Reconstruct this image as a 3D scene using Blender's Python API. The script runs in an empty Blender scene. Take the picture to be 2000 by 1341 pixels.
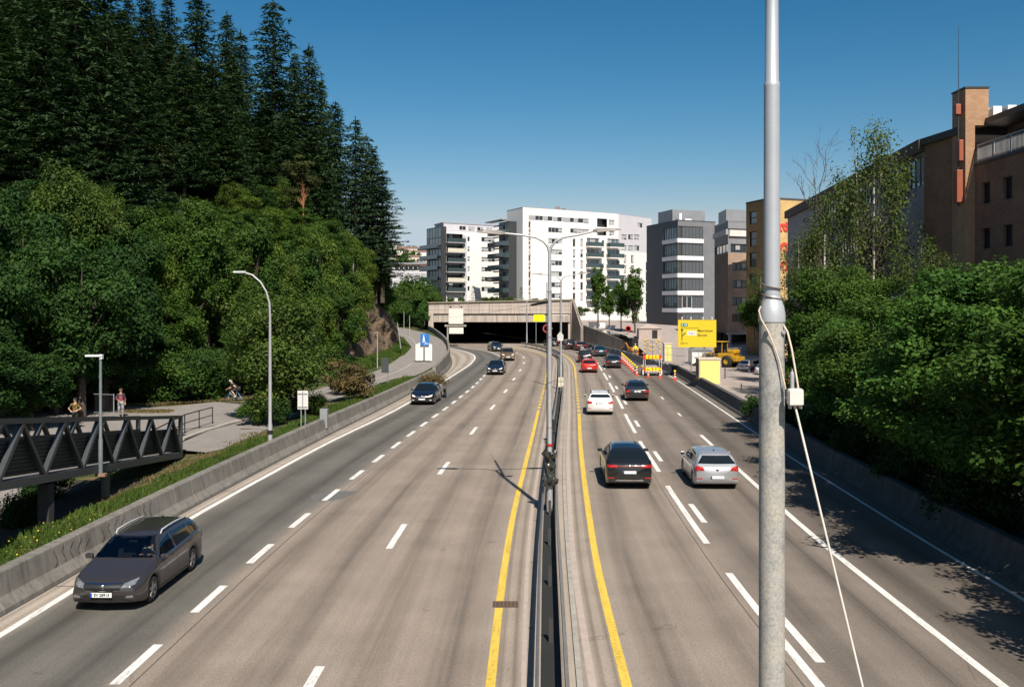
import bpy, bmesh, math, random
import numpy as np
from mathutils import Vector, Matrix
from mathutils.bvhtree import BVHTree

random.seed(11)
SC = bpy.context.scene
COL = SC.collection
R = math.radians
# ---- the photograph's frame (2000 px wide) as metres: focal length in px, eye height, horizon row
F, EYE, CX, HY = 1800.0, 7.4, 1000.0, 592.0
def G(px, py, z=0.0):
    d = F * (EYE - z) / (py - HY)
    return Vector(((px - CX) * d / F, d, z))
def P(px, py, d):
    return Vector(((px - CX) * d / F, d, EYE - (py - HY) * d / F))

# ------------------------------------------------------------------ objects
def tag(o, label=None, cat=None, group=None, kind=None):
    if label: o['label'] = label
    if cat: o['category'] = cat
    if group: o['group'] = group
    if kind: o['kind'] = kind
    return o
def thing(name, label, cat, loc=(0, 0, 0), rz=0.0, group=None):
    o = bpy.data.objects.new(name, None); COL.objects.link(o)
    o.location = loc; o.rotation_euler = (0, 0, rz)
    o.empty_display_size = .3
    return tag(o, label, cat, group)
def world_off(p):
    v = Vector((0, 0, 0))
    while p is not None:
        v += p.location; p = p.parent
    return v
def link_mesh(name, me, parent=None):
    o = bpy.data.objects.new(name, me); COL.objects.link(o)
    if parent is not None: o.parent = parent
    return o
def dup(o, loc=None, rz=None, scale=None, parent=None):
    c = o.copy(); COL.objects.link(c); c.parent = parent
    if loc is not None: c.location = loc
    if rz is not None: c.rotation_euler = (0, 0, rz)
    if scale is not None: c.scale = scale
    for ch in list(o.children): dup(ch, parent=c)
    return c

class MB:
    """collects faces and links them as ONE mesh object"""
    def __init__(s): s.v = []; s.f = []; s.m = []; s.sm = []; s.uv = None
    def add(s, vs, fs, mi=0, smooth=False):
        b = len(s.v); s.v += [tuple(v) for v in vs]
        for f in fs:
            s.f.append(tuple(b + i for i in f)); s.m.append(mi); s.sm.append(smooth)
        return s
    def box(s, c, size, rz=0.0, mi=0, bev=0.0, rot=None):
        hx, hy, hz = size[0] / 2, size[1] / 2, size[2] / 2
        M = rot if rot is not None else Matrix.Rotation(rz, 3, 'Z')
        c = Vector(c)
        if bev <= 0:
            vs = [c + M @ Vector((x, y, z)) for x in (-hx, hx) for y in (-hy, hy) for z in (-hz, hz)]
            return s.add(vs, [(0, 1, 3, 2), (4, 6, 7, 5), (0, 4, 5, 1), (2, 3, 7, 6), (0, 2, 6, 4), (1, 5, 7, 3)], mi)
        bm = bmesh.new(); bmesh.ops.create_cube(bm, size=1)
        for v in bm.verts: v.co = Vector((v.co.x * hx * 2, v.co.y * hy * 2, v.co.z * hz * 2))
        bmesh.ops.bevel(bm, geom=list(bm.edges), offset=bev, segments=2, affect='EDGES', profile=.5)
        vs = [c + M @ v.co for v in bm.verts]; bm.verts.index_update()
        fs = [[v.index for v in f.verts] for f in bm.faces]; bm.free()
        return s.add(vs, fs, mi, False)
    def quad(s, a, b, c, d, mi=0): return s.add([a, b, c, d], [(0, 1, 2, 3)], mi)
    def tube(s, pts, rad, n=8, mi=0, cap=True, smooth=True):
        pts = [Vector(p) for p in pts]
        rad = rad if isinstance(rad, (list, tuple)) else [rad] * len(pts)
        vs = []; up = Vector((0, 0, 1)); prev = None
        for i, p in enumerate(pts):
            t = (pts[min(i + 1, len(pts) - 1)] - pts[max(i - 1, 0)]).normalized()
            if prev is None:
                a = t.cross(up)
                if a.length < 1e-3: a = t.cross(Vector((1, 0, 0)))
            else: a = prev - t * prev.dot(t)
            a.normalize(); prev = a; b = t.cross(a)
            for k in range(n):
                an = 2 * math.pi * k / n
                vs.append(p + (a * math.cos(an) + b * math.sin(an)) * rad[i])
        fs = [(i * n + k, i * n + (k + 1) % n, (i + 1) * n + (k + 1) % n, (i + 1) * n + k) for i in range(len(pts) - 1) for k in range(n)]
        s.add(vs, fs, mi, smooth)
        if cap:
            s.add(vs[:n], [tuple(range(n - 1, -1, -1))], mi); s.add(vs[-n:], [tuple(range(n))], mi)
        return s
    def lathe(s, prof, c=(0, 0, 0), n=16, axis='Z', mi=0, smooth=True, cap=True):
        c = Vector(c); vs = []
        for (r, h) in prof:
            for k in range(n):
                a = 2 * math.pi * k / n; x, y = r * math.cos(a), r * math.sin(a)
                vs.append(c + (Vector((x, y, h)) if axis == 'Z' else Vector((h, x, y)) if axis == 'X' else Vector((x, h, y))))
        m = len(prof)
        fs = [(i * n + k, i * n + (k + 1) % n, (i + 1) * n + (k + 1) % n, (i + 1) * n + k) for i in range(m - 1) for k in range(n)]
        s.add(vs, fs, mi, smooth)
        if cap and prof[0][0] > 1e-4: s.add(vs[:n], [tuple(range(n - 1, -1, -1))], mi)
        if cap and prof[-1][0] > 1e-4: s.add(vs[-n:], [tuple(range(n))], mi)
        return s
    def prism(s, poly, z0, z1, mi=0):
        n = len(poly); vs = [(x, y, z0) for x, y in poly] + [(x, y, z1) for x, y in poly]
        fs = [tuple(range(n - 1, -1, -1)), tuple(range(n, 2 * n))] + [(i, (i + 1) % n, n + (i + 1) % n, n + i) for i in range(n)]
        return s.add(vs, fs, mi)
    def slab(s, poly3, n, th, mi=0):
        """a flat polygon (3D points) given thickness th along -n"""
        k = len(poly3); n = Vector(n) * th
        vs = [Vector(p) for p in poly3] + [Vector(p) - n for p in poly3]
        fs = [tuple(range(k)), tuple(range(2 * k - 1, k - 1, -1))] + [(i, k + i, k + (i + 1) % k, (i + 1) % k) for i in range(k)]
        return s.add(vs, fs, mi)
    def build(s, name, mats, parent=None, world=False, normals=False):
        off = world_off(parent) if (world and parent is not None) else Vector((0, 0, 0))
        me = bpy.data.meshes.new(name)
        me.from_pydata([(v[0] - off.x, v[1] - off.y, v[2] - off.z) for v in s.v], [], s.f)
        for m in (mats if isinstance(mats, (list, tuple)) else [mats]): me.materials.append(m)
        me.polygons.foreach_set('material_index', s.m); me.polygons.foreach_set('use_smooth', s.sm)
        if s.uv is not None:
            uvl = me.uv_layers.new(name='UVMap')
            li = np.zeros(len(me.loops), dtype=np.int32); me.loops.foreach_get('vertex_index', li)
            uvl.data.foreach_set('uv', np.asarray(s.uv, dtype=np.float32)[li].ravel())
        if normals:
            bm = bmesh.new(); bm.from_mesh(me); bmesh.ops.recalc_face_normals(bm, faces=bm.faces); bm.to_mesh(me); bm.free()
        me.update()
        return link_mesh(name, me, parent)

def interp(tab):
    xs = [a for a, _ in tab]; ys = [b for _, b in tab]
    return lambda t: float(np.interp(t, xs, ys))
def smooth_tab(tab, sig=5.0, lo=-40, hi=330, step=1.0):
    """a smoothed curve through a table of (Y, value)"""
    xs = [a for a, _ in tab]; ys = [b for _, b in tab]
    g = np.arange(lo, hi + step, step)
    v = np.interp(g, xs, ys)
    sl0 = (ys[1] - ys[0]) / (xs[1] - xs[0]); sl1 = (ys[-1] - ys[-2]) / (xs[-1] - xs[-2])
    v = np.where(g < xs[0], ys[0] + (g - xs[0]) * sl0, v); v = np.where(g > xs[-1], ys[-1] + (g - xs[-1]) * sl1, v)
    k = np.exp(-.5 * (np.arange(-15, 16) * step / sig) ** 2); k /= k.sum()
    vp = np.concatenate([v[0] + (np.arange(-15, 0)) * step * sl0, v, v[-1] + np.arange(1, 16) * step * sl1])
    v = np.convolve(vp, k, mode='valid')
    return lambda t: float(np.interp(t, g, v))

# ------------------------------------------------------------------ materials
def new_mat(name):
    m = bpy.data.materials.new(name); m.use_nodes = True
    nt = m.node_tree; nt.nodes.clear()
    out = nt.nodes.new('ShaderNodeOutputMaterial')
    return m, nt, out
def nd(nt, t, ins=None, **kw):
    n = nt.nodes.new(t)
    for k, v in kw.items(): setattr(n, k, v)
    for k, v in (ins or {}).items():
        sock = n.inputs[k]
        if isinstance(v, bpy.types.NodeSocket): nt.links.new(v, sock)
        else: sock.default_value = v
    return n
def c4(c): return (c[0], c[1], c[2], 1.0)
def ramp(nt, fac, stops):
    n = nt.nodes.new('ShaderNodeValToRGB'); nt.links.new(fac, n.inputs[0])
    el = n.color_ramp.elements
    while len(el) < len(stops): el.new(.5)
    for e, (p, c) in zip(el, stops): e.position = p; e.color = c4(c) if len(c) == 3 else c
    return n.outputs['Color']
def mathn(nt, op, a, b=0.0, clamp=False):
    n = nt.nodes.new('ShaderNodeMath'); n.operation = op; n.use_clamp = clamp
    for i, v in enumerate((a, b)):
        if isinstance(v, bpy.types.NodeSocket): nt.links.new(v, n.inputs[i])
        else: n.inputs[i].default_value = v
    return n.outputs[0]
def mixc(nt, fac, a, b, bt='MIX'):
    n = nt.nodes.new('ShaderNodeMix'); n.data_type = 'RGBA'; n.blend_type = bt
    for sock, v in ((n.inputs[0], fac), (n.inputs[6], a), (n.inputs[7], b)):
        if isinstance(v, bpy.types.NodeSocket): nt.links.new(v, sock)
        else: sock.default_value = c4(v) if isinstance(v, (tuple, list)) else v
    return n.outputs[2]
def noise(nt, vec, scale, detail=4, rough=.55):
    n = nd(nt, 'ShaderNodeTexNoise', {'Scale': scale, 'Detail': detail, 'Roughness': rough})
    if vec is not None: nt.links.new(vec, n.inputs['Vector'])
    return n.outputs['Fac']
def bump(nt, h, strength=.2, dist=.02):
    return nd(nt, 'ShaderNodeBump', {'Strength': strength, 'Distance': dist, 'Height': h}).outputs['Normal']
def bsdf(nt, out, base, rough=.6, metal=0.0, nrm=None, spec=.5, coat=0.0, **kw):
    ins = {'Roughness': rough, 'Metallic': metal, 'Specular IOR Level': spec, 'Coat Weight': coat}
    ins['Base Color'] = c4(base) if isinstance(base, (tuple, list)) else base
    ins.update(kw)
    b = nd(nt, 'ShaderNodeBsdfPrincipled', ins)
    if nrm is not None: nt.links.new(nrm, b.inputs['Normal'])
    if out is not None: nt.links.new(b.outputs[0], out.inputs['Surface'])
    return b
_mc = {}
def M(name, col, rough=.6, metal=0.0, var=.18, scale=1.5, bmp=0.0, bscale=40.0, spec=.5, coat=0.0, stain=0.0):
    """plain surface: base colour broken up by two sizes of noise, optional bump and vertical run stains"""
    if name in _mc: return _mc[name]
    m, nt, out = new_mat(name)
    co = nd(nt, 'ShaderNodeTexCoord').outputs['Object']
    a = noise(nt, co, scale, 5, .6); b = noise(nt, co, scale * 17, 3, .6)
    f = mathn(nt, 'ADD', mathn(nt, 'MULTIPLY', a, .6), mathn(nt, 'MULTIPLY', b, .4))
    lo = tuple(c * (1 - var * 1.6) for c in col); hi = tuple(min(1, c * (1 + var * 1.6)) for c in col)
    base = ramp(nt, f, [(.25, lo), (.75, hi)])
    if stain > 0:
        mp = nd(nt, 'ShaderNodeMapping', {'Vector': co, 'Scale': (2.2, 2.2, .12)}).outputs[0]
        s = ramp(nt, noise(nt, mp, 1.6, 6, .65), [(.42, (1, 1, 1)), (.72, (1 - stain,) * 3)])
        base = mixc(nt, 1.0, base, s, 'MULTIPLY')
    nr = bump(nt, noise(nt, co, bscale, 5, .6), bmp, .02) if bmp > 0 else None
    bsdf(nt, out, base, rough, metal, nr, spec, coat)
    _mc[name] = m
    return m
def glass_dark(name='dark glass', col=(.012, .016, .02), rough=.04, var=0.0):
    if name in _mc: return _mc[name]
    m, nt, out = new_mat(name)
    bsdf(nt, out, col, rough, 0.0, None, .75)
    _mc[name] = m
    return m
def emit_mat(name, col, st):
    m, nt, out = new_mat(name)
    e = nd(nt, 'ShaderNodeEmission', {'Color': c4(col), 'Strength': st}); nt.links.new(e.outputs[0], out.inputs['Surface'])
    return m

GALV = lambda: M('galvanised steel', (.42, .44, .46), .45, .55, .12, 3, .05, 60)
DARKMETAL = lambda: M('dark painted steel', (.028, .032, .036), .5, .2, .25, 2)
WHITE = lambda: M('white paint', (.78, .77, .75), .5, 0, .05)
BLACK = lambda: M('black plastic', (.012, .012, .013), .55, 0, .1)
RUBBER = lambda: M('rubber', (.015, .015, .016), .85, 0, .15, 8)
CONC = lambda: M('concrete', (.36, .335, .30), .85, 0, .14, 1.2, .25, 30, .3, stain=.28)
GALVD = lambda: M('dull zinc', (.27, .285, .295), .6, .3, .2, 4, .08, 50)
def text(body, size, loc, rot, mat, parent, name='lettering', align='LEFT', width=1.0, ext=.004):
    cu = bpy.data.curves.new(name, 'FONT'); cu.body = body; cu.size = size; cu.extrude = ext
    cu.offset = size * .012; cu.align_x = align; cu.align_y = 'CENTER'; cu.space_character = width
    cu.materials.append(mat)
    t = bpy.data.objects.new(name, cu); COL.objects.link(t)
    dg = bpy.context.evaluated_depsgraph_get(); dg.update()
    me = bpy.data.meshes.new_from_object(t.evaluated_get(dg)); me.name = name
    bpy.data.objects.remove(t); bpy.data.curves.remove(cu)
    if not me.materials: me.materials.append(mat)
    o = link_mesh(name, me, parent)
    o.location = loc; o.rotation_euler = rot
    return o
# ------------------------------------------------------------------ the road's lines as curves X(Y)
foot_l = smooth_tab([(15, -12.45), (21.8, -12.1), (32, -11.7), (39.8, -11.2), (51.6, -10.3), (66, -9.0), (75.7, -8.3), (88, -7.3), (100, -7.0), (110, -7.2), (118, -7.7), (130, -8.7), (142, -10.4), (155, -12.6), (166, -14.6), (240, -34)], 3)
edge_l = smooth_tab([(17, -11.55), (20.5, -11.4), (32, -11.1), (39.8, -10.5), (49, -9.8), (60.5, -8.35), (69.4, -7.6), (87, -6.5), (110, -5.07), (124, -4.9), (133, -5.5), (141.7, -7.1), (149.7, -9.6), (166, -13.5), (240, -33)], 3)
lane_a = smooth_tab([(19, -7.7), (23.2, -7.59), (27.5, -7.46), (31.6, -7.24), (35.7, -7), (39.8, -6.7), (43.5, -6.4), (47.2, -6.13), (59.2, -5.2), (65.9, -4.56), (74, -4.0), (81.2, -3.45), (94.5, -2.83), (119, -1.3), (128, -1.5), (141.7, -3.5), (150, -7.0), (166, -11), (240, -30)], 3)
lane_b = smooth_tab([(17.9, -3.93), (29.3, -3.7), (41.8, -3.06), (53.5, -2.23), (65.6, -1.39), (76.8, -.58), (89.4, .15), (102.5, .94), (113, 1.47), (124, 1.66), (132, 1.47), (139, .6), (150, -2.5), (166, -7), (240, -26)], 3)
yel_l = smooth_tab([(17.8, -.42), (23, -.32), (31.9, 0), (51.6, 1.15), (87, 3.15), (107, 4.2), (118, 4.9), (126.9, 5.0), (137, 4.1), (149.7, 1.0), (166, -4), (240, -23)], 3)
rail_c = smooth_tab([(16, .7), (30, 1.2), (43, 1.85), (61.7, 3.1), (79, 4.2), (89, 4.75), (107, 5.7), (120, 6.35), (127, 6.3), (137, 5.6), (150, 3.8), (157, 2.2), (166, -.2), (240, -19)], 4)
yel_r = smooth_tab([(17.8, 2.22), (25.7, 2.36), (39.4, 3.06), (49.7, 3.67), (61.7, 4.5), (89.4, 6.2), (106.6, 7.28), (120, 7.7), (134.5, 7.47), (145, 6.2), (155, 4.2), (166, 1.8), (240, -17)], 3)
dbl_r = smooth_tab([(17.8, 5.95), (25.3, 5.9), (28.5, 6.01), (37.5, 6.26), (40.5, 6.5), (49.5, 6.8), (52.2, 7.07), (58.4, 7.33), (64, 7.75), (75.7, 8.45), (86.5, 9.1), (107, 10.2), (120, 11.0), (134, 10.9), (150, 8.8), (166, 5.5), (240, -13)], 3)
sol_r = smooth_tab([(17.8, 9.5), (28.6, 9.53), (41.2, 10.1), (51.6, 10.6), (73, 11.8), (95, 13.0), (107, 13.2), (120, 13.2), (134, 12.6), (150, 10), (166, 6.8), (240, -12)], 3)
edge_r = smooth_tab([(17, 12.7), (23, 12.8), (28.1, 12.8), (36.2, 13.1), (45.2, 13.4), (55, 14.06), (61.4, 14.4), (72.8, 15.05), (88.8, 15.9), (97, 16.2), (107, 15.2), (123, 14.5), (148, 11.5), (158, 9), (166, 7.6), (240, -11)], 3)
foot_r = lambda y: edge_r(y) + .6
mesh_r = smooth_tab([(94, 16.6), (96, 16.2), (107, 15.5), (117, 15.2), (123, 14.9), (135, 13.6), (148, 11.9), (158, 9.6), (166, 8.0)], 2)
z_path = interp([(0, 0), (30, .0), (45, .2), (58, .35), (70, .42), (80, .48), (92, .6), (103, .8), (118, 1.0), (135, 1.6), (155, 2.3), (172, 2.7), (220, 3.2)])
z_wall = lambda y: .9 if y < 84 else z_path(y) + .78 if y > 98 else .9 + (z_path(98) + .78 - .9) * (y - 84) / 14
path_c = smooth_tab([(48, -17.2), (58, -15.6), (64, -14.6), (72, -13.6), (82, -12.2), (92, -11.1), (103, -10.6), (118, -10.9), (130, -12.1), (143, -14.2), (156, -17.5), (170, -22), (185, -28)], 3)

# ------------------------------------------------------------------ road
LAT = [foot_l, edge_l, lane_a, lane_b, yel_l, lambda y: yel_l(y) + .62, rail_c, lambda y: yel_r(y) - .62, yel_r, dbl_r, sol_r, edge_r, foot_r]
def asphalt_mat():
    m, nt, out = new_mat('road asphalt')
    uv = nd(nt, 'ShaderNodeUVMap').outputs[0]
    co = nd(nt, 'ShaderNodeTexCoord').outputs['Object']
    sp = nd(nt, 'ShaderNodeSeparateXYZ', {0: uv}); u, v = sp.outputs[0], sp.outputs[1]
    wob = mathn(nt, 'MULTIPLY', mathn(nt, 'SUBTRACT', noise(nt, co, .35, 4), .5), .012)
    uu = mathn(nt, 'ADD', u, wob)
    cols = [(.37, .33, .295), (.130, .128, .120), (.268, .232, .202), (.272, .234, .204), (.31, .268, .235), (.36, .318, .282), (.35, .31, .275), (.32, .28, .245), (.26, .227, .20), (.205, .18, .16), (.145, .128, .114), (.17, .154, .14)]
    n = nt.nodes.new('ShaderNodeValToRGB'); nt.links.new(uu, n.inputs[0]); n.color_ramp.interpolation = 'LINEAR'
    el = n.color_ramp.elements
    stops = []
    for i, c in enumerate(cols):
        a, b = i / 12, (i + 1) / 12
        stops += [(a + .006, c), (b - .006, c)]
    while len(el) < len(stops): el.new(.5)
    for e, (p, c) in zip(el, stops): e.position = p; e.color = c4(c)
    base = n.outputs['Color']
    # two worn wheel tracks per lane, broken up along the road
    f = mathn(nt, 'FRACT', mathn(nt, 'MULTIPLY', u, 12.0))
    d = mathn(nt, 'ABSOLUTE', mathn(nt, 'SUBTRACT', mathn(nt, 'ABSOLUTE', mathn(nt, 'SUBTRACT', f, .5)), .24))
    cmb = nd(nt, 'ShaderNodeCombineXYZ', {0: mathn(nt, 'MULTIPLY', u, 55.0), 1: mathn(nt, 'MULTIPLY', v, .028), 2: 0.0}).outputs[0]
    st = noise(nt, cmb, 2.2, 5, .62)
    cmb2 = nd(nt, 'ShaderNodeCombineXYZ', {0: mathn(nt, 'MULTIPLY', u, 190.0), 1: mathn(nt, 'MULTIPLY', v, .06), 2: 3.0}).outputs[0]
    st2 = noise(nt, cmb2, 1.0, 4, .6)
    tr = mathn(nt, 'SUBTRACT', 1.15, mathn(nt, 'MULTIPLY', d, 7.0), True)
    dark = mathn(nt, 'MULTIPLY', tr, mathn(nt, 'ADD', mathn(nt, 'MULTIPLY', st, 1.7), -.30), True)
    base = mixc(nt, dark, base, mixc(nt, 1.0, base, (.44, .44, .44), 'MULTIPLY'))
    base = mixc(nt, 1.0, base, (1.03, .995, .95), 'MULTIPLY')
    vor = nd(nt, 'ShaderNodeTexVoronoi', {'Vector': nd(nt, 'ShaderNodeMapping', {'Vector': co, 'Scale': (.22, .035, 1)}).outputs[0], 'Scale': 1.0}, feature='DISTANCE_TO_EDGE').outputs['Distance']
    vw = mathn(nt, 'ADD', vor, mathn(nt, 'MULTIPLY', mathn(nt, 'SUBTRACT', noise(nt, co, 1.2, 4), .5), .03))
    crk = mathn(nt, 'MULTIPLY', mathn(nt, 'LESS_THAN', mathn(nt, 'ABSOLUTE', vw), .0012), mathn(nt, 'GREATER_THAN', noise(nt, co, .13, 2), .52))
    base = mixc(nt, mathn(nt, 'MULTIPLY', crk, .30), base, (.06, .055, .05))
    base = mixc(nt, 1.0, base, ramp(nt, st2, [(.3, (.91, .91, .91)), (.72, (1.06, 1.06, 1.05))]), 'MULTIPLY')
    g = noise(nt, co, 15, 6, .8); g2 = noise(nt, co, .45, 5, .6); g3 = noise(nt, co, 60, 2, .5)
    base = mixc(nt, 1.0, base, ramp(nt, g, [(.25, (.66, .66, .66)), (.75, (1.30, 1.29, 1.27))]), 'MULTIPLY')
    base = mixc(nt, 1.0, base, ramp(nt, g3, [(.32, (.62, .62, .62)), (.68, (1.38, 1.38, 1.38))]), 'MULTIPLY')
    base = mixc(nt, 1.0, base, ramp(nt, g2, [(.3, (.86, .86, .86)), (.7, (1.1, 1.1, 1.1))]), 'MULTIPLY')
    # dark repair seams and small oil spots
    sp_ = ramp(nt, noise(nt, co, 1.1, 3, .5), [(.70, (1, 1, 1)), (.76, (.72, .72, .72))])
    base = mixc(nt, 1.0, base, sp_, 'MULTIPLY')
    bsdf(nt, out, base, .88, 0, bump(nt, g, .35, .012), .3)
    return m
def build_road():
    ys = list(np.arange(-30, 60, 2.0)) + list(np.arange(60, 236, 2.0))
    sub = 4; vs = []; uv = []; fs = []; ncol = (len(LAT) - 1) * sub + 1
    for y in ys:
        xs = [f(y) for f in LAT]
        for i in range(len(LAT) - 1):
            for k in range(sub):
                t = k / sub
                vs.append((xs[i] * (1 - t) + xs[i + 1] * t, y, 0.0)); uv.append(((i + t) / 12, y))
        vs.append((xs[-1], y, 0)); uv.append((1.0, y))
    for j in range(len(ys) - 1):
        for i in range(ncol - 1):
            a = j * ncol + i; fs.append((a, a + 1, a + ncol + 1, a + ncol))
    b = MB(); b.add(vs, fs); b.uv = uv
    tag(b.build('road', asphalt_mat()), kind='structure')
build_road()

def paint_mat(name, col, wear=.35):
    m, nt, out = new_mat(name)
    co = nd(nt, 'ShaderNodeTexCoord').outputs['Object']
    w = noise(nt, co, 9, 6, .7); w2 = noise(nt, co, 60, 3, .6)
    f = mathn(nt, 'ADD', mathn(nt, 'MULTIPLY', w, .6), mathn(nt, 'MULTIPLY', w2, .4))
    mp = nd(nt, 'ShaderNodeMapping', {'Vector': co, 'Scale': (3.0, .35, 1)}).outputs[0]
    f = mathn(nt, 'ADD', mathn(nt, 'MULTIPLY', f, .6), mathn(nt, 'MULTIPLY', noise(nt, mp, 2.0, 5, .7), .4))
    base = ramp(nt, f, [(.36, tuple(c * .30 for c in col)), (.43, tuple(c * (1 - wear) for c in col)), (.52, tuple(c * .92 for c in col)), (.8, col)])
    bsdf(nt, out, base, .7, 0, None, .3)
    return m
PW = paint_mat('white road paint', (.80, .78, .74)); PY = paint_mat('yellow road paint', (.74, .52, .085), .3)
PO = paint_mat('old road paint', (.42, .38, .34), .3)
def stripe(b, f, y0, y1, w, off=0.0, z=.006, step=1.5):
    n = max(1, int(math.ceil((y1 - y0) / step))); vs = []
    for i in range(n + 1):
        y = y0 + (y1 - y0) * i / n
        x = f(y) + off; s = (f(y + .3) - f(y - .3)) / .6; k = math.sqrt(1 + s * s)
        vs += [(x - w / 2 * k, y, z), (x + w / 2 * k, y, z)]
    b.add(vs, [(2 * i, 2 * i + 1, 2 * i + 3, 2 * i + 2) for i in range(n)])
b = MB(); stripe(b, edge_l, -20, 165, .2); tag(b.build('edge_line', PW), kind='structure')
b = MB(); stripe(b, edge_r, -20, 95, .13); tag(b.build('edge_line', PW), kind='structure')
b = MB(); stripe(b, sol_r, -20, 51.8, .2); stripe(b, sol_r, 60.5, 62.2, .14); stripe(b, sol_r, 71, 73, .14); tag(b.build('lane_line', PW), kind='structure')
b = MB()
for k in range(-3, 22): y = 17.9 + 4.17 * k; stripe(b, lane_a, y, y + 2.1, .21)
stripe(b, lane_a, 108, 160, .14); tag(b.build('lane_dashes', PW), kind='structure')
b = MB()
for k in range(-3, 11): y = 27.8 + 12.1 * k; stripe(b, lane_b, y, y + 3.1, .2)
tag(b.build('lane_dashes', PW), kind='structure')
b = MB()
for k in range(-2, 8):
    y = 16.3 + 12.1 * k; stripe(b, dbl_r, y, y + 9, .2)
    y = 19.0 + 12.1 * k; stripe(b, dbl_r, y, y + 2.9, .2, .42)
for k in range(8, 11): y = 16.3 + 12.1 * k; stripe(b, dbl_r, y, y + 3, .18)
tag(b.build('lane_line', PW), kind='structure')
b = MB()
stripe(b, yel_l, -20, 22.4, .19); stripe(b, yel_l, 22.9, 64, .19); stripe(b, yel_r, -20, 62, .2)
for k in range(13): stripe(b, yel_l, 65 + 2 * k, 66.1 + 2 * k, .19); stripe(b, yel_r, 63 + 2.1 * k, 64.2 + 2.1 * k, .19)
stripe(b, yel_l, 92, 165, .18); stripe(b, yel_r, 90.5, 165, .19)
tag(b.build('yellow_line', PY), kind='structure')
# joints in the median concrete, a kerb course and a drain
b = MB()
stripe(b, lambda y: yel_l(y) + .64, -20, 140, .10, 0, .008); stripe(b, lambda y: yel_r(y) - .66, -20, 140, .16, 0, .008)
tag(b.build('median_kerb_strip', M('pinkish kerb concrete', (.40, .335, .295), .85, 0, .15, 3)), kind='structure')
b = MB()
for y in (21, 26.3, 31.4, 37, 44, 52):
    x0, x1 = yel_l(y) + .72, rail_c(y) - .35; b.quad((x0, y, .007), (x1, y, .007), (x1, y + .035, .007), (x0, y + .035, .007))
for k in range(14):
    y = 18 + k * 6.1; x0 = foot_l(y) + .02; b.quad((x0, y, .007), (edge_l(y) - .15, y, .007), (edge_l(y) - .15, y + .03, .007), (x0, y + .03, .007))
stripe(b, lambda y: foot_l(y) + .03, -20, 160, .07, 0, .009)
stripe(b, lambda y: lane_a(y) + .34, -20, 150, .028, 0, .0035); stripe(b, lambda y: dbl_r(y) - .30, -20, 110, .024, 0, .0035); stripe(b, lambda y: sol_r(y) - .9, -20, 70, .02, 0, .0035)
tag(b.build('road_joint', M('joint sealant', (.07, .065, .06), .9)), kind='structure')
b = MB(); b.box((-.16, 22.65, .012), (.62, .42, .02), 0, 0)
for k in range(6): b.box((-.40 + k * .095, 22.65, .028), (.03, .36, .012), 0, 1)
o = b.build('drain_cover', [M('rusty iron', (.12, .075, .055), .8, .3, .3, 12), M('iron bar', (.20, .13, .10), .7, .4)])
tag(o, 'rusty iron drain cover interrupting the left yellow line', 'drain cover')
b = MB(); b.add([(-6.9 + .75 * math.cos(a) * (1 + .2 * math.sin(3 * a)), 35.4 + 1.0 * math.sin(a) * (1 + .15 * math.cos(2 * a)) + .35 * math.cos(a), .004) for a in np.linspace(0, 6.28, 20, endpoint=False)], [tuple(range(20))])
tag(b.build('asphalt_patch', M('fresh asphalt', (.12, .118, .112), .9, 0, .2, 6)), kind='structure')

# ------------------------------------------------------------------ ground sheets left and right
def sheet(name, xs, ys, zf, mat):
    vs = [(x, y, zf(x, y)) for y in ys for x in (xs(y) if callable(xs) else xs)]
    n = len(xs(ys[0]) if callable(xs) else xs)
    fs = [(j * n + i, j * n + i + 1, (j + 1) * n + i + 1, (j + 1) * n + i) for j in range(len(ys) - 1) for i in range(n - 1)]
    b = MB(); b.add(vs, fs, 0, True)
    return tag(b.build(name, mat), kind='structure')
hill_base = interp([(-30, -70), (20, -60), (40, -44), (55, -34), (64, -28), (72, -23), (80, -19.5), (90, -17.0), (100, -16.2), (115, -15.9), (128, -15.6), (138, -17.6), (150, -21), (170, -29), (190, -40), (230, -70)])
def hill_h(x, y):
    t = hill_base(y) - x
    if t <= 0: return 0.0
    top = float(np.interp(y, [30, 70, 100, 130, 160, 200, 230], [20, 24, 24, 20, 14, 8, 4]))
    b9 = 0.0
    if 86 < y < 134: b9 = 5.2 * min(1, max(0, (t - 2.6) / 2.0)) * min(1, (y - 86) / 6, (134 - y) / 8) * math.exp(-max(0, t - 6) / 25)
    return b9 + top * (1 - math.exp(-t / 20.0)) + .8 * math.sin(x * .31) * math.cos(y * .27) * min(1, t / 8)
def z_left(x, y):
    back = foot_l(y) - .75
    d0 = back - x
    zp = z_path(y)
    z = zp - .06 + hill_h(x, y)
    if y < 96:
        k = min(1, max(0, (96 - y) / 12))
        z += k * max(0, .66 - zp) * math.exp(-(max(0, d0 - .6) / 2.3) ** 2)
    return z
def left_xs(y):
    a = foot_l(y) - .55
    return [a - t for t in [0, .4, .9, 1.5, 2.2, 3, 3.9, 5, 6.2, 7.5, 9, 10.6, 12.4, 14.5, 17, 20, 23.5, 27.5, 32, 37, 43, 50, 60, 75, 95, 130]][::-1]
EARTH = M('hillside earth', (.035, .036, .020), .95, 0, .4, .8, .5, 8)
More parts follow.
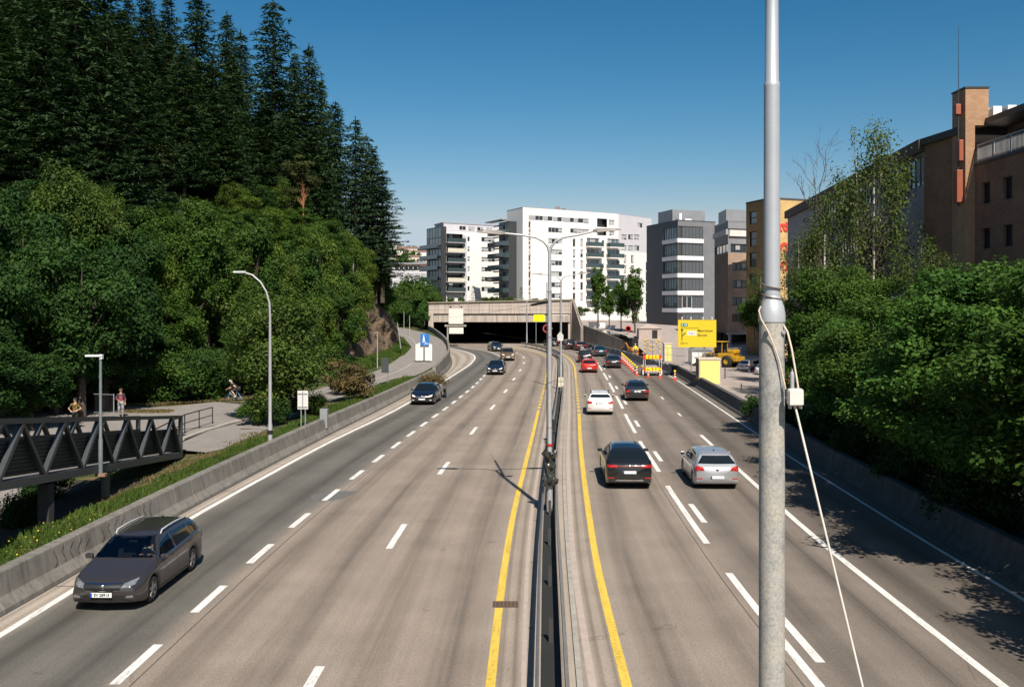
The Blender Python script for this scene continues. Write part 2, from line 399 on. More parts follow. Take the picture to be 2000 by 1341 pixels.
def verge_mat():
    m, nt, out = new_mat('verge turf')
    co = nd(nt, 'ShaderNodeTexCoord').outputs['Object']
    a = noise(nt, co, .5, 5, .65); g = noise(nt, co, 18, 4, .7)
    base = ramp(nt, a, [(.36, (.030, .055, .014)), (.50, (.060, .080, .022)), (.58, (.15, .115, .055)), (.72, (.20, .15, .085))])
    base = mixc(nt, 1.0, base, ramp(nt, g, [(.3, (.6, .6, .6)), (.7, (1.3, 1.3, 1.3))]), 'MULTIPLY')
    bsdf(nt, out, base, .95, 0, bump(nt, g, .6, .05), .2)
    return m
TURF = verge_mat()
sheet('ground', left_xs, list(np.arange(-30, 236, 2.0)), z_left, TURF)
# hillside earth as its own skin just above the turf so that the wooded slope reads dark
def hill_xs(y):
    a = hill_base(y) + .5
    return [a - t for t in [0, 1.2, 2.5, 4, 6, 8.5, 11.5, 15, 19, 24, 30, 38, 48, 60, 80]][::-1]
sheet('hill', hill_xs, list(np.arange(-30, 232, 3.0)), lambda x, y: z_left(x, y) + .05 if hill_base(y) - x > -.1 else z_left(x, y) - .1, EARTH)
def z_right(x, y):
    z = .25
    if y > 112:
        k = min(1, (y - 112) / 50); k = k * k * (3 - 2 * k)
        fx = 1 if x < 30 else max(.25, 1 - (x - 30) / 60)
        z += 2.9 * k * fx
    return z
def right_xs(y):
    a = foot_r(y) + .62 if y < 96 else float(np.interp(y, [96, 108, 128, 145, 166, 240], [17.4, 17.8, 18.0, 17.9, 10.9, 10.9]))
    return [a + t for t in [0, 1, 2.2, 3.6, 5.2, 7, 9, 12, 16, 22, 30, 42, 60, 90]]
PLAZA = M('pinkish plaza asphalt', (.36, .305, .275), .88, 0, .14, .7, .3, 25, .3)
SOIL_SHADE = M('leaf litter and painted shade', (.035, .030, .020), .95, 0, .4, 2, .5, 10)  # leaf litter below the right trees, painted shade below the footbridge
sheet('plaza', right_xs, list(np.arange(-30, 236, 2.0)), z_right, PLAZA)
def soil_xs(y): a = foot_r(y) + .6; return [a, a + 1, a + 2.4, a + 4, a + 6.3]
b = MB(); b.add([(-19.5, 17, .12), (-12.8, 17, .55), (-12.9, 24, .5), (-13.5, 31, .42), (-14.6, 36.5, .36), (-17.6, 37.5, .22), (-18.4, 30, .1)], [(0, 1, 2, 3, 4, 5, 6)]); tag(b.build('soil_shade_bed', SOIL_SHADE), kind='structure')  # dark sheet painting in the shade under the footbridge
sheet('soil_shade_bed', soil_xs, list(np.arange(-30, 66, 2.0)), lambda x, y: .27 + .05 * math.sin(x * 2 + y), SOIL_SHADE)
# worksite floor between the mesh barrier and the wall
sheet('worksite_floor', lambda y: [foot_r(y) - .05, float(np.interp(y, [90, 96, 108, 128, 145, 166], [17.2, 17.5, 17.9, 18.1, 18.0, 11.0]))], list(np.arange(92, 168, 2.0)), lambda x, y: .012, M('worksite gravel', (.40, .34, .30), .9, 0, .15, 1.5, .3, 20))
GROUND = M('far ground', (.10, .095, .075), .95, 0, .2, .02)
b = MB(); b.quad((-4200, -400, -.6), (4200, -400, -.6), (4200, 5200, -.6), (-4200, 5200, -.6)); tag(b.build('ground', GROUND), kind='structure')
# parking bay lines on the plaza
b = MB()
for (p, q) in ((G(1428, 745, .26), G(1500, 775, .26)), (G(1410, 758, .26), G(1456, 776, .26)), (G(1455, 784, .26), G(1530, 770, .26)), (G(1462, 801, .26), G(1540, 790, .26))):
    d = (q - p).normalized(); n = Vector((-d.y, d.x, 0)) * .07
    b.quad(p - n, q - n, q + n, p + n)
tag(b.build('parking_line', PO), kind='structure')

# ------------------------------------------------------------------ foot and cycle path
PATH = M('path asphalt', (.235, .215, .198), .9, 0, .13, .9, .3, 28, .3)
def path_xs(y):
    c = path_c(y); w = float(np.interp(y, [48, 60, 75, 95, 118, 145, 185], [3.0, 2.8, 2.4, 2.5, 2.9, 3.1, 2.6]))
    return [c - w, c - w * .5, c, c + w * .5, c + w]
sheet('path', path_xs, list(np.arange(50, 188, 2.0)), lambda x, y: z_path(y) + .02, PATH)
# the street that runs off to the left towards the wood
p0 = [G(420, 786, .36), G(330, 797, .3), G(230, 800, .2), G(100, 806, .1), G(-60, 812, .05), G(-300, 816, .02)]
p1 = [G(600, 800, .36), G(505, 812, .36), G(420, 832, .3), G(340, 842, .25), G(100, 880, .1), G(-300, 905, .02)]
vs = []
for a, c in zip(p0, p1):
    for t in np.linspace(0, 1, 6): q = a.lerp(c, t); vs.append((q.x, q.y, z_path(q.y) + .03 + .02 * t))
b = MB(); b.add(vs, [(j * 6 + i, (j + 1) * 6 + i, (j + 1) * 6 + i + 1, j * 6 + i + 1) for j in range(5) for i in range(5)])
tag(b.build('street', PATH), kind='structure')
vs = []
for q, w in ((G(575, 812, .4), 2.0), (G(540, 826, .38), 2.2), (G(480, 845, .36), 2.2), (G(410, 868, .36), 1.6), (G(362, 880, .38), 1.2)):
    z = .40; vs += [(q.x - w, q.y + .6, z), (q.x + w, q.y - .6, z)]
b = MB(); b.add(vs, [(2 * i, 2 * i + 1, 2 * i + 3, 2 * i + 2) for i in range(4)]); tag(b.build('path', PATH), kind='structure')
vs = [];
for q in (G(-70, 930, 0), G(-20, 950, 0), G(40, 960, 0)): pass
b = MB(); b.add([(-34, 26, .06), (-18.6, 30, .06), (-18.0, 37, .06), (-22, 44, .14), (-34, 44, .1)], [(0, 1, 2, 3, 4)]); tag(b.build('path', PATH), kind='structure')
# kerb between the ramp and the street
b = MB(); ks = [G(357, 852, .45), G(400, 838, .45), G(450, 824, .45), G(505, 813, .45)]
b.tube([(q.x, q.y, z_path(q.y) + .10) for q in ks], .11, 6); tag(b.build('kerb', CONC()), kind='structure')
TANL = paint_mat('worn path line', (.55, .47, .38), .3)
b = MB(); stripe(b, lambda y: path_c(y) - .2, 74, 101, .14); 
o = b.build('path_line', TANL)
for v in o.data.vertices: v.co.z = z_path(v.co.y) + .035
tag(o, kind='structure')
b = MB(); stripe(b, lambda y: path_c(y) - 1.3, 122, 158, .14)
o = b.build('path_line', TANL)
for v in o.data.vertices: v.co.z = z_path(v.co.y) + .05
tag(o, kind='structure')

# ------------------------------------------------------------------ concrete barriers
def barrier_concrete():
    m, nt, out = new_mat('barrier concrete')
    co = nd(nt, 'ShaderNodeTexCoord').outputs['Object']
    a = noise(nt, co, .9, 6, .65); g = noise(nt, co, 30, 4, .7)
    base = ramp(nt, a, [(.25, (.155, .148, .132)), (.75, (.255, .24, .215))])
    mp = nd(nt, 'ShaderNodeMapping', {'Vector': co, 'Scale': (1.6, 1.6, .10)}).outputs[0]
    base = mixc(nt, 1.0, base, ramp(nt, noise(nt, mp, 2.4, 6, .7), [(.45, (1, 1, 1)), (.68, (.62, .61, .59))]), 'MULTIPLY')
    # cast joints every four metres
    y = nd(nt, 'ShaderNodeSeparateXYZ', {0: co}).outputs[1]
    f = mathn(nt, 'FRACT', mathn(nt, 'DIVIDE', y, 4.0))
    j = mathn(nt, 'LESS_THAN', mathn(nt, 'ABSOLUTE', mathn(nt, 'SUBTRACT', f, .5)), .006)
    base = mixc(nt, mathn(nt, 'MULTIPLY', j, .28), base, (.45, .41, .37))
    base = mixc(nt, 1.0, base, ramp(nt, g, [(.3, (.85, .85, .85)), (.7, (1.12, 1.12, 1.12))]), 'MULTIPLY')
    bsdf(nt, out, base, .9, 0, bump(nt, g, .3, .02), .25)
    return m
BARC = barrier_concrete()
def barrier(name, f, y0, y1, side, ztop, label, cat='barrier', profile=None, step=1.5, tw=.28, mat=None):
    """a cast barrier following X=f(Y); side=-1 has the road on its +X side"""
    ys = list(np.arange(y0, y1, step)) + [y1]
    vs = []; n = 0
    for y in ys:
        zt = ztop(y) if callable(ztop) else ztop
        pr = profile(zt) if profile else [(0, -.05), (.02, .09), (.20, .34), (.30, zt - .03), (.33, zt), (.33 + tw, zt), (.36 + tw, zt - .03), (.40 + tw, -.6)]
        n = len(pr)
        for (dx, z) in pr: vs.append((f(y) + side * dx, y, z))
    fs = [(j * n + i, j * n + i + 1, (j + 1) * n + i + 1, (j + 1) * n + i) for j in range(len(ys) - 1) for i in range(n - 1)]
    fs += [tuple(range(n)), tuple(range((len(ys) - 1) * n, len(ys) * n))]
    b = MB(); b.add(vs, fs)
    return tag(b.build(name, mat or BARC, normals=True), label, cat)
LEFT_BARRIER = barrier('concrete_barrier', foot_l, -25, 90, -1, .9, 'long grey concrete safety barrier between the left lanes and the grass verge')
barrier('retaining_wall', foot_l, 90, 166, -1, z_wall, 'curved concrete parapet wall carrying the foot path down from the tunnel', 'wall', profile=lambda zt: [(0, -.05), (.03, .1), (.16, .4), (.22, zt), (.48, zt), (.50, zt - .8), (.52, -.6)])
barrier('concrete_barrier', foot_r, -25, 99, 1, .92, 'long concrete safety barrier along the right lanes below the leafy trees', mat=M('shade darkened stained concrete', (.095, .092, .085), .9, 0, .25, 1.0, .3, 20, .3, stain=.4))  # concrete darkened to paint in the tree shade, run stains over it
# graffiti scrawl on the left barrier (real marks, painted loops)
b = MB(); rg = random.Random(4)
for (y0, n) in ((24.6, 5), (27.2, 4), (29.6, 3)):
    for k in range(n):
        yy = y0 + k * .42; pts = []
        for t in np.linspace(0, 1, 7):
            z = .38 + .42 * t; y = yy + .10 * math.sin(5 * t + k) + .16 * t
            x = foot_l(y) - (.20 + (.30 - .20) * (z - .34) / (.53)) + .012
            pts.append((x, y, z))
        b = MB(); b.tube(pts, .013, 4); b.build('graffiti_stroke', M('faded grey paint', (.07, .066, .06), .8), LEFT_BARRIER)

# ------------------------------------------------------------------ rock cliff
def cliff():
    rg = np.random.RandomState(5)
    ys = np.linspace(84, 138, 110); us = np.linspace(0, 1, 40); vs = []
    bx = interp([(84, -18.5), (92, -16.9), (100, -15.9), (115, -15.4), (126, -15.1), (132, -15.9), (138, -17.4)])
    th = interp([(84, 2.0), (90, 6.5), (96, 9.0), (112, 9.6), (122, 8.0), (130, 5.0), (138, 2.5)])
    ph = rg.rand(40) * 6.28
    for y in ys:
        for u in us:
            z = z_path(y) - .3 + th(y) * u
            x = bx(y) - 3.4 * u ** 1.25 * (th(y) / 9.0)
            nz = 0
            for k in range(6):
                fr = .35 * 1.75 ** k; nz += (1.0 / 1.55 ** k) * math.sin(fr * (y * 1.1 + z * .6) + ph[k]) * math.cos(fr * (z * 1.7 - y * .5) + ph[k + 8])
            blk = (math.floor((y + z * .55) / 1.5) * 12.9898 % 1.0 - .5) * 1.1 + (math.floor((z * 1.3 - y * .35) / .9) * 7.233 % 1.0 - .5) * .9
            a = .42 * math.sin(math.pi * min(1, max(0, (u + .08)))) + .12
            vs.append((x + a * (nz * .7 + blk), y + .3 * a * nz, z))
    n = len(us)
    b = MB(); b.add(vs, [(j * n + i, (j + 1) * n + i, (j + 1) * n + i + 1, j * n + i + 1) for j in range(len(ys) - 1) for i in range(n - 1)], 0, False)
    m, nt, out = new_mat('rock face')
    co = nd(nt, 'ShaderNodeTexCoord').outputs['Object']
    a = noise(nt, co, .5, 8, .7); g = noise(nt, co, 4, 6, .7)
    base = ramp(nt, a, [(.3, (.07, .048, .032)), (.45, (.17, .115, .072)), (.58, (.11, .082, .058)), (.70, (.21, .16, .11)), (.8, (.10, .09, .05))])
    base = mixc(nt, 1.0, base, ramp(nt, g, [(.3, (.6, .6, .6)), (.7, (1.2, 1.2, 1.2))]), 'MULTIPLY')
    bsdf(nt, out, base, .92, 0, bump(nt, g, .8, .15), .25)
    return tag(b.build('cliff', m), kind='structure')
cliff()

# ------------------------------------------------------------------ tunnel portal
def portal():
    root = thing('tunnel_portal', 'wide concrete tunnel mouth with stained fascia beams across the motorway', 'tunnel', (-2, 166, 0))
    yf = 166.0; xl, xr = -15.0, 10.6
    con = M('portal concrete', (.47, .405, .36), .88, 0, .13, .6, .2, 12, .3, stain=.35)
    con2 = M('portal beam concrete', (.44, .385, .34), .88, 0, .14, .8, .2, 12, .3, stain=.45)
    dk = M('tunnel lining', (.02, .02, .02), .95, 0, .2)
    b = MB()
    zt = interp([(xl, 7.62), (xr, 8.15)]); n = 14
    for i in range(n):
        x0 = xl + (xr - xl) * i / n; x1 = xl + (xr - xl) * (i + 1) / n - .03
        zz = (zt(x0) + zt(x1)) / 2
        for (a, c) in ((5.52, 6.2), (6.23, 6.92), (6.95, zz - .25)): b.box(((x0 + x1) / 2, yf + .5, (a + c) / 2), (x1 - x0, 1.0, c - a))
    b.build('fascia', con, root, True)
    b = MB(); b.box(((xl + xr) / 2, yf + .62, 6.4), (xr - xl + .2, .9, 2.1)); b.build('joint_backing', dk, root, True)
    b = MB(); b.slab([(xl - .2, yf - .25, zt(xl) - .25), (xr + .2, yf - .25, zt(xr) - .25), (xr + .2, yf - .25, zt(xr)), (xl - .2, yf - .25, zt(xl))], (0, -1, 0), 1.6)
    b.build('coping', M('mossy coping', (.20, .18, .13), .9, 0, .3, 2), root, True)
    b = MB(); k = 13
    for i in range(k):
        x0 = xl + .9 + (xr - xl - 1.0) * i / k; x1 = xl + .9 + (xr - xl - 1.0) * (i + 1) / k - .05
        b.box(((x0 + x1) / 2, yf + .35, 4.62), (x1 - x0, 1.0, 1.2))
    b.build('lintel_beam', con2, root, True)
    b = MB(); b.box((xl + .4, yf + .5, 2.4), (.9, 1.3, 6.2)); b.build('pier', con, root, True)
    b = MB(); b.box((xr - .2, yf + .8, 2.6), (.5, 1.3, 6.0)); b.build('pier', con, root, True)
    # dark lining: roof, walls and end far inside
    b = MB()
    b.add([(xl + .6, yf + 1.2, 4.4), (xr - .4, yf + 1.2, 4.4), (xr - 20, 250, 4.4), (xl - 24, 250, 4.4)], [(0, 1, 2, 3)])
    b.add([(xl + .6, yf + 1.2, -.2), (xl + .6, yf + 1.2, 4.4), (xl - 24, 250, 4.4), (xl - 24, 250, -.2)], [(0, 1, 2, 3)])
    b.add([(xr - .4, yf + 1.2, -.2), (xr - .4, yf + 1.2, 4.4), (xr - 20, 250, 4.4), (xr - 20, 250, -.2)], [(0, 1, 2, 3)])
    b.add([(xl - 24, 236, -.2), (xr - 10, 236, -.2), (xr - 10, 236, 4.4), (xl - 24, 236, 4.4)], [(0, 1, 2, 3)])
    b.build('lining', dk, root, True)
    b = MB(); b.quad((xl - .3, yf + 1.0, 7.3), (xr + .3, yf + 1.0, 7.8), (xr + .3, 250, 7.8), (xl - .3, 250, 7.3)); b.build('roof_slab', M('roof garden soil', (.10, .09, .05), .95), root, True)
    # sloping wing at the right end
    b = MB(); b.slab([(xr, yf - .3, 0), (xr + .55, yf - .3, 0), (xr + 1.6, yf - 6.0, 3.6), (xr + 1.6, yf - 6.0, 3.6), (xr + .35, yf - .2, 8.2), (xr, yf - .2, 8.2)], (0, -1, 0), .5)
    b.build('wing', con, root, True)
portal()
# dark retaining wall on the right of the portal, sinking to the worksite
wp = [(10.9, 165.8, 3.75), (12.6, 160, 3.45), (14.4, 154, 2.8), (16.3, 149, 2.05), (18.1, 144.5, 1.35)]
b = MB(); vs = []
for (x, y, z) in wp: vs += [(x, y, -.3), (x, y, z), (x + .45, y + .2, z), (x + .45, y + .2, -.3)]
b.add(vs, [(4 * j + i, 4 * j + i + 1, 4 * j + i + 5, 4 * j + i + 4) for j in range(4) for i in range(3)] + [(0, 1, 2, 3), (16, 17, 18, 19)])
tag(b.build('retaining_wall', M('weathered dark concrete', (.16, .15, .13), .9, 0, .2, .5, .3, 10, .3, stain=.5), normals=True), 'dark weathered concrete retaining wall sloping down right of the tunnel', 'wall')
# the wing's raking face down from the portal's top right corner
b = MB(); b.add([(10.75, 165.9, 8.2), (11.25, 166.1, 8.2), (12.4, 160.2, 3.3), (11.9, 160.0, 3.3), (10.75, 165.9, -.1), (11.25, 166.1, -.1), (12.4, 160.2, -.1), (11.9, 160.0, -.1)], [(0, 1, 2, 3), (0, 3, 7, 4), (1, 5, 6, 2), (2, 6, 7, 3), (0, 4, 5, 1)])
tag(b.build('wing_wall', M('wing concrete', (.27, .24, .21), .9, 0, .2, .6, .3, 10, .3, stain=.4), normals=True), 'raking concrete wing wall at the right corner of the tunnel mouth', 'wall')

# ------------------------------------------------------------------ steel guard rail in the median
def guard_rail():
    root = thing('guard_rail', 'double sided steel guard rail running along the concrete median', 'guard rail', (rail_c(20), 20, 0))
    steel = M('rail steel', (.36, .355, .34), .5, .6, .18, 2, .05, 30); 
    ys = list(np.arange(-20, 160, 1.5))
    wav = [(.02, .44), (.09, .48), (.09, .53), (.02, .58), (.02, .60), (.09, .65), (.09, .70), (.02, .74)]
    for sd in (-1, 1):
        b = MB(); vs = []
        w = lambda y: (.16 + .06 * math.exp(-((y - 20) / 14) ** 2))
        for y in ys:
            for (dx, z) in wav: vs.append((rail_c(y) + sd * (w(y) + dx), y, z))
        n = len(wav)
        b.add(vs, [(j * n + i, (j + 1) * n + i, (j + 1) * n + i + 1, j * n + i + 1) for j in range(len(ys) - 1) for i in range(n - 1)], 0, True)
        b.build('rail_beam', steel, root, True)
    b = MB(); st = M('rail post steel', (.05, .05, .05), .8, .2)
    posts = []
    for i, y in enumerate(np.arange(4, 158, 4.0)):
        b = MB(); b.box((rail_c(y), y, .28), (.09, .07, .56)); b.build('post', st, root, True)
    b = MB()
    for sd in (-1, 1): pass
    for j in range(len(ys) - 1):
        x0, x1 = rail_c(ys[j]), rail_c(ys[j + 1])
        b.quad((x0 - .2, ys[j], .05), (x0 + .2, ys[j], .05), (x1 + .2, ys[j + 1], .05), (x1 - .2, ys[j + 1], .05))
    o = b.build('rail_gap_shade', M('painted gap shade', (.016, .017, .017), .95), root, True)  # black strip painting the shade in the gap between the beams
guard_rail()
# low grey edging stone beside the rail, with the pale strip
b = MB(); stripe(b, lambda y: rail_c(y) + .55, -20, 150, .12, 0, .05)
tag(b.build('median_edging', CONC()), kind='structure')
# ------------------------------------------------------------------ vegetation
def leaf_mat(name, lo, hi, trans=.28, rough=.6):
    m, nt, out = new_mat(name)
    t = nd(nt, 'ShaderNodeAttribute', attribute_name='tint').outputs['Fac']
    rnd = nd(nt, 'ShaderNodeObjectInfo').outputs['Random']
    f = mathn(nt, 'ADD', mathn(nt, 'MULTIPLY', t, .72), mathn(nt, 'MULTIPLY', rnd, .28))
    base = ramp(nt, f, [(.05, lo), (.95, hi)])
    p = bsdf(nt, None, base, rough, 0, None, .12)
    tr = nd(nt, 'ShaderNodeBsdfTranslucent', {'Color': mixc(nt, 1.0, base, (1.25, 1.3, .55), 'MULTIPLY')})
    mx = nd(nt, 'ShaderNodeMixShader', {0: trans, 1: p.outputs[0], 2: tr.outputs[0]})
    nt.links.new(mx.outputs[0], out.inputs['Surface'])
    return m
def leaves_mesh(name, pos, nrm, axis, length, width, tint, mat):
    """many small leaf-shaped quads; all arguments are arrays"""
    pos = np.asarray(pos); N = len(pos)
    nrm = nrm / (np.linalg.norm(nrm, axis=1, keepdims=True) + 1e-9)
    axis = axis - nrm * np.sum(axis * nrm, axis=1, keepdims=True)
    axis = axis / (np.linalg.norm(axis, axis=1, keepdims=True) + 1e-9)
    side = np.cross(nrm, axis)
    L = np.asarray(length)[:, None]; W = np.asarray(width)[:, None]
    v = np.empty((N, 4, 3), np.float32)
    v[:, 0] = pos - axis * L * .5; v[:, 1] = pos + side * W * .5 - axis * L * .05 - nrm * W * .12
    v[:, 2] = pos + axis * L * .5; v[:, 3] = pos - side * W * .5 - axis * L * .05 - nrm * W * .12
    me = bpy.data.meshes.new(name)
    me.vertices.add(N * 4); me.vertices.foreach_set('co', v.ravel())
    me.loops.add(N * 4); me.loops.foreach_set('vertex_index', np.arange(N * 4, dtype=np.int32))
    me.polygons.add(N); me.polygons.foreach_set('loop_start', np.arange(0, N * 4, 4, dtype=np.int32)); me.polygons.foreach_set('loop_total', np.full(N, 4, np.int32))
    me.update(calc_edges=True)
    a = me.attributes.new('tint', 'FLOAT', 'FACE'); a.data.foreach_set('value', np.asarray(tint, np.float32))
    me.materials.append(mat)
    return me
def rvec(rs, n):
    v = rs.normal(size=(n, 3)); return v / np.linalg.norm(v, axis=1, keepdims=True)

BARK = M('grey brown bark', (.085, .065, .05), .95, 0, .3, 3, .5, 15)
BARKP = M('orange pine bark', (.26, .115, .05), .9, 0, .3, 3, .5, 15)
def birch_mat():
    m, nt, out = new_mat('birch bark')
    co = nd(nt, 'ShaderNodeTexCoord').outputs['Object']
    mp = nd(nt, 'ShaderNodeMapping', {'Vector': co, 'Scale': (1, 1, 4)}).outputs[0]
    base = ramp(nt, noise(nt, mp, 1.6, 5, .7), [(.42, (.05, .045, .04)), (.5, (.52, .49, .45))])
    bsdf(nt, out, base, .8); return m
BARKB = birch_mat()
NEEDLE = leaf_mat('spruce needles', (.008, .023, .009), (.040, .075, .026), .12)
NEEDLE2 = leaf_mat('fir needles', (.010, .028, .014), (.048, .085, .038), .12)
PINEN = leaf_mat('pine needles', (.028, .042, .014), (.085, .098, .032), .14)
LEAFD = leaf_mat('dark green leaves', (.010, .034, .010), (.046, .100, .022), .25)
LEAFM = leaf_mat('mid green leaves', (.018, .054, .010), (.085, .150, .026), .28)
LEAFY = leaf_mat('yellow green leaves', (.034, .074, .012), (.140, .205, .034), .32)
LEAFO = leaf_mat('olive leaves', (.028, .058, .012), (.110, .165, .034), .28)
LEAFB = leaf_mat('brown olive twigs', (.05, .042, .018), (.16, .12, .05), .15)
LEAFR = leaf_mat('fresh green leaves', (.010, .042, .010), (.088, .180, .032), .28)
LEAFBI = leaf_mat('birch leaves', (.045, .075, .020), (.15, .195, .060), .34)

def conifer(seed, h=20.0, r=3.0, z0=.1, dens=1.0, droop=.28, blade=.55, mat=None, gap=0.0, power=.85):
    rs = np.random.RandomState(seed)
    pos = []; ax = []; nr = []; ln = []; wd = []; ti = []
    z = z0 * h; ph = 0.0
    while z < h * .985:
        f = (z - z0 * h) / (h * (1 - z0))
        base = r * (1 - f) ** power * (.55 + .45 * min(1, f / .12 + .3)) + .12
        nb = max(3, int((4 + 4 * (1 - f)) * dens))
        ph += 1.3
        for k in range(nb):
            if rs.rand() < gap: continue
            a = ph + 2 * math.pi * k / nb + rs.normal() * .25
            L = base * rs.uniform(.55, 1.2); ltone = rs.normal() * .12
            d = np.array([math.cos(a), math.sin(a), 0.0])
            zz = z + rs.normal() * .12
            m = max(2, int(L / .30))
            for j in range(m):
                t = (j + .6) / m
                c = d * L * t; c[2] = zz - droop * L * t + droop * .75 * L * t ** 2.2
                wl = .25 + (1 - t) * .35 * min(1, L / 2)
                for q in (0, 0, 1, 2, 2):
                    s = (q - 1) * wl * rs.uniform(.4, 1.25)
                    sd = np.array([-d[1], d[0], 0.0])
                    p = c + sd * s + rs.normal(size=3) * .05; p[2] -= abs(s) * .25
                    pos.append(p); ax.append(d * (1 - .5 * (q != 1)) + sd * (q - 1) * .8 + np.array([0, 0, -.25 + rs.normal() * .2]))
                    nr.append(np.array([0, 0, 1.0]) + rs.normal(size=3) * .55)
                    ln.append(blade * rs.uniform(.55, 1.1)); wd.append(blade * .19 * rs.uniform(.7, 1.3))
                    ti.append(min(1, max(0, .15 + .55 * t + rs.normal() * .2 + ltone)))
        z += (.34 + .22 * (1 - f)) / max(.6, dens ** .5)
    for k in range(14):
        pos.append(np.array([0, 0, h * (.96 + .04 * k / 13)])); ax.append(np.array([rs.normal() * .4, rs.normal() * .4, 1.0])); nr.append(rs.normal(size=3)); ln.append(.4); wd.append(.1); ti.append(.6)
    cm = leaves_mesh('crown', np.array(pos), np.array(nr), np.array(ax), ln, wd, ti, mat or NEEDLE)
    b = MB(); b.tube([(0, 0, -1.5), (0, 0, h * .3), (0.05, 0, h * .65), (0, 0, h * .98)], [h * .013, h * .010, h * .006, .02], 8)
    t = b.build('trunk', BARK); tm = t.data; bpy.data.objects.remove(t)
    return cm, tm
def lobes(rs, n, r, h0, h1, shape='round'):
    out = []
    for _ in range(n):
        d = rvec(rs, 1)[0]; t = rs.uniform(.35, .85)
        zc = (h0 + h1) / 2; hz = (h1 - h0) / 2
        p = np.array([d[0] * r * t, d[1] * r * t, zc + d[2] * hz * t])
        if shape == 'column':
            f = (p[2] - h0) / (h1 - h0); k = .55 + .45 * math.sin(math.pi * min(1, f * .9 + .12)); p[:2] *= k
        if shape == 'egg':
            f = (p[2] - h0) / (h1 - h0); p[:2] *= 1.15 - .5 * f
        out.append(p)
    return out
def broadleaf(seed, h=9.0, r=3.0, crown0=.25, n_leaf=9000, leaf=.25, n_lobe=26, mat=None, bark=None, shape='round', stems=1, lobe_k=.36, droop=0.0, stretch=1.0, hollow=.62, lean=0.0, trunk_r=.022):
    rs = np.random.RandomState(seed)
    ls = lobes(rs, n_lobe, r, h * crown0, h, shape)
    wts = rs.uniform(.6, 1.3, n_lobe); rad = r * lobe_k * wts
    cnt = (n_leaf * (rad ** 2) / np.sum(rad ** 2)).astype(int)
    P_, N_, A_, L_, W_, T_ = [], [], [], [], [], []
    for p, ra, c in zip(ls, rad, cnt):
        d = rvec(rs, c); rr = ra * (hollow + (1 - hollow) * rs.rand(c)) * (1 + .25 * np.sin(d[:, 0] * 5 + d[:, 1] * 4 + seed))
        q = p + d * rr[:, None] * np.array([1, 1, .78 * stretch])
        if droop: q[:, 2] -= droop * rs.rand(c) ** 2
        keep = q[:, 2] > h * crown0 * .35
        q = q[keep]; d = d[keep]
        nn = d * .55 + np.array([0, 0, .55]) + rs.normal(size=d.shape) * .45
        aa = rs.normal(size=d.shape) + d * .6 + np.array([0, 0, -.5 - droop])
        P_.append(q); N_.append(nn); A_.append(aa); k = len(q)
        s = leaf * rs.uniform(.6, 1.3, k); L_.append(s); W_.append(s * rs.uniform(.45, .72, k))
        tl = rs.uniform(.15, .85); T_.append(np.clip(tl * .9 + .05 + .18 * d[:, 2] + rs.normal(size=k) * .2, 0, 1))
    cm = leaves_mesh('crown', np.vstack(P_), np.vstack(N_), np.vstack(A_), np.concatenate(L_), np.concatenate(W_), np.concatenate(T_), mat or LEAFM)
    b = MB()
    for s in range(stems):
        a = 6.28 * s / max(1, stems) + .4; ox, oy = (0, 0) if stems == 1 else (.25 * math.cos(a), .25 * math.sin(a))
        tx, ty = lean + (0 if stems == 1 else .22 * r * math.cos(a)), (0 if stems == 1 else .22 * r * math.sin(a))
        hh = h * (crown0 + .55 * (1 - crown0)); R0 = h * trunk_r / (1 if stems == 1 else 1.4)
        spine = [Vector((ox, oy, -.6)), Vector((ox + tx * .2, oy + ty * .2, hh * .3)), Vector((ox + tx * .65, oy + ty * .6, hh * .65)), Vector((tx, ty, hh)), Vector((tx * 1.1, ty * 1.1, h * .80))]
        b.tube(spine, [R0 * 1.15, R0 * .9, R0 * .62, R0 * .4, R0 * .1], 9)
        for p in ls[s::max(1, stems)]:
            t = min(.95, max(.25, (p[2] - h * .12) / h)) * .8
            st = spine[1].lerp(spine[3], t) if t < .8 else spine[3]
            mid = st.lerp(Vector(p), .55) + Vector((0, 0, -.04 * h * rs.rand()))
            b.tube([st, mid, Vector(p)], [R0 * .34, R0 * .2, R0 * .05], 5, 1)
    t = b.build('trunk', [bark or BARK, bark if bark is BARKP else BARK]); tm = t.data; bpy.data.objects.remove(t)
    return cm, tm
def plant(name, meshes, loc, label, cat='tree', scale=1.0, rz=0.0, group=None, sz=None):
    cm, tm = meshes
    o = thing(name, label, cat, loc, rz, group)
    o.scale = (scale, scale, sz if sz else scale)
    if tm: link_mesh('trunk', tm, o)
    link_mesh('crown' if cat == 'tree' else 'foliage', cm, o)
    return o

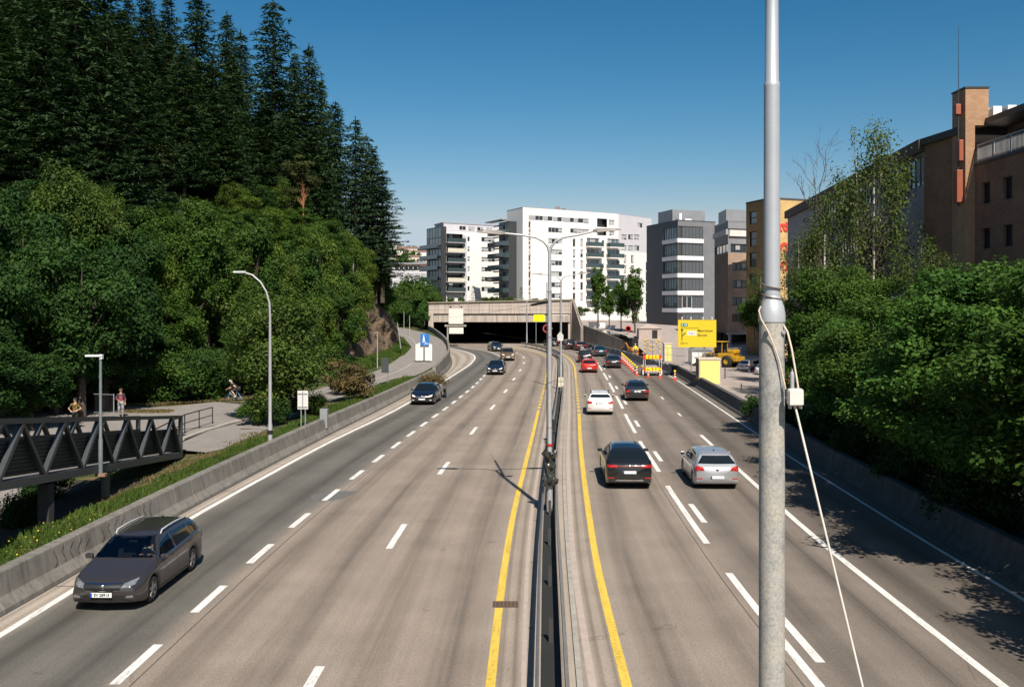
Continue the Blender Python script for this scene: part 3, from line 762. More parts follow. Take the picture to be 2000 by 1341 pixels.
rg = random.Random(21)
SPR = [conifer(1, 21, 4.3, .08, 1.35, .36, .70, None, .06, .66), conifer(2, 22, 3.9, .12, 1.3, .48, .68, None, .12, .60), conifer(3, 20, 4.8, .06, 1.25, .28, .72, None, .10, .74), conifer(4, 19, 3.7, .10, 1.4, .40, .68, None, .04, .56)]
FIR = [conifer(11, 21, 3.9, .15, 1.0, .14, .74, NEEDLE2, .16, .62), conifer(12, 20, 3.8, .10, 1.05, .08, .76, NEEDLE2, .18, .50)]
def pine(seed, h, r): 
    cm, tm = broadleaf(seed, h, r * 1.25, .50, 15000, .22, 30, PINEN, BARKP, 'egg', 1, .30, 0, .6, .4, .3, .012)
    return cm, tm
PINES = [pine(31, 13, 2.6), pine(32, 15, 2.4)]
DEC = [broadleaf(41, 9, 3.2, .18, 22000, .21, 46, LEAFD, lobe_k=.28, hollow=.45), broadleaf(42, 10, 3.0, .16, 22000, .21, 46, LEAFM, lobe_k=.27, hollow=.45), broadleaf(43, 8.5, 3.3, .15, 22000, .22, 44, LEAFD, stems=2, lobe_k=.28, hollow=.45), broadleaf(44, 11, 2.8, .2, 20000, .19, 56, LEAFO, BARKB, 'egg', 1, .25, .8, 1.3, .35)]
DECY = [broadleaf(45, 10, 2.6, .15, 20000, .19, 52, LEAFY, BARKB, 'egg', 1, .25, .7, 1.3, .35), broadleaf(46, 8, 2.6, .12, 20000, .20, 44, LEAFM, lobe_k=.27, hollow=.45)]
SHR = [broadleaf(51, 2.8, 1.9, .05, 9000, .165, 26, LEAFD, stems=3, hollow=.5, trunk_r=.012), broadleaf(52, 3.0, 2.0, .05, 9000, .165, 26, LEAFM, stems=3, hollow=.5, trunk_r=.012), broadleaf(53, 2.6, 2.0, .05, 9000, .165, 26, LEAFO, stems=3, hollow=.5, trunk_r=.012)]

def on_hill(px, d, top=False): 
    x = (px - CX) * d / F
    if top and 100 < d < 132: return Vector((x, d, max(z_left(x, d) - .1, z_path(d) + (7.6 if d < 121 else 6.2))))
    if 88 < d < 132: x = min(x, hill_base(d) - 4.6)
    return Vector((x, d, z_left(x, d) - .1))
GF = 'spruce trees on the wooded hillside'
# tall conifers whose tips make the skyline: (tip px x, tip px y, distance, kind)
SKY = [(40, -160, 84, 0), (100, -120, 92, 1), (150, -150, 80, 2), (205, -100, 96, 0), (250, -8, 104, 1), (285, -14, 98, 3), (328, -10, 108, 0), (385, -45, 100, 2), (443, 22, 112, 1), (470, 58, 124, 0),
       (533, -2, 118, 9), (576, 104, 126, 1), (603, 86, 120, 0), (628, 152, 132, 2), (655, 198, 128, 3), (694, 228, 116, 8), (727, 285, 119, 8), (747, 330, 117, 8), (715, 262, 128, 9)]
for i, (px, py, d, k) in enumerate(SKY):
    g = on_hill(px, d, True); top = P(px, py, d).z; h = top - g.z
    src = FIR[k - 8] if k >= 8 else SPR[k]; h0 = [21, 22, 20, 19][k] if k < 8 else [21, 20][k - 8]
    s = h / h0
    lab = {533: 'tallest spiky fir standing clear against the sky on the hilltop', 694: 'ragged fir at the end of the wood just right of the dense spruces', 727: 'second fir from the right end of the wood above the cliff', 715: 'fir half hidden between the ragged firs at the end of the wood'}.get(px, 'tall dark spruce whose tip breaks the skyline of the wood')
    if px == 747: lab = 'lowest ragged fir overhanging the rock cliff'
    if px == 385: lab = 'broad dark spruce cut off by the top edge left of the spiky fir'
    plant('fir_tree' if k >= 8 else 'spruce_tree', src, g, lab, 'tree', max(.95, min(1.3, s)) if k < 8 else (s * 1.05 if px == 533 else 1.12), rg.uniform(0, 6.28), None if k >= 8 or px == 385 else 'skyline spruces of the wood', sz=s)
# the body of the wood
taken = []
def far_enough(x, y, m):
    for (a, c) in taken:
        if (a - x) ** 2 + (c - y) ** 2 < m * m: return False
    taken.append((x, y)); return True
n = 0
for _ in range(3000):
    if n >= 105: break
    d = rg.uniform(62, 132); px = rg.uniform(-60, 700)
    x = (px - CX) * d / F
    t = hill_base(d) - x
    if t < (15 if d < 112 else 10): continue
    # keep the skyline: tops stay below the line through the hero tips
    lim = float(np.interp(px, [-60, 380, 470, 560, 620, 660, 700], [-400, -20, 90, 130, 190, 260, 330]))
    g = on_hill(px, d); h = rg.uniform(13, 21); topy = HY - F * (g.z + h - EYE) / d
    if topy < lim: h = (EYE + (HY - lim) * d / F) - g.z - rg.uniform(0, 3)
    if h < 7: continue
    if not far_enough(x, d, 3.0): continue
    k = rg.randrange(4); s = h / [21, 22, 20, 19][k]
    plant('spruce_tree', SPR[k], g, 'dark spruce among many others filling the wooded hillside', 'tree', max(.9, s) * rg.uniform(.95, 1.35), rg.uniform(0, 6.28), GF, sz=s); n += 1
# orange-stemmed pines at the wood's edge
for (px, py, d, k, lab) in ((592, 290, 104, 0, 'rounded pine with an orange trunk in front of the dark firs'), (306, 262, 88, 1, 'slender pine with orange stem halfway up the hillside'), (180, 250, 80, 1, 'shaded pine with a bare orange stem at the left of the wood')):
    g = on_hill(px, d); h = P(px, py, d).z - g.z; s = h / [13, 15][k]
    plant('pine_tree', PINES[k], g, lab, 'tree', max(.8, min(1.3, s)), rg.uniform(0, 6), None, sz=s)
# broadleaf trees along the foot of the hill
BL = [(430, 500, 84, 1), (470, 520, 90, 5), (500, 560, 84, 1), (380, 520, 80, 0), (300, 440, 84, 1), (325, 480, 80, 5), (450, 560, 80, 0), (480, 470, 94, 4), (205, 300, 92, 3), (270, 420, 84, 4), (180, 400, 82, 3), (455, 380, 96, 3), (405, 440, 88, 1), (530, 470, 96, 4), (580, 440, 100, 1), (640, 420, 110, 3), (90, 330, 84, 1), (0, 380, 76, 1), (230, 430, 78, 0), (15, 225, 88, 1), (70, 260, 92, 2), (140, 300, 86, 3), (240, 330, 90, 1), (300, 400, 92, 2), (430, 330, 104, 1), (500, 350, 106, 2), (560, 330, 110, 3), (350, 330, 96, 0), (20, 300, 74, 0), (75, 350, 70, 2), (60, 480, 64, 0), (130, 420, 68, 3), (185, 335, 74, 3), (215, 480, 66, 2), (150, 560, 60, 0), (20, 560, 58, 2), (270, 500, 70, 1), (262, 610, 66, 0), (330, 440, 76, 0), (385, 385, 82, 1), (350, 560, 70, 1), (420, 470, 80, 3),
      (455, 440, 86, 4), (520, 420, 92, 4), (555, 490, 86, 1), (490, 540, 76, 1), (610, 440, 98, 5), (650, 470, 102, 5), (690, 500, 106, 4), (715, 470, 112, 4), (640, 560, 92, 1), (590, 590, 84, 5), (700, 580, 100, 5), (545, 600, 78, 2), (110, 640, 58, 0), (200, 650, 60, 2), (60, 680, 52, 0), (-20, 640, 50, 2), (740, 505, 118, 4), (668, 620, 90, 1)]
names = ['dark green broadleaf tree in the shaded left part of the wood', 'bright leafy broadleaf tree at the foot of the wooded hill', 'dark green broadleaf tree in the shaded left part of the wood', 'drooping olive birch tree at the edge of the wood', 'yellow green birch tree near the cliff end of the wood', 'bushy mid green tree above the cycle path']
grp = ['shaded broadleaf trees', 'leafy trees at the foot of the hill', 'shaded broadleaf trees', 'olive birches in the wood', 'yellow green birches by the cliff', 'bushy trees above the path']
allD = DEC + DECY; hD = [9, 10, 8.5, 11, 10, 8]
for (px, py, d, k) in BL:
    g = on_hill(px, d); h = P(px, py, d).z - g.z; h = max(5.0, min(17.5, h)); s = h / hD[k]
    plant('birch_tree' if k in (3, 4) else 'broadleaf_tree', allD[k], g, names[k], 'tree', min(1.35, max(.9, s)), rg.uniform(0, 6.28), grp[k], sz=s)
for (px, d, h_, k) in ((-25, 55, 13.5, 2), (45, 57.5, 14, 0), (110, 59.5, 13, 2), (160, 57, 11.5, 0), (205, 61, 11, 2), (-70, 51, 12, 0)):
    x = (px - CX) * d / F; s = h_ / hD[k]; plant('broadleaf_tree', allD[k], (x, d, z_left(x, d)), 'tall dark broadleaf tree shading the street behind the footbridge', 'tree', 1.25, rg.uniform(0, 6), 'dark trees behind the footbridge', sz=s)
for (x, y) in ((-16.2, 24), (-17.2, 28.5), (-15.6, 29.5), (-17.0, 33.5), (-15.2, 20.5)): plant('shrub', SHR[0], (x, y, .0), 'low dark scrub added to deepen the shade below the footbridge', 'shrub', .5, x, 'scrub added for shade below the footbridge')  # added scrub that darkens the ground under the bridge
# tall leafy trees standing along the very foot of the slope
kinds = ['tall dark green tree among the leafy wall at the foot of the slope', 'tall bright leafy tree in the wall of trees at the foot of the slope', '', 'tall olive birch with hanging twigs in the leafy wall', 'tall yellow green birch in the leafy wall', 'slender mid green tree in the leafy wall']
for (px, py, k) in ((20, 330, 0), (75, 380, 1), (125, 270, 3), (165, 400, 1), (195, 330, 3), (240, 420, 0), (290, 395, 1), (330, 470, 4), (372, 372, 1), (405, 400, 1), (450, 430, 3), (490, 395, 5), (515, 440, 4), (550, 470, 3), (585, 450, 5), (620, 430, 4), (655, 470, 5), (690, 460, 4), (600, 540, 3), (470, 520, 4), (640, 560, 4), (560, 560, 5), (230, 520, 3), (130, 500, 0), (50, 480, 3)):
    d = 56.0
    while d < 118 and hill_base(d) - (px - CX) * d / F < 2.2: d += 1.0
    d += rg.uniform(-1, 2); x = (px - CX) * d / F; z = z_left(x, d) - .1; h = max(6, P(px, py, d).z - z); s = h / hD[k]
    plant('birch_tree' if k in (3, 4) else 'broadleaf_tree', allD[k], (x, d, z), kinds[k], 'tree', min(1.25, .62 + .35 * s), rg.uniform(0, 6.28), 'leafy wall, kind ' + ['dark green', 'bright', '', 'olive birch', 'yellow green birch', 'slender'][k], sz=s)
for (x, y, z, h_, k) in ((-18.0, 112, 8.4, 6.5, 4), (-17.3, 117.5, 7.8, 5.6, 5), (-18.8, 107, 8.6, 7.0, 4), (-19.0, 121, 7.0, 7.0, 4), (-17.6, 124, 5.2, 6.0, 5)):
    plant('broadleaf_tree', allD[k], (x, y, z), 'small leafy tree leaning over the brink of the rock cliff', 'tree', h_ / hD[k] * 1.15, x * 5, 'small trees on the brink of the cliff', sz=h_ / hD[k])
# hedge of shrubs behind the street
for i, (px, py, hh, k) in enumerate([(255, 790, 3.0, 0), (290, 788, 3.3, 0), (325, 788, 3.6, 1), (362, 786, 3.6, 0), (400, 783, 3.8, 1), (440, 778, 3.8, 0), (478, 774, 3.6, 2), (512, 770, 3.6, 2), (300, 768, 4.4, 2), (350, 764, 4.6, 2), (410, 760, 4.8, 2), (225, 778, 3.6, 0), (460, 752, 4.6, 2), (180, 782, 3.0, 0), (130, 786, 3.2, 0), (60, 790, 3.2, 0), (575, 752, 3.4, 1), (620, 740, 3.4, 1), (655, 726, 3.2, 0), (664, 722, 2.4, 1)]):
    g = G(px, py, .3); g.z = z_left(g.x, g.y) if g.x < -5 else .3
    s = hh / [2.8, 3.0, 2.6][k]
    plant('shrub', SHR[k], g, ['dense dark green shrub in the hedge behind the cycle street', 'leafy green shrub in the hedge along the path', 'olive shrub with reddish tips behind the hedge'][k], 'shrub', s * 1.05, rg.uniform(0, 6), ['dark hedge shrubs', 'green hedge shrubs', 'olive hedge shrubs'][k], sz=s)
for (x, y, z, h_, k) in ((-18.6, 86, .5, 9.5, 4), (-17.6, 91.5, .6, 9.0, 5), (-17.0, 96.5, .8, 9.5, 4), (-20.5, 88, 2.0, 10.5, 1), (-18.8, 99, 4.0, 8.5, 5), (-17.6, 103, 4.5, 7.0, 4), (-21, 95, 6.0, 10, 1), (-21, 104, 9.0, 9, 5), (-20.4, 112, 9.0, 8.0, 4), (-20.2, 80, .8, 9.0, 5), (-22.5, 76, .8, 9.0, 1)):
    s = h_ / hD[k]; plant('broadleaf_tree', allD[k], (x, y, z), 'sunlit leafy tree growing round the rock cliff', 'tree', max(.95, s), x * 3, 'sunlit trees round the cliff', sz=s)
# single trees and shrubs by the path
T1 = broadleaf(61, 8.6, 3.1, .03, 34000, .17, 66, LEAFO, BARK, 'egg', 3, .30, .3, 1.0, .5, trunk_r=.02)
plant('broadleaf_tree', T1, (-13.9, 54.5, .4), 'olive green multi stemmed tree beside the curved lamp post', 'tree', 1.22, 0, None, sz=1.02)
plant('shrub', SHR[2], (-12.3, 55.5, .5), 'olive shrub low on the right of the multi stemmed tree', 'shrub', .62, 1.0)
plant('shrub', SHR[1], (-14.9, 53.0, .4), 'leafy shrub low on the left of the multi stemmed tree', 'shrub', .5, 2.0)
T2 = broadleaf(62, 3.2, 2.1, .04, 9000, .17, 30, LEAFB, BARK, 'round', 4, .30, 0, 1, .35, trunk_r=.012)
plant('shrub', T2, (-11.3, 64.5, .55), 'brownish olive twiggy shrub on the verge by the concrete barrier', 'shrub', 1.0)
plant('shrub', SHR[1], (-12.6, 70.5, .5), 'green shrub just behind the brownish twiggy shrub', 'shrub', .8)
plant('shrub', SHR[0], (-13.4, 52.5, .5), 'low dark shrub around the stems of the olive tree', 'shrub', .55)
# scrub at the foot of the cliff and on top of it
for i, (x, y, s, k) in enumerate([(-14.6, 108, .3, 2), (-14.2, 115, .35, 1), (-15.0, 99, .35, 1), (-16.8, 91, .7, 0), (-18.5, 88, 1.0, 1)]):
    plant('shrub', SHR[k], (x, y, z_path(y) - .15), 'small green scrub at the foot of the rock cliff', 'shrub', s, i * 1.3, 'scrub along the cliff foot')
for i, (x, y, s, k) in enumerate([(-19.5, 92, 1.1, 1), (-20, 97, 1.2, 2), (-20.2, 103, 1.1, 1), (-20.0, 109, 1.0, 2), (-19.4, 115, .9, 1)]):
    plant('shrub', SHR[k], (x, y, z_path(y) + float(np.interp(y, [92, 96, 112, 122], [6.6, 8.4, 8.8, 7.0]))), 'shrub spilling over the top edge of the rock cliff', 'shrub', s, i * 2.1, 'shrubs on top of the cliff')
# greenery left of and on the portal
for i, (px, py, d, s, k) in enumerate([(765, 630, 182, 2.0, 1), (790, 630, 186, 2.0, 0), (812, 628, 180, 1.8, 1), (828, 632, 172, 1.3, 0), (775, 612, 200, 2.6, 2), (805, 606, 205, 2.9, 1), (835, 600, 178, 1.6, 1), (748, 615, 205, 2.8, 0)]):
    q = P(px, py, d); plant('shrub', SHR[k], (q.x, q.y, max(2.2, q.z - 1)), 'green bush filling the slope left of the tunnel mouth', 'shrub', s, i * 1.7, 'bushes left of the tunnel')
IVY = broadleaf(71, 3.0, 1.0, .02, 3500, .26, 18, LEAFR, BARK, 'round', 1, .5)
plant('ivy', IVY, (-15.7, 165.6, 4.2), 'bright ivy hanging over the left corner of the tunnel mouth', 'plant', 1.0, 0, None, sz=1.3)
for i, (px, hh, k) in enumerate([(858, .8, 2), (880, 1.0, 2), (900, .9, 1), (948, 1.1, 2), (965, 1.2, 2), (985, 1.0, 2), (1000, 1.2, 2), (1045, .9, 2), (1065, .7, 1), (1085, .6, 2)]):
    q = P(px, 584, 172); plant('shrub', SHR[k], (q.x, q.y, 7.45), 'low dry shrub growing along the roof edge of the tunnel', 'shrub', hh / 2.4, i * 1.1, 'low shrubs on the tunnel roof')
RF = conifer(75, 4.0, 1.3, .04, .8, .1, .42, PINEN, .1)
for px, hh, lab in ((924, 3.3, 'pale young conifer on the tunnel roof before the balcony block'), (1018, 3.0, 'darker young conifer on the tunnel roof at the tall block corner')):
    q = P(px, 582, 173); plant('conifer', RF, (q.x, q.y, 7.4), lab, 'tree', hh / 4.0)
# roadside poplars right of the tunnel
POP = [broadleaf(81, 11, 2.0, .2, 4600, .36, 44, LEAFM, BARK, 'egg', 1, .27, 0, 1.9, .3, trunk_r=.012), broadleaf(82, 10.5, 2.0, .2, 4600, .36, 44, LEAFM, BARK, 'egg', 1, .27, 0, 1.9, .3, trunk_r=.012)]
for i, (px, ty, by, d, lab) in enumerate([(1168, 512, 640, 158, 'leftmost columnar poplar beside the tunnel wall'), (1213, 538, 654, 152, 'middle columnar poplar with a forked trunk above the wall'), (1240, 512, 664, 148, 'columnar poplar nearest the dark office block'), (1190, 552, 648, 160, 'shorter poplar half hidden between the taller ones')]):
    q = P(px, by, d); h = P(px, ty, d).z - q.z
    plant('poplar_tree', POP[i % 2], (q.x, q.y, q.z), lab, 'tree', h / 11.0 * (1.0 if i != 3 else 1.1), i * 1.9, None, sz=h / [11, 10.5][i % 2])
plant('shrub', SHR[1], P(1133, 612, 172) - Vector((0, 0, .5)), 'light green shrub above the sloping wall by the white block', 'shrub', 1.0, 0, None, sz=.6)

# ---- the dense trees on the right: near, so with many small leaves
NR = [broadleaf(91, 10.6, 3.9, .10, 58000, .155, 90, LEAFR, BARK, 'egg', 2, .22, .25, .75, .5, trunk_r=.014), broadleaf(92, 10.2, 4.1, .12, 58000, .16, 90, LEAFM, BARK, 'egg', 2, .22, .25, .75, .5, trunk_r=.014), broadleaf(93, 7.5, 3.6, .06, 40000, .15, 70, LEAFR, BARK, 'round', 3, .24, .2, .8, .5, trunk_r=.013)]
RT = [(21.8, 60.5, .93, 0, 'bright green tree nearest the foreground pole on the right'), (16.9, 49.0, .95, 1, None), (16.6, 42.5, 1.1, 0, None), (15.9, 36.5, 1.15, 1, None), (15.4, 30.0, 1.2, 0, None), (15.4, 23.5, 1.2, 1, None), (15.5, 17, 1.15, 0, None), (16.1, 10.0, 1.1, 1, None), (16.3, 3.0, 1.1, 0, None),
      (17.6, 26.0, .86, 1, 'leafy tree at the right edge whose branches rise before the brick windows'), (22.5, 58, 1.0, 1, None), (22.6, 48, 1.0, 0, None), (23.4, 39, 1.05, 1, None), (24.4, 31, 1.08, 0, None), (24.2, 23, 1.1, 1, None), (19.6, 56, .62, 2, None), (16.6, 47.5, .66, 2, None), (16.3, 39, .66, 2, None), (16.0, 31.5, .62, 2, None), (16.2, 24.5, .6, 2, None)]
for (x, y, s, k, lab) in RT:
    plant('broadleaf_tree', NR[k], (x, y, .25), lab or ('low leafy tree overhanging the right concrete barrier' if k == 2 else 'dense green broadleaf tree in the row behind the right barrier'), 'tree', s, rg.uniform(0, 6.28), sz=(s * rg.uniform(.66, .80) if s > 1.05 and x < 17.5 else None), group=None if lab else ('low trees at the right barrier' if k == 2 else 'dense trees right of the road'))
UND = broadleaf(95, 2.3, 2.0, .03, 7000, .17, 24, LEAFD, BARK, 'round', 3, .32, 0, 1, .4, trunk_r=.012)
for i, (x, y) in enumerate([(15.9, 58), (15.6, 52), (15.3, 46), (15.2, 40.5), (15.2, 35), (15.3, 29.5), (15.5, 24.5), (18.6, 42), (18.7, 36), (19.2, 30), (19, 24), (20.4, 48)]):
    plant('shrub', UND, (x, y, .2), 'shaded undergrowth bush under the trees on the right', 'shrub', rg.uniform(.7, 1.0), i * 1.2, 'undergrowth on the right')
# birches in front of the long brick building
BI1 = broadleaf(96, 15.5, 2.5, .18, 6500, .19, 60, LEAFBI, BARKB, 'column', 1, .26, 1.3, 1.7, .3, .1, .0105)
plant('birch_tree', BI1, P(1608, 560, 76) - Vector((0, 0, 8.2)), 'slim birch with a white trunk and a dead top', 'tree', 1.12)
b = MB()
def twig(b, p, d, L, r, dep, rs):
    q = p + d * L * .55 + Vector((rs.gauss(0, .05), rs.gauss(0, .05), rs.gauss(0, .05))) * L; e = p + d * L + Vector((rs.gauss(0, .1), rs.gauss(0, .1), .05)) * L
    b.tube([p, q, e], [r, r * .7, r * .35], 4)
    if dep > 0:
        for _ in range(3):
            a = rs.uniform(.4, 1.0); dd = (d + Vector((rs.gauss(0, .6), rs.gauss(0, .4), rs.gauss(.25, .3)))).normalized()
            twig(b, p.lerp(e, a), dd, L * rs.uniform(.4, .65), r * .5, dep - 1, rs)
rs_ = random.Random(8)
base = P(1602, 430, 76)
for (px, py) in ((1604, 288), (1580, 310), (1556, 345)):
    e = P(px, py, 76); twig(b, base.copy(), (e - base).normalized(), (e - base).length * .72, .055, 3, rs_)
tag(b.build('dead_branches', BARK), 'bare grey dead birch branches above the slim birch', 'branches')
BI2 = broadleaf(97, 16.0, 3.6, .2, 12000, .18, 80, LEAFBI, BARKB, 'column', 3, .20, 1.5, 1.6, .3, 0, .010)
plant('birch_tree', BI2, P(1700, 520, 62) - Vector((0, 0, 8.0)), 'tall open birch with several white stems against the brick building', 'tree', 1.12, 0, None, sz=1.24)
BI3 = broadleaf(98, 9.0, 2.6, .25, 4600, .18, 40, LEAFBI, BARKB, 'round', 1, .28, 1.0, 1.4, .3, 0, .010)
plant('birch_tree', BI3, P(1800, 470, 54) - Vector((0, 0, 5.6)), 'small drooping birch left of the brick stair tower', 'tree', .72)
plant('birch_tree', BI3, P(1560, 500, 88) - Vector((0, 0, 6.2)), 'thin birch partly hiding the ochre building', 'tree', 1.05, 2.0)
plant('shrub', SHR[1], P(1480, 610, 120) - Vector((0, 0, 2.5)), 'green bush at the corner of the ochre building', 'shrub', 1.6)
plant('birch_tree', BI3, P(1486, 540, 104) - Vector((0, 0, 5.0)), 'small tree growing before the ochre building left of the pole', 'tree', .72, 4.0)

# ------------------------------------------------------------------ grass on the verge
def grass(name, n, ysel, xsel, zf, hmin, hmax, mat, seed):
    rs = np.random.RandomState(seed); pos = []; 
    y = ysel[0] + (ysel[1] - ysel[0]) * rs.rand(n) ** 1.3
    t = rs.rand(n) ** 1.2
    x = np.array([foot_l(v) - .62 - xsel(v) * u for v, u in zip(y, t)])
    z = np.array([zf(a, c) for a, c in zip(x, y)])
    h = hmin + (hmax - hmin) * rs.rand(n) ** 2
    # clumps: some patches stay short
    k = np.sin(x * 1.9 + y * .7) * np.cos(y * 1.3 - x * .4); h *= np.clip(.75 + .5 * k, .35, 1.3)
    p = np.stack([x, y, z + h * .45], 1)
    ax = np.stack([rs.normal(size=n) * .35, rs.normal(size=n) * .35, np.ones(n)], 1); nr = np.stack([rs.normal(size=n), rs.normal(size=n), rs.normal(size=n) * .2], 1)
    me = leaves_mesh(name, p, nr, ax, h * 1.15, .035 + .05 * rs.rand(n), np.clip(.5 + rs.normal(size=n) * .25 + .2 * k, 0, 1), mat)
    return tag(link_mesh(name, me), kind='stuff')
GRASS = leaf_mat('grass blades', (.030, .065, .012), (.105, .155, .032), .3)
GRASSD = leaf_mat('dry grass blades', (.10, .085, .035), (.22, .17, .085), .2)
grass('grass', 30000, (16, 60), lambda y: float(np.interp(y, [16, 30, 42, 60], [2.3, 1.9, 1.3, 1.8])), z_left, .10, .34, GRASS, 3)
grass('dry_grass', 6000, (26, 50), lambda y: 3.4, z_left, .06, .20, GRASSD, 4)
grass('grass', 9000, (58, 84), lambda y: 1.6, z_left, .10, .45, GRASS, 5)
rs = np.random.RandomState(6); n = 9000
y = rs.uniform(92, 134, n); x = np.array([float(np.interp(v, [92, 100, 115, 126, 134], [-15.6, -14.4, -13.9, -14.3, -16.2])) for v in y]) + rs.uniform(-1.6, .5, n)
z = np.array([z_path(v) for v in y]) + np.clip((-14.2 - x) * .35, 0, 1)
me = leaves_mesh('grass', np.stack([x, y, z + .15], 1), rs.normal(size=(n, 3)) * np.array([1, 1, .2]), np.stack([rs.normal(size=n) * .4, rs.normal(size=n) * .4, np.ones(n)], 1), rs.uniform(.3, .7, n), rs.uniform(.06, .12, n), rs.rand(n), GRASS)
tag(link_mesh('grass', me), kind='stuff')
# dry grass along the foot of the hedge and on the strip between the two arms of the street
rs = np.random.RandomState(16); n = 5200
a_, b_ = G(225, 797, .3), G(560, 774, .4); t = rs.rand(n); x = a_.x + (b_.x - a_.x) * t + rs.normal(size=n) * .25; y = a_.y + (b_.y - a_.y) * t + rs.normal(size=n) * .35
m_ = n // 3; c_, d_ = G(232, 808, .25), G(335, 807, .3); t2 = rs.rand(m_); x[:m_] = c_.x + (d_.x - c_.x) * t2; y[:m_] = c_.y + (d_.y - c_.y) * t2 + rs.normal(size=m_) * .3
z = np.array([z_path(v) for v in y]) + .04
me = leaves_mesh('dry_grass', np.stack([x, y, z + .05], 1), rs.normal(size=(n, 3)) * np.array([1, 1, .3]), np.stack([rs.normal(size=n) * .8, rs.normal(size=n) * .8, np.ones(n)], 1), rs.uniform(.10, .26, n), rs.uniform(.05, .10, n), rs.rand(n), GRASSD)
tag(link_mesh('dry_grass', me), kind='stuff')
# yellow flowers in the verge
rs = np.random.RandomState(9); n = 90; y = rs.uniform(20, 29, n); x = np.array([foot_l(v) - .7 - 2.2 * u for v, u in zip(y, rs.rand(n))]); z = np.array([z_left(a, c) for a, c in zip(x, y)]) + rs.uniform(.15, .32, n)
me = leaves_mesh('flowers', np.stack([x, y, z], 1), np.tile([0, -.3, 1.0], (n, 1)) + rs.normal(size=(n, 3)) * .3, rs.normal(size=(n, 3)), np.full(n, .06), np.full(n, .055), rs.rand(n), leaf_mat('yellow petals', (.5, .36, .02), (.7, .55, .05), .2))
tag(link_mesh('flowers', me), kind='stuff')
# ------------------------------------------------------------------ buildings
def brick_mat(name, c1, c2, mortar, scale=1.0, bw=.26, bh=.085):
    m, nt, out = new_mat(name)
    uv = nd(nt, 'ShaderNodeUVMap').outputs[0]; co = nd(nt, 'ShaderNodeTexCoord').outputs['Object']
    b = nd(nt, 'ShaderNodeTexBrick', {'Vector': uv, 'Color1': c4(c1), 'Color2': c4(c2), 'Mortar': c4(mortar), 'Scale': 1.0, 'Mortar Size': .011, 'Brick Width': bw, 'Row Height': bh, 'Bias': .1})
    v = ramp(nt, noise(nt, co, .6, 6, .65), [(.3, (.78, .78, .78)), (.7, (1.18, 1.17, 1.15))])
    base = mixc(nt, 1.0, b.outputs['Color'], v, 'MULTIPLY')
    base = mixc(nt, 1.0, base, ramp(nt, noise(nt, co, 14, 3, .6), [(.3, (.82, .82, .82)), (.7, (1.16, 1.16, 1.16))]), 'MULTIPLY')
    bsdf(nt, out, base, .88, 0, bump(nt, b.outputs['Fac'], -.25, .01), .25)
    return m
BRICKB = brick_mat('brown brick', (.30, .145, .088), (.22, .105, .066), (.23, .165, .125))
BRICKL = brick_mat('light brown brick', (.40, .285, .215), (.33, .23, .17), (.34, .27, .21))
BRICKD = brick_mat('dark brown brick', (.17, .13, .10), (.13, .10, .08), (.15, .12, .10))
OCHRE = brick_mat('ochre brick', (.58, .40, .17), (.50, .33, .13), (.48, .36, .19))
OCHRE_SHADED = brick_mat('shaded ochre brick', (.36, .225, .095), (.29, .18, .075), (.28, .19, .10))  # darker copy of the ochre brick, shade painted in for the side face
RENDERW = M('white render', (.80, .775, .735), .85, 0, .035, .15, .1, 20, .3, stain=.07)
LILAC = M('lilac grey panels', (.56, .54, .575), .7, 0, .05, .4)
GREYP = M('grey window panels', (.34, .34, .36), .6, 0, .08, .5)
ANTH = M('anthracite cladding', (.060, .066, .078), .6, 0, .16, .8, .15, 18)
ANTHL = M('mid grey cladding', (.16, .165, .175), .65, 0, .14, .8, .15, 18)
ZINC = M('grey seam metal cladding', (.27, .275, .29), .5, .2, .1, .6)
CLADG = M('grey violet cladding', (.185, .185, .215), .6, 0, .14, .4)
GLB = glass_dark('window glass', (.020, .026, .030), .05)
GLT = glass_dark('greenish balcony glass', (.040, .062, .066), .08)
def mirror_glass(name, col, rough, metal):
    m, nt, out = new_mat(name)
    co = nd(nt, 'ShaderNodeTexCoord').outputs['Object']
    bsdf(nt, out, ramp(nt, noise(nt, co, .35, 3), [(.35, tuple(c * .6 for c in col)), (.65, col)]), rough, metal, None, .8)
    return m
GLM = mirror_glass('tinted facade glass', (.17, .215, .235), .14, .25)
BLIND = M('pale blinds', (.36, .365, .37), .8, 0, .06, .6)
SCREEN = M('dark sun screens', (.075, .085, .095), .7, 0, .12, 1.5)
FRW = M('light window frame', (.62, .62, .62), .5); FRD = M('dark window frame', (.035, .037, .042), .5)

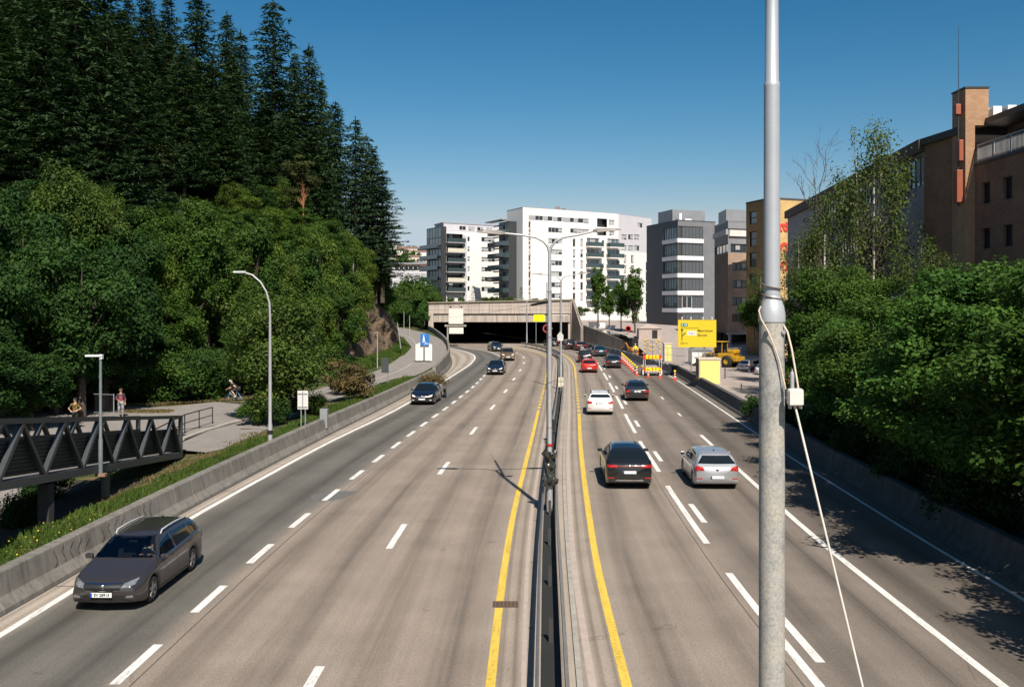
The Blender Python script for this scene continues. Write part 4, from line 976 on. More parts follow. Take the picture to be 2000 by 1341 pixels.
class Facade:
    def __init__(s, p0, p1):
        s.p = Vector((p0[0], p0[1], 0)); d = Vector((p1[0] - p0[0], p1[1] - p0[1], 0)); s.len = d.length; s.u = d.normalized()
        n = Vector((s.u.y, -s.u.x, 0)); s.n = n if n.dot(-s.p) > 0 else -n
    def s_of(s, px):
        k = (px - CX) / F; return (k * s.p.y - s.p.x) / (s.u.x - k * s.u.y)
    def z_of(s, px, py): return EYE - (py - HY) * (s.p.y + s.u.y * s.s_of(px)) / F
    def rect(s, x0, y0, x1, y1):
        xm = (x0 + x1) / 2; return (s.s_of(x0), s.z_of(xm, y1), s.s_of(x1), s.z_of(xm, y0))
    def w(s, a, k, z): return s.p + s.u * a + s.n * k + Vector((0, 0, z))
    def fbox(s, b, a0, a1, k0, k1, z0, z1, mi=0):
        vs = [s.w(a, k, z) for a in (a0, a1) for k in (k0, k1) for z in (z0, z1)]
        return b.add(vs, [(0, 1, 3, 2), (4, 6, 7, 5), (0, 4, 5, 1), (2, 3, 7, 6), (0, 2, 6, 4), (1, 5, 7, 3)], mi)
    def wall(s, name, a0, a1, z0, z1, holes, mat, root, depth=.18, k=0.0, off=(0, 0)):
        xs = sorted(set([a0, a1] + [h[0] for h in holes] + [h[2] for h in holes])); zs = sorted(set([z0, z1] + [h[1] for h in holes] + [h[3] for h in holes]))
        xs = [x for x in xs if a0 - 1e-6 <= x <= a1 + 1e-6]; zs = [z for z in zs if z0 - 1e-6 <= z <= z1 + 1e-6]
        b = MB(); uv = []
        def q(pts, uvs):
            b.add(pts, [(0, 1, 2, 3)]); uv.extend(uvs)
        for i in range(len(xs) - 1):
            for j in range(len(zs) - 1):
                cx, cz = (xs[i] + xs[i + 1]) / 2, (zs[j] + zs[j + 1]) / 2
                if any(h[0] < cx < h[2] and h[1] < cz < h[3] for h in holes): continue
                c = [(xs[i], zs[j]), (xs[i + 1], zs[j]), (xs[i + 1], zs[j + 1]), (xs[i], zs[j + 1])]
                q([s.w(a, k, z) for a, z in c], c)
        for h in holes:
            a, z, c, e = max(h[0], a0), max(h[1], z0), min(h[2], a1), min(h[3], z1)
            for (A, B) in (((a, z), (c, z)), ((c, z), (c, e)), ((c, e), (a, e)), ((a, e), (a, z))):
                q([s.w(A[0], k, A[1]), s.w(B[0], k, B[1]), s.w(B[0], k - depth, B[1]), s.w(A[0], k - depth, A[1])], [A, B, (B[0] + .1, B[1] + .1), (A[0] + .1, A[1] + .1)])
        b.uv = uv
        return b.build(name, mat, root, True)
    def window(s, rect, root, nx=1, ny=1, recess=.15, fr=.07, mats=None, blind=0.0, rnd=None, name='window', k=0.0):
        a0, z0, a1, z1 = rect; b = MB(); mats = mats or [FRW, GLB, BLIND]
        g = k - recess
        for i in range(nx):
            c0, c1 = a0 + (a1 - a0) * i / nx, a0 + (a1 - a0) * (i + 1) / nx
            bl = rnd is not None and rnd.random() < blind
            zc = z1 - (z1 - z0) * (rnd.uniform(.5, 1.0) if bl else 0)
            if zc > z0 + .01: b.add([s.w(c0, g, z0), s.w(c1, g, z0), s.w(c1, g, zc), s.w(c0, g, zc)], [(0, 1, 2, 3)], 1)
            if zc < z1 - .01: b.add([s.w(c0, g, zc), s.w(c1, g, zc), s.w(c1, g, z1), s.w(c0, g, z1)], [(0, 1, 2, 3)], 2)
        f0, f1 = g + .012, g + .06
        for i in range(nx + 1):
            c = a0 + (a1 - a0) * i / nx; c = min(max(c, a0 + fr / 2), a1 - fr / 2)
            s.fbox(b, c - fr / 2, c + fr / 2, f0, f1, z0, z1, 0)
        for j in range(ny + 1):
            c = z0 + (z1 - z0) * j / ny; c = min(max(c, z0 + fr / 2), z1 - fr / 2)
            s.fbox(b, a0 + fr, a1 - fr, f0, f1 - .004, c - fr / 2, c + fr / 2, 0)
        return b.build(name, mats, root, True)
def shell(pts, z0, z1, mat, root, name='wall', skip=()):
    b = MB(); n = len(pts); uv = []
    for i in range(n):
        if i in skip: continue
        p, q = pts[i], pts[(i + 1) % n]; L = math.hypot(q[0] - p[0], q[1] - p[1])
        b.add([(p[0], p[1], z0), (q[0], q[1], z0), (q[0], q[1], z1), (p[0], p[1], z1)], [(0, 1, 2, 3)]); uv += [(0, z0), (L, z0), (L, z1), (0, z1)]
    b.uv = uv
    return b.build(name, mat, root, True)
def roof(pts, z, th, mat, root, over=0.0, name='roof'):
    b = MB(); c = Vector((sum(p[0] for p in pts) / len(pts), sum(p[1] for p in pts) / len(pts)))
    pp = [((p[0] - c.x) * (1 + over) + c.x, (p[1] - c.y) * (1 + over) + c.y) for p in pts]
    b.prism(pp, z, z + th); return b.build(name, mat, root, True)
rb = random.Random(5)
def zoomer(ox, oy, sc): return lambda x0, y0, x1, y1: (ox + x0 / sc, oy + y0 / sc, ox + x1 / sc, oy + y1 / sc)
Z5 = zoomer(960, 380, 5.589); Z4 = zoomer(740, 380, 5.589); Z8 = zoomer(1240, 380, 5.589)

def tall_white():
    A, B_, D = (2.7, 230), (28.5, 247), (-1.3, 238.8); C_ = (B_[0] + D[0] - A[0], B_[1] + D[1] - A[1])
    root = thing('apartment_building', 'tall white apartment block with glass balconies rising behind the tunnel', 'apartment block', (12, 240, 0))
    f = Facade(A, B_); zt = 31.3; holes = []; W = []
    def add(z, nx=1, blind=.4, **kw): r = f.rect(*Z5(*z)); holes.append(r); W.append((r, nx, blind, kw))
    for (x0, x1, dy) in ((480, 565, 0), (615, 668, 6), (720, 772, 14), (858, 905, 22), (945, 1065, 30)): add((x0, 232 + dy, x1, 282 + dy), 2 if x1 - x0 > 60 else 1, .25)
    for i in range(7): y = 361 + i * 119.3; add((620, y, 774, y + 55), 4, .55)
    add((860, 374, 1064, 424), 5, .5)
    for i in range(6):
        for x in (887, 970): y = 482 + i * 118; add((x, y, x + 31, y + 88), 1, .45)
    add((1280, 276, 1345, 338), 2, .9); add((1285, 400, 1345, 450), 2, .8); add((1203, 500, 1233, 585), 1, .3); add((1203, 614, 1233, 700), 1, .8)
    for i in range(9): y = 300 + i * 91; add((404, y, 428, y + 62), 1, .5)
    big = [f.rect(*Z5(1152, 262, 1264, 355)), f.rect(*Z5(1155, 396, 1256, 446))]
    bal = []
    for c, (x0, x1) in enumerate(((1032, 1190), (1256, 1416))):
        for i in range(6): y = 474 + i * 116 + c * 8; bal.append(Z5(x0 + 8, y, x1 - 12, y + 92))
    balr = [f.rect(*q) for q in bal]
    f.wall('wall', 0, f.len, -.5, zt, holes + big + balr, RENDERW, root, .25)
    for (r, nx, bl, kw) in W: f.window(r, root, nx, 1, .2, .07, None, bl, rb)
    # grey panel band round the top storey windows and down the stair strip, proud of the wall
    r = f.rect(*Z5(404, 226, 1066, 288)); rr = [h for h in holes[:5]]
    xs = sorted([r[0], r[2]] + [q for h in rr for q in (h[0], h[2])])
    for i in range(0, len(xs), 2): b = MB(); f.fbox(b, xs[i] + .02, xs[i + 1] - .02, .003, .03, rr[0][1], rr[0][3]); b.build('grey_panel', GREYP, root, True)
    b = MB(); s0, s1 = f.s_of(Z5(404, 0, 0, 0)[0]), f.s_of(Z5(428, 0, 0, 0)[0]); zz = sorted([1.5, zt - 3.2] + [q for h in holes if abs(h[0] - s0) < .02 for q in (h[1], h[3])])
    for i in range(0, len(zz) - 1, 2):
        if zz[i + 1] - zz[i] > .15: f.fbox(b, s0, s1, .003, .03, zz[i] + .02, zz[i + 1] - .02)
    b.build('stair_strip', GREYP, root, True)
    for r in big:
        f.window(r, root, 3, 1, 1.2, .08, [FRD, GLB, BLIND], .2, rb, 'loggia')
    for r in balr:
        f.window(r, root, 3, 1, .3, .09, [FRW, GLM, BLIND], .25, rb, 'balcony_door')
        b = MB(); f.fbox(b, r[0] - .35, r[2] + .35, .02, 1.5, r[1] - .28, r[1] - .04, 0)
        f.fbox(b, r[0] - .3, r[2] + .3, 1.40, 1.44, r[1], r[1] + 1.0, 1); f.fbox(b, r[0] - .32, r[0] - .28, .02, 1.40, r[1], r[1] + 1.0, 1); f.fbox(b, r[2] + .28, r[2] + .32, .02, 1.40, r[1], r[1] + 1.0, 1)
        f.fbox(b, r[0] - .33, r[2] + .33, 1.38, 1.46, r[1] + 1.002, r[1] + 1.06, 2)
        b.build('balcony', [RENDERW, GLT, FRD], root, True)
    # left end wall with its stack of glazed balconies
    g = Facade(D, A)
    shell([D, A, B_, C_], -.5, zt, RENDERW, root, 'wall', (1,))
    roof([A, B_, C_, D], zt, .12, GREYP, root, .002)
    b = MB(); g.fbox(b, 0, g.len * .62, .02, 2.2, -.5, zt - 3.2); b.build('glazed_bay', FRD, root, True)
    g.window((0, -.5, g.len * .62, zt - 3.2), root, 5, 10, -2.215, .12, [FRD, GLM, BLIND], .0, None, 'bay_glazing'); Facade(D, A)
    for i in range(9):
        z = 1.2 + i * 2.95
        b = MB(); g.fbox(b, -3.6, g.len * .66, 2.32, 4.0, z, z + .2, 0); g.fbox(b, -3.6, g.len * .66, 3.94, 3.98, z + .2, z + 1.2, 1)
        g.fbox(b, -3.6, -3.55, 2.34, 3.94, z + .2, z + 1.2, 1); g.fbox(b, g.len * .64, g.len * .65, 2.34, 3.94, z + .2, z + 1.2, 1)
        g.fbox(b, -3.5, g.len * .6, 2.31, 2.34, z + 2.4, z + 2.75, 2); g.fbox(b, g.len * .3, g.len * .34, 2.31, 2.38, z + .2, z + 2.4, 0)
        b.build('balcony', [FRD, GLT, GREYP], root, True)
    b = MB(); g.fbox(b, -4.2, g.len * .68, 2.3, 4.4, zt - 3.0, zt - 2.75); b.build('awning_slab', M('balcony roof', (.25, .26, .26), .6), root, True)
    b = MB(); b.box((12.0, 242, zt + .75), (1.2, 1.2, 1.3)); b.box((13.6, 243, zt + .6), (1.0, 1.2, 1.0)); b.build('roof_vent', M('dull roof vent', (.20, .17, .16), .7), root, True)
tall_white()

def lilac_block():
    A, B_ = (28.9, 251), (40, 264); root = thing('apartment_building', 'pale lilac grey block with a white base behind the tall white block', 'apartment block', (34, 258, 0))
    f = Facade(A, B_); zt = 31.6; zm = f.z_of(1225, 491); up = []; lo = []
    for i, y in enumerate((436, 555)):
        for x in (1420, 1492, 1558): up.append(f.rect(*Z5(x, y, x + 58, y + 58)))
    up.append(f.rect(*Z5(1596, 310, 1650, 362)))
    for i in range(3):
        for x in (1443, 1522): y = 660 + i * 112; lo.append(f.rect(*Z5(x, y, x + 32, y + 90)))
    f.wall('wall', 0, f.len, zm, zt, up, LILAC, root); f.wall('wall', 0, f.len, -.5, zm, lo, RENDERW, root, .18, .03)
    for r in up + lo: f.window(r, root, 2 if r[2] - r[0] > 1.4 else 1, 1, .16, .07, None, .8, rb)
    C_ = (B_[0] - 8, B_[1] + 10); D = (A[0] - 8, A[1] + 10); shell([A, B_, C_, D], -.5, zt, LILAC, root, 'wall', (0,)); roof([A, B_, C_, D], zt, .1, GREYP, root)
    for i in range(5):
        z = 4.5 + i * 3.0; b = MB(); f.fbox(b, f.len - 3.4, f.len, .04, 1.7, z, z + .22, 0); f.fbox(b, f.len - 3.4, f.len, 1.62, 1.66, z + .22, z + 1.2, 1); f.fbox(b, f.len - 3.2, f.len - .1, .035, .06, z + .23, z + 2.6, 2); b.build('balcony', [RENDERW, GLT, GLB], root, True)
lilac_block()

def left_white():
    A, B_ = (-17.8, 250), (-1.5, 262); D = (-22.6, 259); C_ = (B_[0] + D[0] - A[0], B_[1] + D[1] - A[1])
    root = thing('apartment_building', 'lower white apartment block with a glazed balcony tower at its left corner', 'apartment block', (-10, 256, 0))
    f = Facade(A, B_); zt = 27.0; holes = []; W = []
    def add(z, nx, bl): r = f.rect(*Z4(*z)); holes.append(r); W.append((r, nx, bl))
    for i in range(6):
        y = 460 + i * 108; add((968, y, 994, y + 52), 1, .6); add((1120, y + 8, 1268, y + 58), 4, .5)
    bays = [f.rect(*Z4(738, 428 + i * 107, 918, 520 + i * 107)) for i in range(6)]
    f.wall('wall', 0, f.len, -.5, zt, holes + bays, RENDERW, root, .25)
    for (r, nx, bl) in W: f.window(r, root, nx, 1, .2, .07, None, bl, rb)
    for i, r in enumerate(bays):
        f.window(r, root, 4, 1, 1.0, .09, [FRD, GLB, BLIND], .2, rb, 'loggia')
        b = MB(); f.fbox(b, r[0] - .3, r[2] + .1, .02, 1.3, r[1] - .3, r[1] - .06, 0); f.fbox(b, r[0] - .3, r[2] + .1, 1.22, 1.26, r[1] - .05, r[1] + 1.0, 2 if i in (1, 4) else 1)
        f.fbox(b, r[0] - .3, r[2] + .1, 1.2, 1.3, r[1] + 1.0, r[1] + 1.06, 3); b.build('balcony', [GREYP, GLT, M('pale awning', (.62, .58, .48), .8), FRD], root, True)
    b = MB(); f.fbox(b, f.s_of(Z4(922, 0, 0, 0)[0]), f.s_of(Z4(950, 0, 0, 0)[0]), .02, .5, -.5, zt - 1.0); b.build('corner_fin', LILAC, root, True)
    shell([A, B_, C_, D], -.5, zt, RENDERW, root, 'wall', (0,)); roof([A, B_, C_, D], zt, .12, GREYP, root)
    g = Facade(D, A)
    b = MB(); g.fbox(b, .2, g.len, .02, 1.5, -.5, zt + 1.2); b.build('glazed_bay', FRD, root, True); g.window((.2, -.5, g.len, zt + 1.2), root, 5, 10, -1.515, .12, [FRD, GLM, BLIND], 0, None, 'bay_glazing')
    for i in range(8):
        z = 1.6 + i * 2.95; b = MB(); g.fbox(b, -1.8, g.len + .6, 1.62, 3.0, z, z + .2, 0); g.fbox(b, -1.8, g.len + .6, 2.95, 2.99, z + .2, z + 1.2, 1); g.fbox(b, 1.5, 1.7, 1.62, 1.7, z + .22, z + 2.8, 0); b.build('balcony', [FRD, GLT], root, True)
    # set-back top storey
    a0 = f.w(.4, -2.0, 0); b0 = f.w(f.len, -2.0, 0); pts = [(a0.x, a0.y), (b0.x, b0.y), (b0.x - 3, b0.y + 7), (a0.x - 3, a0.y + 7)]
    shell(pts, zt, zt + 2.3, LILAC, root, 'penthouse'); roof(pts, zt + 2.3, .25, GREYP, root, .03)
    h = Facade(pts[0], pts[1])
    for i in range(4): h.window((5 + i * 3.0, zt + .7, 7.2 + i * 3.0, zt + 1.8), root, 2, 1, -.03, .07, None, .3, rb)
left_white()

def grey_office():
    A, B_ = (-44, 287), (-23, 285); root = thing('office_building', 'low striped grey office building at the left beyond the wood', 'office building', (-33, 286, 0))
    f = Facade(A, B_); shell([A, B_, (B_[0], 300), (A[0], 300)], -.5, f.z_of(800, 516), LILAC, root, 'wall')
    rw = [(520, 527, 14, .2), (534, 541, 12, .9), (548, 556, 12, .75)]
    for (y0, y1, n, bl) in rw:
        for k in range(n):
            a0 = .3 + (f.len - .6) * k / n; a1 = .3 + (f.len - .6) * (k + 1) / n - .1
            f.window((a0, f.z_of(800, y1), a1, f.z_of(800, y0)), root, 1, 1, -.02, .06, None, bl, rb)
    b = MB(); f.fbox(b, 0, f.len, .02, .3, f.z_of(800, 519.5), f.z_of(800, 517.5)); b.build('cornice', M('rust red trim', (.28, .13, .10), .7), root, True)
    b = MB(); f.fbox(b, -.3, f.len + .3, -14, .5, f.z_of(800, 516.5), f.z_of(800, 513)); b.build('roof', M('grey roofing', (.25, .25, .27), .7), root, True)
    b = MB(); f.fbox(b, 0, f.len, .02, .2, f.z_of(800, 580), f.z_of(800, 565)); b.build('plinth', RENDERW, root, True)
grey_office()

def dark_office():
    A, B_, D = (32.4, 180), (40.6, 184), (28.4, 194.5); C_ = (B_[0] + D[0] - A[0], B_[1] + D[1] - A[1])
    root = thing('office_building', 'dark anthracite office block with white window bands round its corner', 'office building', (34, 186, 0)); zt = 23.5
    f, g = Facade(A, B_), Facade(D, A); hf = []; hg = []
    for i in range(5):
        y = 347 + i * 190; hf.append(f.rect(*Z8(472, y, 744, y + 130))); y = 362 + i * 186; hg.append(g.rect(*Z8(312, y, 466, y + 126)))
    hf.append(f.rect(*Z8(472, 1300, 744, 1340 + 60)))
    f.wall('wall', 0, f.len, -.5, zt, hf, ANTHL, root, .3); g.wall('wall', 0, g.len, -.5, zt, hg, ANTH, root, .3)
    shell([A, B_, C_, D], -.5, zt, ANTH, root, 'wall', (0, 3)); roof([A, B_, C_, D], zt, .2, ANTH, root, .004)
    for i, r in enumerate(hf):
        mid = r[0] + (r[2] - r[0]) * .17; f.window((r[0], r[1], mid, r[3]), root, 1, 1, .2, .08, [FRD, M('brownish glass', (.06, .05, .045), .1), BLIND], 0, None)
        if i == 4: f.window((mid, r[1], mid + (r[2] - mid) * .48, r[3]), root, 2, 1, .2, .10, [FRW, GLB, BLIND], 0, None); mid = mid + (r[2] - mid) * .48
        f.window((mid, r[1], r[2], r[3]), root, 6, 1, .12, .04, [FRD, SCREEN, BLIND], 0, None)
    for r in hg: g.window(r, root, 6, 1, .2, .08, [FRD, GLM, M('painted sky reflection', (.19, .27, .29), .35, .1, .2, .8)], .75, rb)  # bluish panes paint the sky's reflection into the side glass
    white = M('white sill band', (.80, .78, .75), .6, 0, .05)
    for i in range(5):
        b = MB(); y = 482 + i * 189.5; r = f.rect(*Z8(466, y, 746, y + 44)); f.fbox(b, -.12, r[2], .02, .16, r[1], r[3])
        q = g.rect(*Z8(304, 0, 470, 10)); g.fbox(b, q[0], g.len - .02, .02, .16, r[1] + .003, r[3] - .003); b.build('sill_band', white, root, True)
    v_ = (Vector((D[0] - A[0], D[1] - A[1], 0))).normalized(); pts = [Vector((A[0], A[1], 0)) + f.u * s_ + v_ * k_ for s_, k_ in ((.4, 3.2), (8.4, 3.2), (8.4, 10), (.4, 10))]; pts = [(p.x, p.y) for p in pts]
    shell(pts, zt, zt + 2.4, ZINC, root, 'plant_room'); roof(pts, zt + 2.4, .15, ZINC, root)
    b = MB(); f.fbox(b, 1.6, 2.2, -2.2, -1.7, zt + .2, zt + 1.7); f.fbox(b, 3.2, 4.8, -2.4, -2.0, zt + .2, zt + .7); b.build('roof_unit', WHITE(), root, True)
dark_office()

def brick_grey():
    A, B_, D = (30.95, 132), (36.6, 134.5), (31.2, 142); C_ = (B_[0] + 6, 146)
    root = thing('office_building', 'light brown brick building with grey metal upper floors and ribbon windows', 'office building', (33, 136, 0))
    f, g = Facade(A, B_), Facade(D, A); zt = f.z_of(1440, 433); zb = f.z_of(1440, 651); hf = []; hg = []
    rows = [(540, 634), (742, 830), (932, 1020), (1118, 1210), (1300, 1385)]
    for (a, c) in rows: hf.append(f.rect(*Z8(1062 if a > 600 else 1045, a, 1330, c)))
    for (a, c) in rows[:1]: hg.append(g.rect(*Z8(872, a + 10, 1016, c + 10)))
    zc = f.z_of(1440, Z8(0, 540, 0, 0)[1]); zbr = f.z_of(1440, Z8(0, 636, 0, 0)[1])
    f.wall('wall', 0, f.len, zb, zbr, hf[1:], BRICKL, root, .25); f.wall('wall', 0, f.len, zbr, zt, hf[:1], ZINC, root, .25)
    g.wall('wall', 0, g.len, zb, zbr, [], BRICKD, root); g.wall('wall', 0, g.len, zbr, zt, hg, ANTHL, root, .25)
    shell([A, B_, C_, D], -.3, zt, BRICKD, root, 'wall', (0, 3)); roof([A, B_, C_, D], zt, .2, ZINC, root, .01)
    for i, r in enumerate(hf): f.window(r, root, 5, 1, .2, .10, [FRD, GLB, BLIND], .55 if i < 2 else .3, rb)
    for r in hg: g.window(r, root, 4, 1, .2, .10, [FRD, GLM, BLIND], 0, rb)
    b = MB(); r = f.rect(*Z8(1022, 392, 1330, 458)); f.fbox(b, r[0], f.len, .02, .3, r[1], r[3]); b.build('balcony_rail', M('pale balcony cloth', (.66, .63, .60), .8), root, True)
    b = MB(); r = g.rect(*Z8(866, 405, 1018, 462)); g.fbox(b, .2, g.len, .02, .3, r[1], r[3]); b.build('balcony_rail', GREYP, root, True)
    b = MB(); r = f.rect(*Z8(1022, 374, 1330, 390)); f.fbox(b, 0, f.len, .003, .05, r[1], r[3]); b.build('recess', FRD, root, True)
    pts = [(A[0] + f.u.x * s_ + .02 * k_, A[1] + f.u.y * s_ + k_) for s_, k_ in ((.35, 2.6), (5.6, 2.6), (5.6, 8.2), (.35, 8.2))]; shell(pts, zt, zt + 1.9, ZINC, root, 'plant_room'); roof(pts, zt + 1.9, .12, ZINC, root)
    # open ground floor on a column, dark behind
    b = MB(); f.fbox(b, -.3, f.len, .0, .3, zb - .12, zb + .06); b.build('edge_beam', GREYP, root, True)
    b = MB(); p = f.w(.6, -.4, 0); b.lathe([(.22, -.2), (.22, zb - .1)], (p.x, p.y, 0), 12); b.build('column', GREYP, root, True)
    b = MB(); f.fbox(b, 0, f.len, -4.2, -4.0, -.2, zb); g.fbox(b, 0, g.len - 4.1, -.3, -.1, -.2, zb); b.build('undercroft', BLACK(), root, True)
brick_grey()

def ochre():
    D, A, B_ = (31.5, 124), (33.1, 118), (38.2, 120); C_ = (37, 128)
    root = thing('office_building', 'ochre brick building with red letters, half hidden behind the lamp pole', 'office building', (34, 121, 0))
    f, g = Facade(A, B_), Facade(D, A); zt = 20.7; hg = [g.rect(*Z8(1247, a, 1328, c)) for a, c in ((182, 322), (402, 566), (632, 790), (862, 985), (1090, 1245), (1312, 1440))]
    hf = [(2.4 + .0, z, 3.6, z + 1.7) for z in (3.0, 6.2, 9.4, 12.6)]
    g.wall('wall', 0, g.len, -.3, zt, hg, OCHRE_SHADED, root, .25); f.wall('wall', 0, f.len, -.3, zt, hf, OCHRE, root, .25)
    shell([A, B_, C_, D], -.3, zt, OCHRE_SHADED, root, 'wall', (0, 3)); roof([A, B_, C_, D], zt, .25, M('dark roof edge', (.06, .055, .05), .7), root, .01)
    for i, r in enumerate(hg): g.window(r, root, 1, 2, .2, .10, [FRD, GLM if i == 0 else GLB, BLIND], 0, None)
    for r in hf: f.window(r, root, 1, 2, .2, .10, [FRD, GLB, BLIND], 0, None)
    red = M('red sign letters', (.62, .05, .025), .5); rot = math.atan2(f.u.y, f.u.x)
    for (ch, z) in (('S', 14.6), ('S', 12.2), ('a', 17.2)):
        q = f.w(1.75, .06, z); o = text(ch, 3.0, (q.x - 34, q.y - 121, q.z), (R(90), R(-90), rot), red, root, 'sign_letter', 'CENTER', 1.0, .05)
ochre()

def long_brick():
    root = thing('office_building', 'long brown brick building with grey clad wing and chimney stair tower on the right', 'office building', (29, 62, 0))
    f3 = Facade((32.9, 110), (27.5, 61.5)); zt = 18.35; h3 = []; W3 = []
    for (pa, pb, ya, yb, n) in ((1609, 1652, 376, 406, 4), (1658, 1704, 352, 388, 4), (1716, 1760, 328, 368, 3), (1766, 1803, 300, 345, 2)):
        s0, s1 = f3.s_of(pa), f3.s_of(pb); h3.append((s0, 15.3, s1, 17.35)); W3.append(n)
    for (pa, pb, n) in ((1560, 1600, 4), (1630, 1698, 6), (1710, 1760, 3)):
        s0, s1 = f3.s_of(pa), f3.s_of(pb); h3.append((s0, 11.7, s1, 13.3)); W3.append(n)
    for (pa, pb, n) in ((1625, 1690, 5), (1715, 1760, 3)):
        s0, s1 = f3.s_of(pa), f3.s_of(pb); h3.append((s0, 8.0, s1, 9.6)); W3.append(n)
    f3.wall('wall', 0, f3.len, 7.6, 17.5, h3, CLADG, root, .25); f3.wall('wall', 0, f3.len, -.3, 7.6, [], BRICKB, root, .2, .02)
    for r, n in zip(h3, W3): f3.window(r, root, n * 2, 1, .18, .10, [FRD, GLM, BLIND], .35, rb)
    b = MB(); f3.fbox(b, -.2, f3.len, -6, .35, 17.5, zt); b.build('roof_fascia', M('brown roof fascia', (.085, .06, .045), .8, 0, .2), root, True)
    f2 = Facade((27.5, 61.5), (27.95, 57.4)); r = f2.rect(1809, 465, 1826, 505)
    f2.wall('wall', 0, f2.len, -.3, 17.9, [r], BRICKB, root, .25); f2.window(r, root, 1, 1, .2, .08, [FRD, GLB, BLIND])
    b = MB(); f2.fbox(b, -.05, f2.len, -6, .25, 17.9, 18.35); b.build('roof_edge', M('dark roof edge', (.06, .055, .05), .7), root, True)
    # pilaster tower with the chimney head
    b = MB(); uv = []
    def tb(x0, x1, y0, y1, z0, z1):
        for (p, q) in (((x0, y0), (x1, y0)), ((x1, y0), (x1, y1)), ((x1, y1), (x0, y1)), ((x0, y1), (x0, y0))):
            b.add([(p[0], p[1], z0), (q[0], q[1], z0), (q[0], q[1], z1), (p[0], p[1], z1)], [(0, 1, 2, 3)]); uv.extend([(0, z0), (1.3, z0), (1.3, z1), (0, z1)] if abs(p[0] - q[0]) > abs(p[1] - q[1]) else [(0, z0), (1.1, z0), (1.1, z1), (0, z1)])
        b.add([(x0, y0, z1), (x1, y0, z1), (x1, y1, z1), (x0, y1, z1)], [(0, 1, 2, 3)]); uv.extend([(0, 0)] * 4)
        b.add([(x0, y0, z0), (x1, y0, z0), (x1, y1, z0), (x0, y1, z0)], [(0, 1, 2, 3)]); uv.extend([(0, 0)] * 4)
    tb(27.80, 28.38, 56.5, 58.2, -.3, 18.3); tb(27.80, 29.22, 56.5, 58.2, 18.302, 20.55); b.uv = uv
    b.build('stair_tower', BRICKL if False else brick_mat('sunlit tower brick', (.44, .255, .15), (.36, .20, .115), (.34, .24, .16)), root, True)
    b = MB(); b.box((28.5, 57.35, 20.62), (1.5, 1.8, .10)); b.build('tower_cap', FRD, root, True)
    org = M('orange steel duct', (.30, .085, .042), .5, 0, .12)
    for (z0, z1, x0, x1) in ((16.15, 17.45, 27.50, 27.78), (13.6, 15.6, 27.36, 27.74), (19.0, 19.65, 27.30, 27.62)):
        b = MB(); b.box(((x0 + x1) / 2, 56.9, (z0 + z1) / 2), (x1 - x0, .5, z1 - z0), 0, 0, .04); b.build('duct', org, root, True)
    b = MB(); b.tube([(27.6, 57, 13.4), (27.6, 57, 20.2)], .045, 6); b.tube([(27.62, 57, 19.6), (27.62, 57, 24.5)], [.03, .012], 5); b.build('antenna_mast', FRD, root, True)
    # right wing: terrace storey set back over the brick wall
    f1 = Facade((28.38, 56.5), (28.38, 40)); h1 = []
    for i in range(4):
        for (z0, z1) in ((13.35, 14.65), (10.65, 11.9), (7.8, 9.1)): a = .75 + i * 2.45; h1.append((a, z0, a + 1.05, z1))
    f1.wall('wall', 0, f1.len, -.3, 15.8, h1, BRICKB, root, .3)
    for r in h1: f1.window(r, root, 1, 1, .26, .08, [FRD, GLB, BLIND])
    b = MB(); f1.fbox(b, 0, f1.len, -2.6, .08, 15.8, 15.95); b.build('terrace_slab', FRD, root, True)
    b = MB()
    for k in range(9): f1.fbox(b, .2 + k * 1.9, .26 + k * 1.9, -.08, -.02, 15.95, 17.0)
    f1.fbox(b, .2, f1.len, -.09, -.01, 17.0, 17.06)
    for k in range(120): f1.fbox(b, .3 + k * .13, .32 + k * .13, -.06, -.04, 15.98, 16.98)
    b.build('railing', M('light railing', (.40, .41, .42), .5, .4), root, True)
    f1b = Facade((30.9, 57.5), (30.9, 38)); hh = [(1.0 + i * 3.2, 16.1, 3.4 + i * 3.2, 18.0) for i in range(5)]
    f1b.wall('wall', 0, f1b.len, 15.9, 18.4, hh, BRICKD, root)
    for r in hh: f1b.window(r, root, 3, 1, .15, .08, [FRD, GLB, BLIND])
    b = MB(); b.box((33.6, 48, 18.55), (9.2, 20, .35)); b.build('roof', FRD, root, True)
    b = MB(); b.box((36, 48, 7), (9.4, 19, 22)); b.build('rear_block', BRICKD, root, True)
    for i, (y, x) in enumerate(((57.3, 30.0), (57.0, 30.75), (57.8, 29.55))):
        b = MB(); b.box((x, y, 19.15), (.55, .75, .85), 0, 0, .03); b.box((x - .29, y, 19.15), (.03, .5, .5), 0, 1); b.build('air_conditioner', [WHITE(), GREYP], root, True)
long_brick()

# ---- the hillside with houses far beyond the left office
def z_far(x, y):
    t = (y - 900) / 900; t = max(0, min(1, t))
    return 118 * t * t * (3 - 2 * t) * (1 + .10 * math.sin(x / 120) + .06 * math.sin(x / 47 + 1)) * max(0.0, min(1.0, (260 - x) / 500 + .35)) - 1
sheet('hills', list(np.linspace(-1400, 900, 60)), list(np.linspace(880, 2400, 30)), z_far, M('far wooded hillside', (.055, .085, .055), .95, 0, .3, .01))
CL = broadleaf(99, 11, 6, .05, 900, 1.6, 14, LEAFM, BARK, 'round', 1, .42)[0]
rs_ = random.Random(3)
fp = np.array([(rs_.uniform(-330, -150), rs_.uniform(1150, 1850)) for _ in range(230)])
tmpl = np.zeros(len(CL.vertices) * 3, np.float32); CL.vertices.foreach_get('co', tmpl); tmpl = tmpl.reshape(-1, 4, 3).mean(1)
PP = []; NN = []; 
